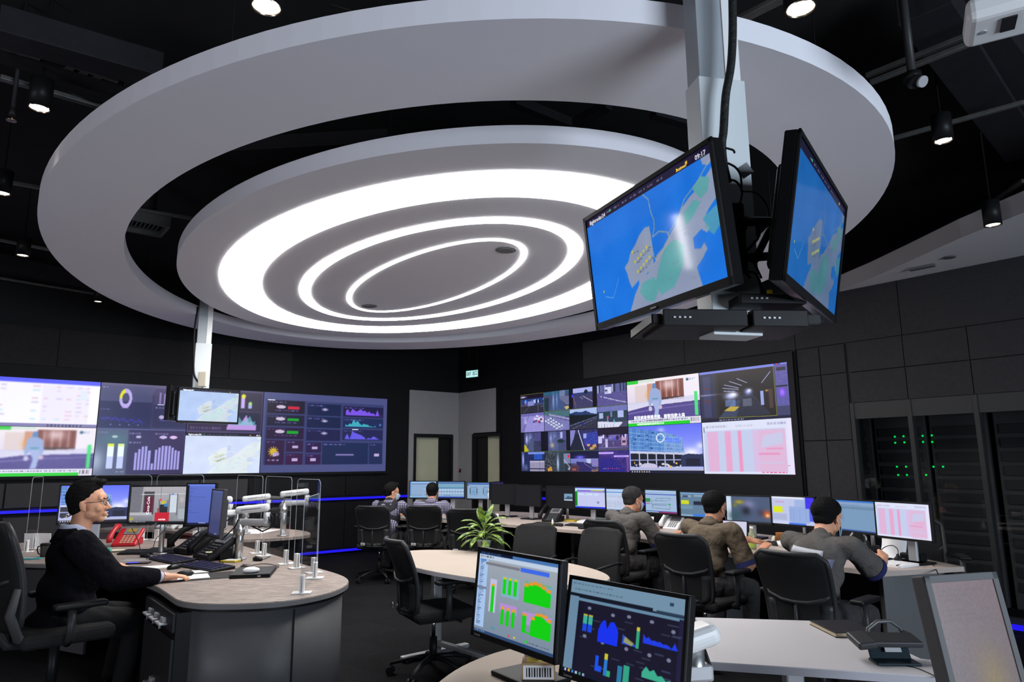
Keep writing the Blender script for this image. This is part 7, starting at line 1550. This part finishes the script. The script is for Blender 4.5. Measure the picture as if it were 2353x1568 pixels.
def person(label, loc, facing, lean=8, scale=1.0, head_yaw=0, head_pitch=0, rh=None, lh=None, rpose='flat', lpose='flat', rdir=None, ldir=None, shirt=M_workshirt, sleeve='short', cuff=None,
           trousers=M_trousers, skin=M_skin, hair=M_hair, mask=None, mask_low=False, glasses=False, collar=True, seat=.50, voxel=.005, twist=0, hairgrow=1.0, detail=True, vest=None, shoulder=.19, belly=0.0, tie=None, hair_top=0.0, elbow=.55, sunk=True):
    """seated figure, local +Y forward, origin on the floor below the hips; azimuths and targets are in the local frame"""
    t = thing('person', label, 'person', loc, face(facing))
    s = scale; ln = R(lean)
    hip = V(0, 0, seat+.09)
    def T(x, y, z):                                   # torso frame: z along the leaning spine
        q = V(x, y*math.cos(0), 0); q = Matrix.Rotation(R(-twist)*min(1, z/.4), 3, 'Z') @ q
        return hip + V(q.x, q.y+z*math.sin(ln)+.35*z*z*math.sin(ln), z*math.cos(ln)-.12*z*z*math.sin(ln))*s
    neck = T(0, .005, .47); chest = T(0, 0, .33)
    S = {k: T(k*shoulder, .0, .42) for k in (-1, 1)}
    headc = T(0, .035, .628 if not sunk else .592); 
    Hm = Matrix.Translation(headc) @ Matrix.Rotation(R(-head_yaw), 4, 'Z') @ Matrix.Rotation(R(head_pitch), 4, 'X') @ Matrix.Scale(s*1.02, 4)
    h = lambda x, y, z: Hm @ V(x, y, z)
    def hr(r): return tuple(v*s*1.02 for v in (r if hasattr(r, '__len__') else (r, r, r)))
    Hr = Hm.to_euler()
    B = Blob()
    # head
    B.ball(h(0, -.014, .038), hr((.076, .096, .082)), Hr); B.ball(h(0, .028, -.022), hr((.061, .062, .080)), Hr); B.ball(h(0, .062, -.088), hr((.024, .022, .020)), Hr)
    B.ball(h(0, .068, .034), hr((.050, .020, .030)), Hr)
    for k in (-1, 1):
        B.ball(h(k*.044, .020, -.056), hr((.018, .034, .026)), Hr); B.ball(h(k*.036, .060, -.028), hr((.024, .022, .026)), Hr); B.ball(h(k*.030, .080, .020), hr((.022, .010, .007)), Hr)
        B.ball(h(k*.076, -.006, -.008), hr((.008, .017, .029)), (Hr.x, Hr.y, Hr.z)); B.ball(h(k*.081, -.012, .004), hr((.006, .012, .018)), Hr); B.ball(h(k*.074, .002, -.030), hr((.007, .009, .010)), Hr)
        B.ball(h(k*.029, .070, .002), hr(.0135), Hr)
    B.path([h(0, .083, .012), h(0, .096, -.012), h(0, .105, -.030)], [.009*s, .010*s, .0125*s]); B.ball(h(.011, .095, -.034), hr(.009)); B.ball(h(-.011, .095, -.034), hr(.009))
    B.ball(h(0, .086, -.060), hr((.022, .010, .0055)), Hr); B.ball(h(0, .084, -.069), hr((.019, .010, .006)), Hr)
    B.path([h(0, -.022, -.05), (h(0, -.022, -.09)+neck)/2, neck, T(0, -.005, .42)], [.058*s, .056*s, .058*s, .055*s])
    B.ball(T(0, .01, .27), (.12*s, .075*s, .15*s)); B.ball(T(0, 0, .08), (.14*s, .09*s, .12*s))
    # arms
    A = {}
    for k, tgt, pose, fd in ((1, rh, rpose, rdir), (-1, lh, lpose, ldir)):
        if tgt is None: tgt = V(k*.20, .34, .70)
        E_, W = ik(S[k], V(*tgt), .285*s, .255*s, V(k*elbow, -.35, -1)); A[k] = (E_, W)
        B.path([T(k*.10, 0, .39), S[k], (S[k]+E_)/2, E_], [.042*s, .042*s, .040*s, .034*s]); B.path([E_, E_.lerp(W, .35), W], [.036*s, .038*s, .025*s])
        d = (V(*fd) if fd else (W-E_)); hand(B, W+d.normalized()*.01, d, V(0, 0, 1) if pose != 'grip' else V(k*.75, -.3, .5), -k*-1 if False else -k, pose, s)
    body = B.melt('body', skin, t, voxel, 5 if voxel < .006 else 3)
    # eyes, brows
    for k in (-1, 1):
        mb = MB(); mb.ball(h(k*.029, .0785, .001), hr(.0092)); e_ = mb.build('eye', mat('eye_white', (.6, .58, .56), .3), t); mb = MB(); mb.ball(h(k*.029, .0855, .001), hr((.0045, .003, .0045)), rot=Hr); mb.build('iris', M_black, e_)
        mb = MB(); mb.tube([h(k*.014, .089, .021), h(k*.030, .090, .026), h(k*.047, .080, .020)], .0032*s, 6); mb.build('eyebrow', M_hair, t)
    # hair: shell over the skull, tucked under the skin below the hairline
    Bh = Blob(); Bh.ball(V(0, -.016, .042), (.0835*hairgrow, .103*hairgrow, .0885+hair_top), sub=4); Bh.ball(V(0, -.038, -.008), (.066, .066, .070), sub=3); Bh.ball(V(0, .018, .088+hair_top*.6), (.058, .056, .034), sub=3)
    if hair_top: Bh.ball(V(0, .060, .108+hair_top*.4), (.042, .034, .020), (.25, 0, 0), sub=3); Bh.ball(V(0, .0, .118+hair_top*.5), (.050, .060, .022), sub=3)
    front = .92 if hair_top else .75
    def hl(co):
        x, y, z = co.T
        line = np.where(y > -.008, .014+front*(y+.008), np.where(y > -.034, -.062+(y+.034)/.026*.076, -.068))
        line = line+wob(co, .0045, 150, 12); keep = 1/(1+np.exp(-np.clip((z-line)/np.where(y < -.03, .010, .004), -30, 30))); n_ = np.linalg.norm(co-np.array([0, -.01, .02]), axis=1, keepdims=True)
        amp = wob(co, .0016, 60, 3)+wob(co*np.array([1, .35, .5]), .0011, 420, 5)
        dirn = (co-np.array([0, -.01, .02]))/np.maximum(n_, 1e-6)
        out = co+dirn*(amp*keep)[:, None]; cin = np.array([0, -.01, .02])+(co-np.array([0, -.01, .02]))*.80
        out = cin+(out-cin)*keep[:, None]; M_ = np.array(Hm); return out @ M_[:3, :3].T+M_[:3, 3]
    Bh.melt('hair', hair, t, .0042 if detail else .006, 1, hl)
    # clothes
    C_ = Blob(); g_ = 1.0
    C_.ball(T(0, .01, -.01), (.172*s, .135*s, .11*s)); C_.ball(T(0, .018+belly*.5, .10), (.152*s, (.118+belly)*s, .13*s)); C_.ball(T(0, .01, .24), (.162*s, .120*s, .15*s)); C_.ball(T(0, -.012, .34), (.176*s, .112*s, .11*s)); C_.ball(T(0, -.035, .33), (.17*s, .085*s, .13*s)); C_.ball(T(0, -.02, .15), (.165*s, .115*s, .14*s)); C_.limb(T(-.13, -.006, .405), T(.13, -.006, .405), .066*s, .066*s); C_.limb(T(0, -.014, .40), T(0, -.012, .465), .088*s, .064*s)
    if sleeve == 'suit': C_.ball(T(0, .055, .24), (.165*s, .125*s, .17*s)); C_.ball(T(0, .03, .06), (.180*s, .145*s, .15*s)); C_.ball(T(0, -.02, -.03), (.195*s, .150*s, .11*s))
    for k in (-1, 1):
        E_, W = A[k]; C_.limb(T(k*.12, 0, .405), S[k], .066*s, .068*s)
        if sleeve == 'short':
            mid = S[k].lerp(E_, .92); C_.limb(S[k], S[k].lerp(mid, .5), .070*s, .072*s); C_.cone(S[k].lerp(mid, .5), mid, .072*s, .080*s)
        else:
            q_ = 1.22 if sleeve == 'suit' else 1.0; C_.path([S[k], S[k].lerp(E_, .5), E_], [.070*s*q_, .063*s*q_, .056*s*q_]); C_.limb(E_, E_.lerp(W, .5), .056*s*q_, .049*s*q_); C_.cone(E_.lerp(W, .5), E_.lerp(W, .93 if sleeve == 'suit' else .97), .049*s*q_, .039*s*q_)
    def folds(co): 
        n_ = len(co); a = wob(co, .0035, 20, 8)+wob(co*np.array([1, 1, .35]), .0016, 55, 9); c0 = co.mean(0); d = co-np.array(T(0, 0, .2)); d /= np.linalg.norm(d, axis=1, keepdims=True)+1e-6; return co+d*a[:, None]
    sh = C_.melt('jacket' if sleeve == 'suit' else 'shirt', shirt, t, .0085 if detail else .011, 14, folds)
    if collar:
        mb = MB(); ring = []
        for i in range(25):
            a = -PI*.5+2*PI*i/24; ring.append(a)
        rows = []
        for z_, r1, r2 in (((.440, .082, .076), (.478, .066, .064), (.500, .061, .060), (.488, .072, .070), (.462, .084, .080)) if collar != 'blue' else ((.440, .074, .070), (.480, .066, .064), (.520, .063, .062), (.516, .068, .067), (.470, .078, .076))):
            rows.append([T(r1*math.cos(a), -.008+r2*math.sin(a)-.01*(math.sin(a) < 0), z_-.030*max(0, math.sin(a))) for a in ring])
        mb.sheet(rows, .003*s); mb.build('collar', M_collar if collar == 'blue' else shirt, t)
    if cuff is not None:
        for k in (-1, 1):
            E_, W = A[k]; mid = S[k].lerp(E_, .92); d = (mid-S[k]).normalized(); mb = MB(); c0, c1 = mid-d*.034, mid+d*.004
            mb.cyl(c0, c1, .0805*s, .0835*s, 28, caps=False); mb.cyl(c1, c0, .077*s, .0785*s, 28, caps=False); mb.build('sleeve_cuff', cuff, t)
    if sleeve == 'suit':
        E_, W = A[1]; d = (W-E_).normalized(); mb = MB(); mb.cyl(E_.lerp(W, .93), E_.lerp(W, 1.0), .031*s, .029*s, 24); mb.build('shirt_cuff', M_collar, t)
        q = E_.lerp(W, 1.0)+d*.012; w_ = MB(); x1 = d.cross(V(0, 0, 1)).normalized(); y1 = d.cross(x1); w_.tube([q+(x1*math.cos(a)+y1*math.sin(a)*.85)*.030*s for a in [2*PI*i/20 for i in range(20)]], .004, 8, closed=True); w_.build('bracelet', M_chrome, t)
    # legs
    Lg = Blob()
    for k in (-1, 1):
        kn = V(k*.15, .42, seat+.04); an = V(k*.15, .36, .09)
        Lg.path([hip+V(k*.085, .0, -.015), V(k*.12, .22, seat+.055), kn, kn.lerp(an, .4)], [.108*s, .090*s, .070*s, .064*s]); Lg.cone(kn.lerp(an, .4), an, .064*s, .058*s)
    Lg.ball(hip+V(0, -.01, .0), (.165*s, .12*s, .09*s))
    Lg.melt('trousers', trousers, t, .010, 3, lambda co: co+(wob(co, .003, 40, 2))[:, None]*np.array([[.5, .5, .7]]))
    for k in (-1, 1):
        sb = Blob(); sb.ball(V(k*.15, .36, .055), (.045, .055, .05)); sb.limb(V(k*.15, .38, .038), V(k*.155, .50, .03), .040, .030); sb.melt('shoe', M_shoe, t, .01, 2, lambda co: np.c_[co[:, :2], np.maximum(co[:, 2], .002)])
    if mask is not None:
        rows = []; off = -.03 if mask_low else 0
        for z_, fwd in ((-.012, .100), (-.028, .121), (-.050, .116), (-.075, .104), (-.096, .086)):
            rows.append([h(.066*u, (fwd*(1-.52*u*u)) if abs(u) < .99 else .050, z_+off) for u in np.linspace(-1, 1, 13)])
        mb = MB(); mb.sheet(rows, .0025*s); mk = mb.build('face_mask', mask, t)
        for k in (-1, 1): mb = MB(); mb.tube([h(k*.066, .048, -.018+off), h(k*.080, .018, -.004), h(k*.084, -.016, .012)], .0018*s, 6); mb.tube([h(k*.066, .045, -.090+off), h(k*.080, .008, -.045), h(k*.083, -.020, -.020)], .0018*s, 6); mb.build('ear_loop', M_paper, mk)
    if glasses:
        gl = None
        mb = MB()
        for k in (-1, 1): mb.tube([h(k*.031+.022*math.cos(a), .099-.006*abs(math.cos(a)), .002+.016*math.sin(a)) for a in [2*PI*i/16 for i in range(16)]], .0016*s, 6, closed=True)
        for k in (-1, 1): mb.tube([h(k*.053, .093, .008), h(k*.072, .05, .008), h(k*.080, -.004, .010)], .0018*s, 6)
        mb.tube([h(-.010, .101, .006), h(.010, .101, .006)], .0016*s, 6); mb.build('glasses', M_blackgloss, t)
    t['_T'] = 0; del t['_T']
    return t, T, S, A, h

def back_band(t, T, shirt_obj, pts, m, name='reflective_band'):
    """a strip of tape lying on the shirt: pts = rows of (angle from the spine, height)"""
    from mathutils.bvhtree import BVHTree
    me = shirt_obj.data; bv = BVHTree.FromPolygons([v.co for v in me.vertices], [tuple(p.vertices) for p in me.polygons]); mb = MB(); rows = []
    for row in pts:
        r_ = []
        for a, z in row:
            o = T(.6*math.sin(a), -.6*math.cos(a), z); c = T(0, -.01, z); hit = bv.ray_cast(o, (c-o).normalized())
            r_.append((hit[0] if hit[0] is not None else c)+(o-c).normalized()*.004)
        rows.append(r_)
    mb.sheet(rows, .003); return mb.build(name, m, t)

# man in the black suit at the curved console
def loc_of(t, p): return t.matrix_basis.inverted() @ p
def target(loc, facing, p):            # world point -> local frame of the figure
    M = Matrix.Translation(loc) @ Matrix.Rotation(face(facing), 4, 'Z'); q = M.inverted() @ Vector(p); return (q.x, q.y, q.z)
L0 = Vector((-2.88, 4.56, 0)); F0 = 50
w = P3(370, 1326, .79)
t, T, S, A, h = person('man in a black suit and glasses, right hand on a mouse', L0, F0, lean=4, scale=1.13, elbow=1.3, shoulder=.21, belly=.012, sunk=False, head_yaw=26, head_pitch=5, rh=target(L0, F0, w), lh=target(L0, F0, (-2.88, 5.02, .80)), rpose='mouse', lpose='rest',
    rdir=target(L0, F0, w+Vector((.75, .66, -.1))-w+L0) , shirt=M_suit, sleeve='suit', trousers=M_blacktrousers, glasses=True, collar='blue', seat=.455, voxel=.0042, hair_top=.018, hairgrow=.975)
for z0_, k_ in ((.425, 1),): mb = MB(); mb.sheet([[T(r1*math.cos(a), -.012+r2*math.sin(a), z-.075*max(0, math.sin(a))) for a in np.linspace(-PI*.5-0, PI*1.5, 33)] for z, r1, r2 in ((.420, .112, .100), (.462, .086, .082), (.498, .072, .072), (.494, .078, .080), (.455, .098, .096), (.425, .118, .108))], .004); mb.build('jacket_collar', M_suit, t)
# three operators on the right
L1 = Vector((1.87, 4.52, 0)); F1 = 52
w3 = pxy(2022, 1268, 5.02)
t, T, S, A, h = person('man with a lowered blue mask holding a radio microphone', L1, F1, lean=20, scale=1.03, head_yaw=6, head_pitch=-14, rh=target(L1, F1, pxy(2030, 1290, 4.80)), lh=target(L1, F1, pxy(1975, 1262, 5.15)), rpose='grip', lpose='flat',
    rdir=(-.35, .75, .45), elbow=.45, shirt=M_workshirt, cuff=M_cuff, mask=M_maskblue, mask_low=True, skin=M_skin, voxel=.0048, seat=.475, shoulder=.20, hairgrow=1.02)
sh_ = [c for c in t.children if c.name.startswith('shirt')][0] if t.children else None
sh_ = sh_ or [o for o in bpy.data.objects if o.parent == t and o.name.startswith('shirt')][0]
back_band(t, T, sh_, [[(a, z-.012*a) for a in np.linspace(-.95, .66, 25)] for z in (.350, .375, .400)], M_reflect)
for k in (-1, 1):
    back_band(t, T, sh_, [[(k*a, z) for a in (.62, .85, 1.1)] for z in np.linspace(.34, -.04, 12)], M_navyshirt, 'side_panel')
mc = thing('radio_microphone', 'black radio microphone held in the hand of the masked man', 'microphone', pxy(2012, 1268, 4.90), R(-30)); mb = MB(); mb.box((0, 0, 0), (.055, .035, .085), bev=.010, seg=3); mb.build('microphone_body', M_black, mc); mb = MB(); [mb.box((0, -.019, .03-.008*i), (.04, .003, .003)) for i in range(5)]; mb.build('speaker_slot', M_chairplastic, mc)
L2 = Vector((1.50, 5.62, 0)); F2 = 50
person('man in a khaki shirt seen from behind, middle one of the three operators', L2, F2, lean=13, scale=1.03, head_yaw=4, head_pitch=-6, rh=target(L2, F2, pxy(1762, 1282, 5.55)+Vector((.0, .12, .03))), lh=target(L2, F2, pxy(1800, 1258, 6.05)), elbow=.3, shirt=M_worktan, cuff=M_cuff, mask=M_maskblack, skin=M_skin2, voxel=.0055, seat=.455, shoulder=.20, hairgrow=1.03)
L3 = Vector((1.03, 6.87, 0)); F3 = 50
person('grey haired man in a pale mask and grey work shirt, leftmost of the three operators', L3, F3, lean=15, scale=1.03, head_yaw=14, head_pitch=-6, rh=target(L3, F3, pxy(1548, 1232, 7.0)), lh=target(L3, F3, (1.55, 7.55, .79)), elbow=.3, shirt=M_workshirt, cuff=M_cuff, mask=M_mask, hair=M_hairgrey, skin=M_skin2, voxel=.0055, seat=.455, shoulder=.20)
# two men at the far desk
L4 = Vector((-1.70, 9.42, 0)); F4 = 14
tA = person('far man in a dark vest over plaid sleeves, head turned right', L4, F4, lean=10, scale=1.0, head_yaw=52, head_pitch=-4, rh=target(L4, F4, (-1.38, 9.86, .79)), lh=target(L4, F4, (-1.6, 9.9, .79)), shirt=M_plaid, sleeve='long', mask=M_mask, skin=M_skin2, voxel=.007, detail=False, seat=.44, glasses=True, hair_top=.01)
tt, T, S, A, h = tA
Cv = Blob(); Cv.ball(T(0, .01, .02), (.178, .140, .12)); Cv.ball(T(0, .018, .12), (.162, .128, .13)); Cv.ball(T(0, .01, .25), (.172, .130, .15)); Cv.ball(T(0, -.012, .35), (.176, .118, .11)); Cv.limb(T(-.12, -.006, .41), T(.12, -.006, .41), .071, .071); Cv.limb(T(0, -.014, .40), T(0, -.012, .462), .095, .072)
Cv.melt('vest', mat('dark_vest', (.014, .014, .02), .8), tt, .011, 3)
L5 = Vector((-1.11, 9.38, 0)); F5 = 5
person('far man in a plaid shirt seen straight from behind', L5, F5, lean=8, scale=1.0, head_yaw=-4, head_pitch=-4, rh=target(L5, F5, (-.72, 9.72, .74)), lh=target(L5, F5, (-1.16, 9.85, .79)), shirt=M_plaid, sleeve='long', mask=M_mask, skin=M_skin2, voxel=.007, detail=False, seat=.44)
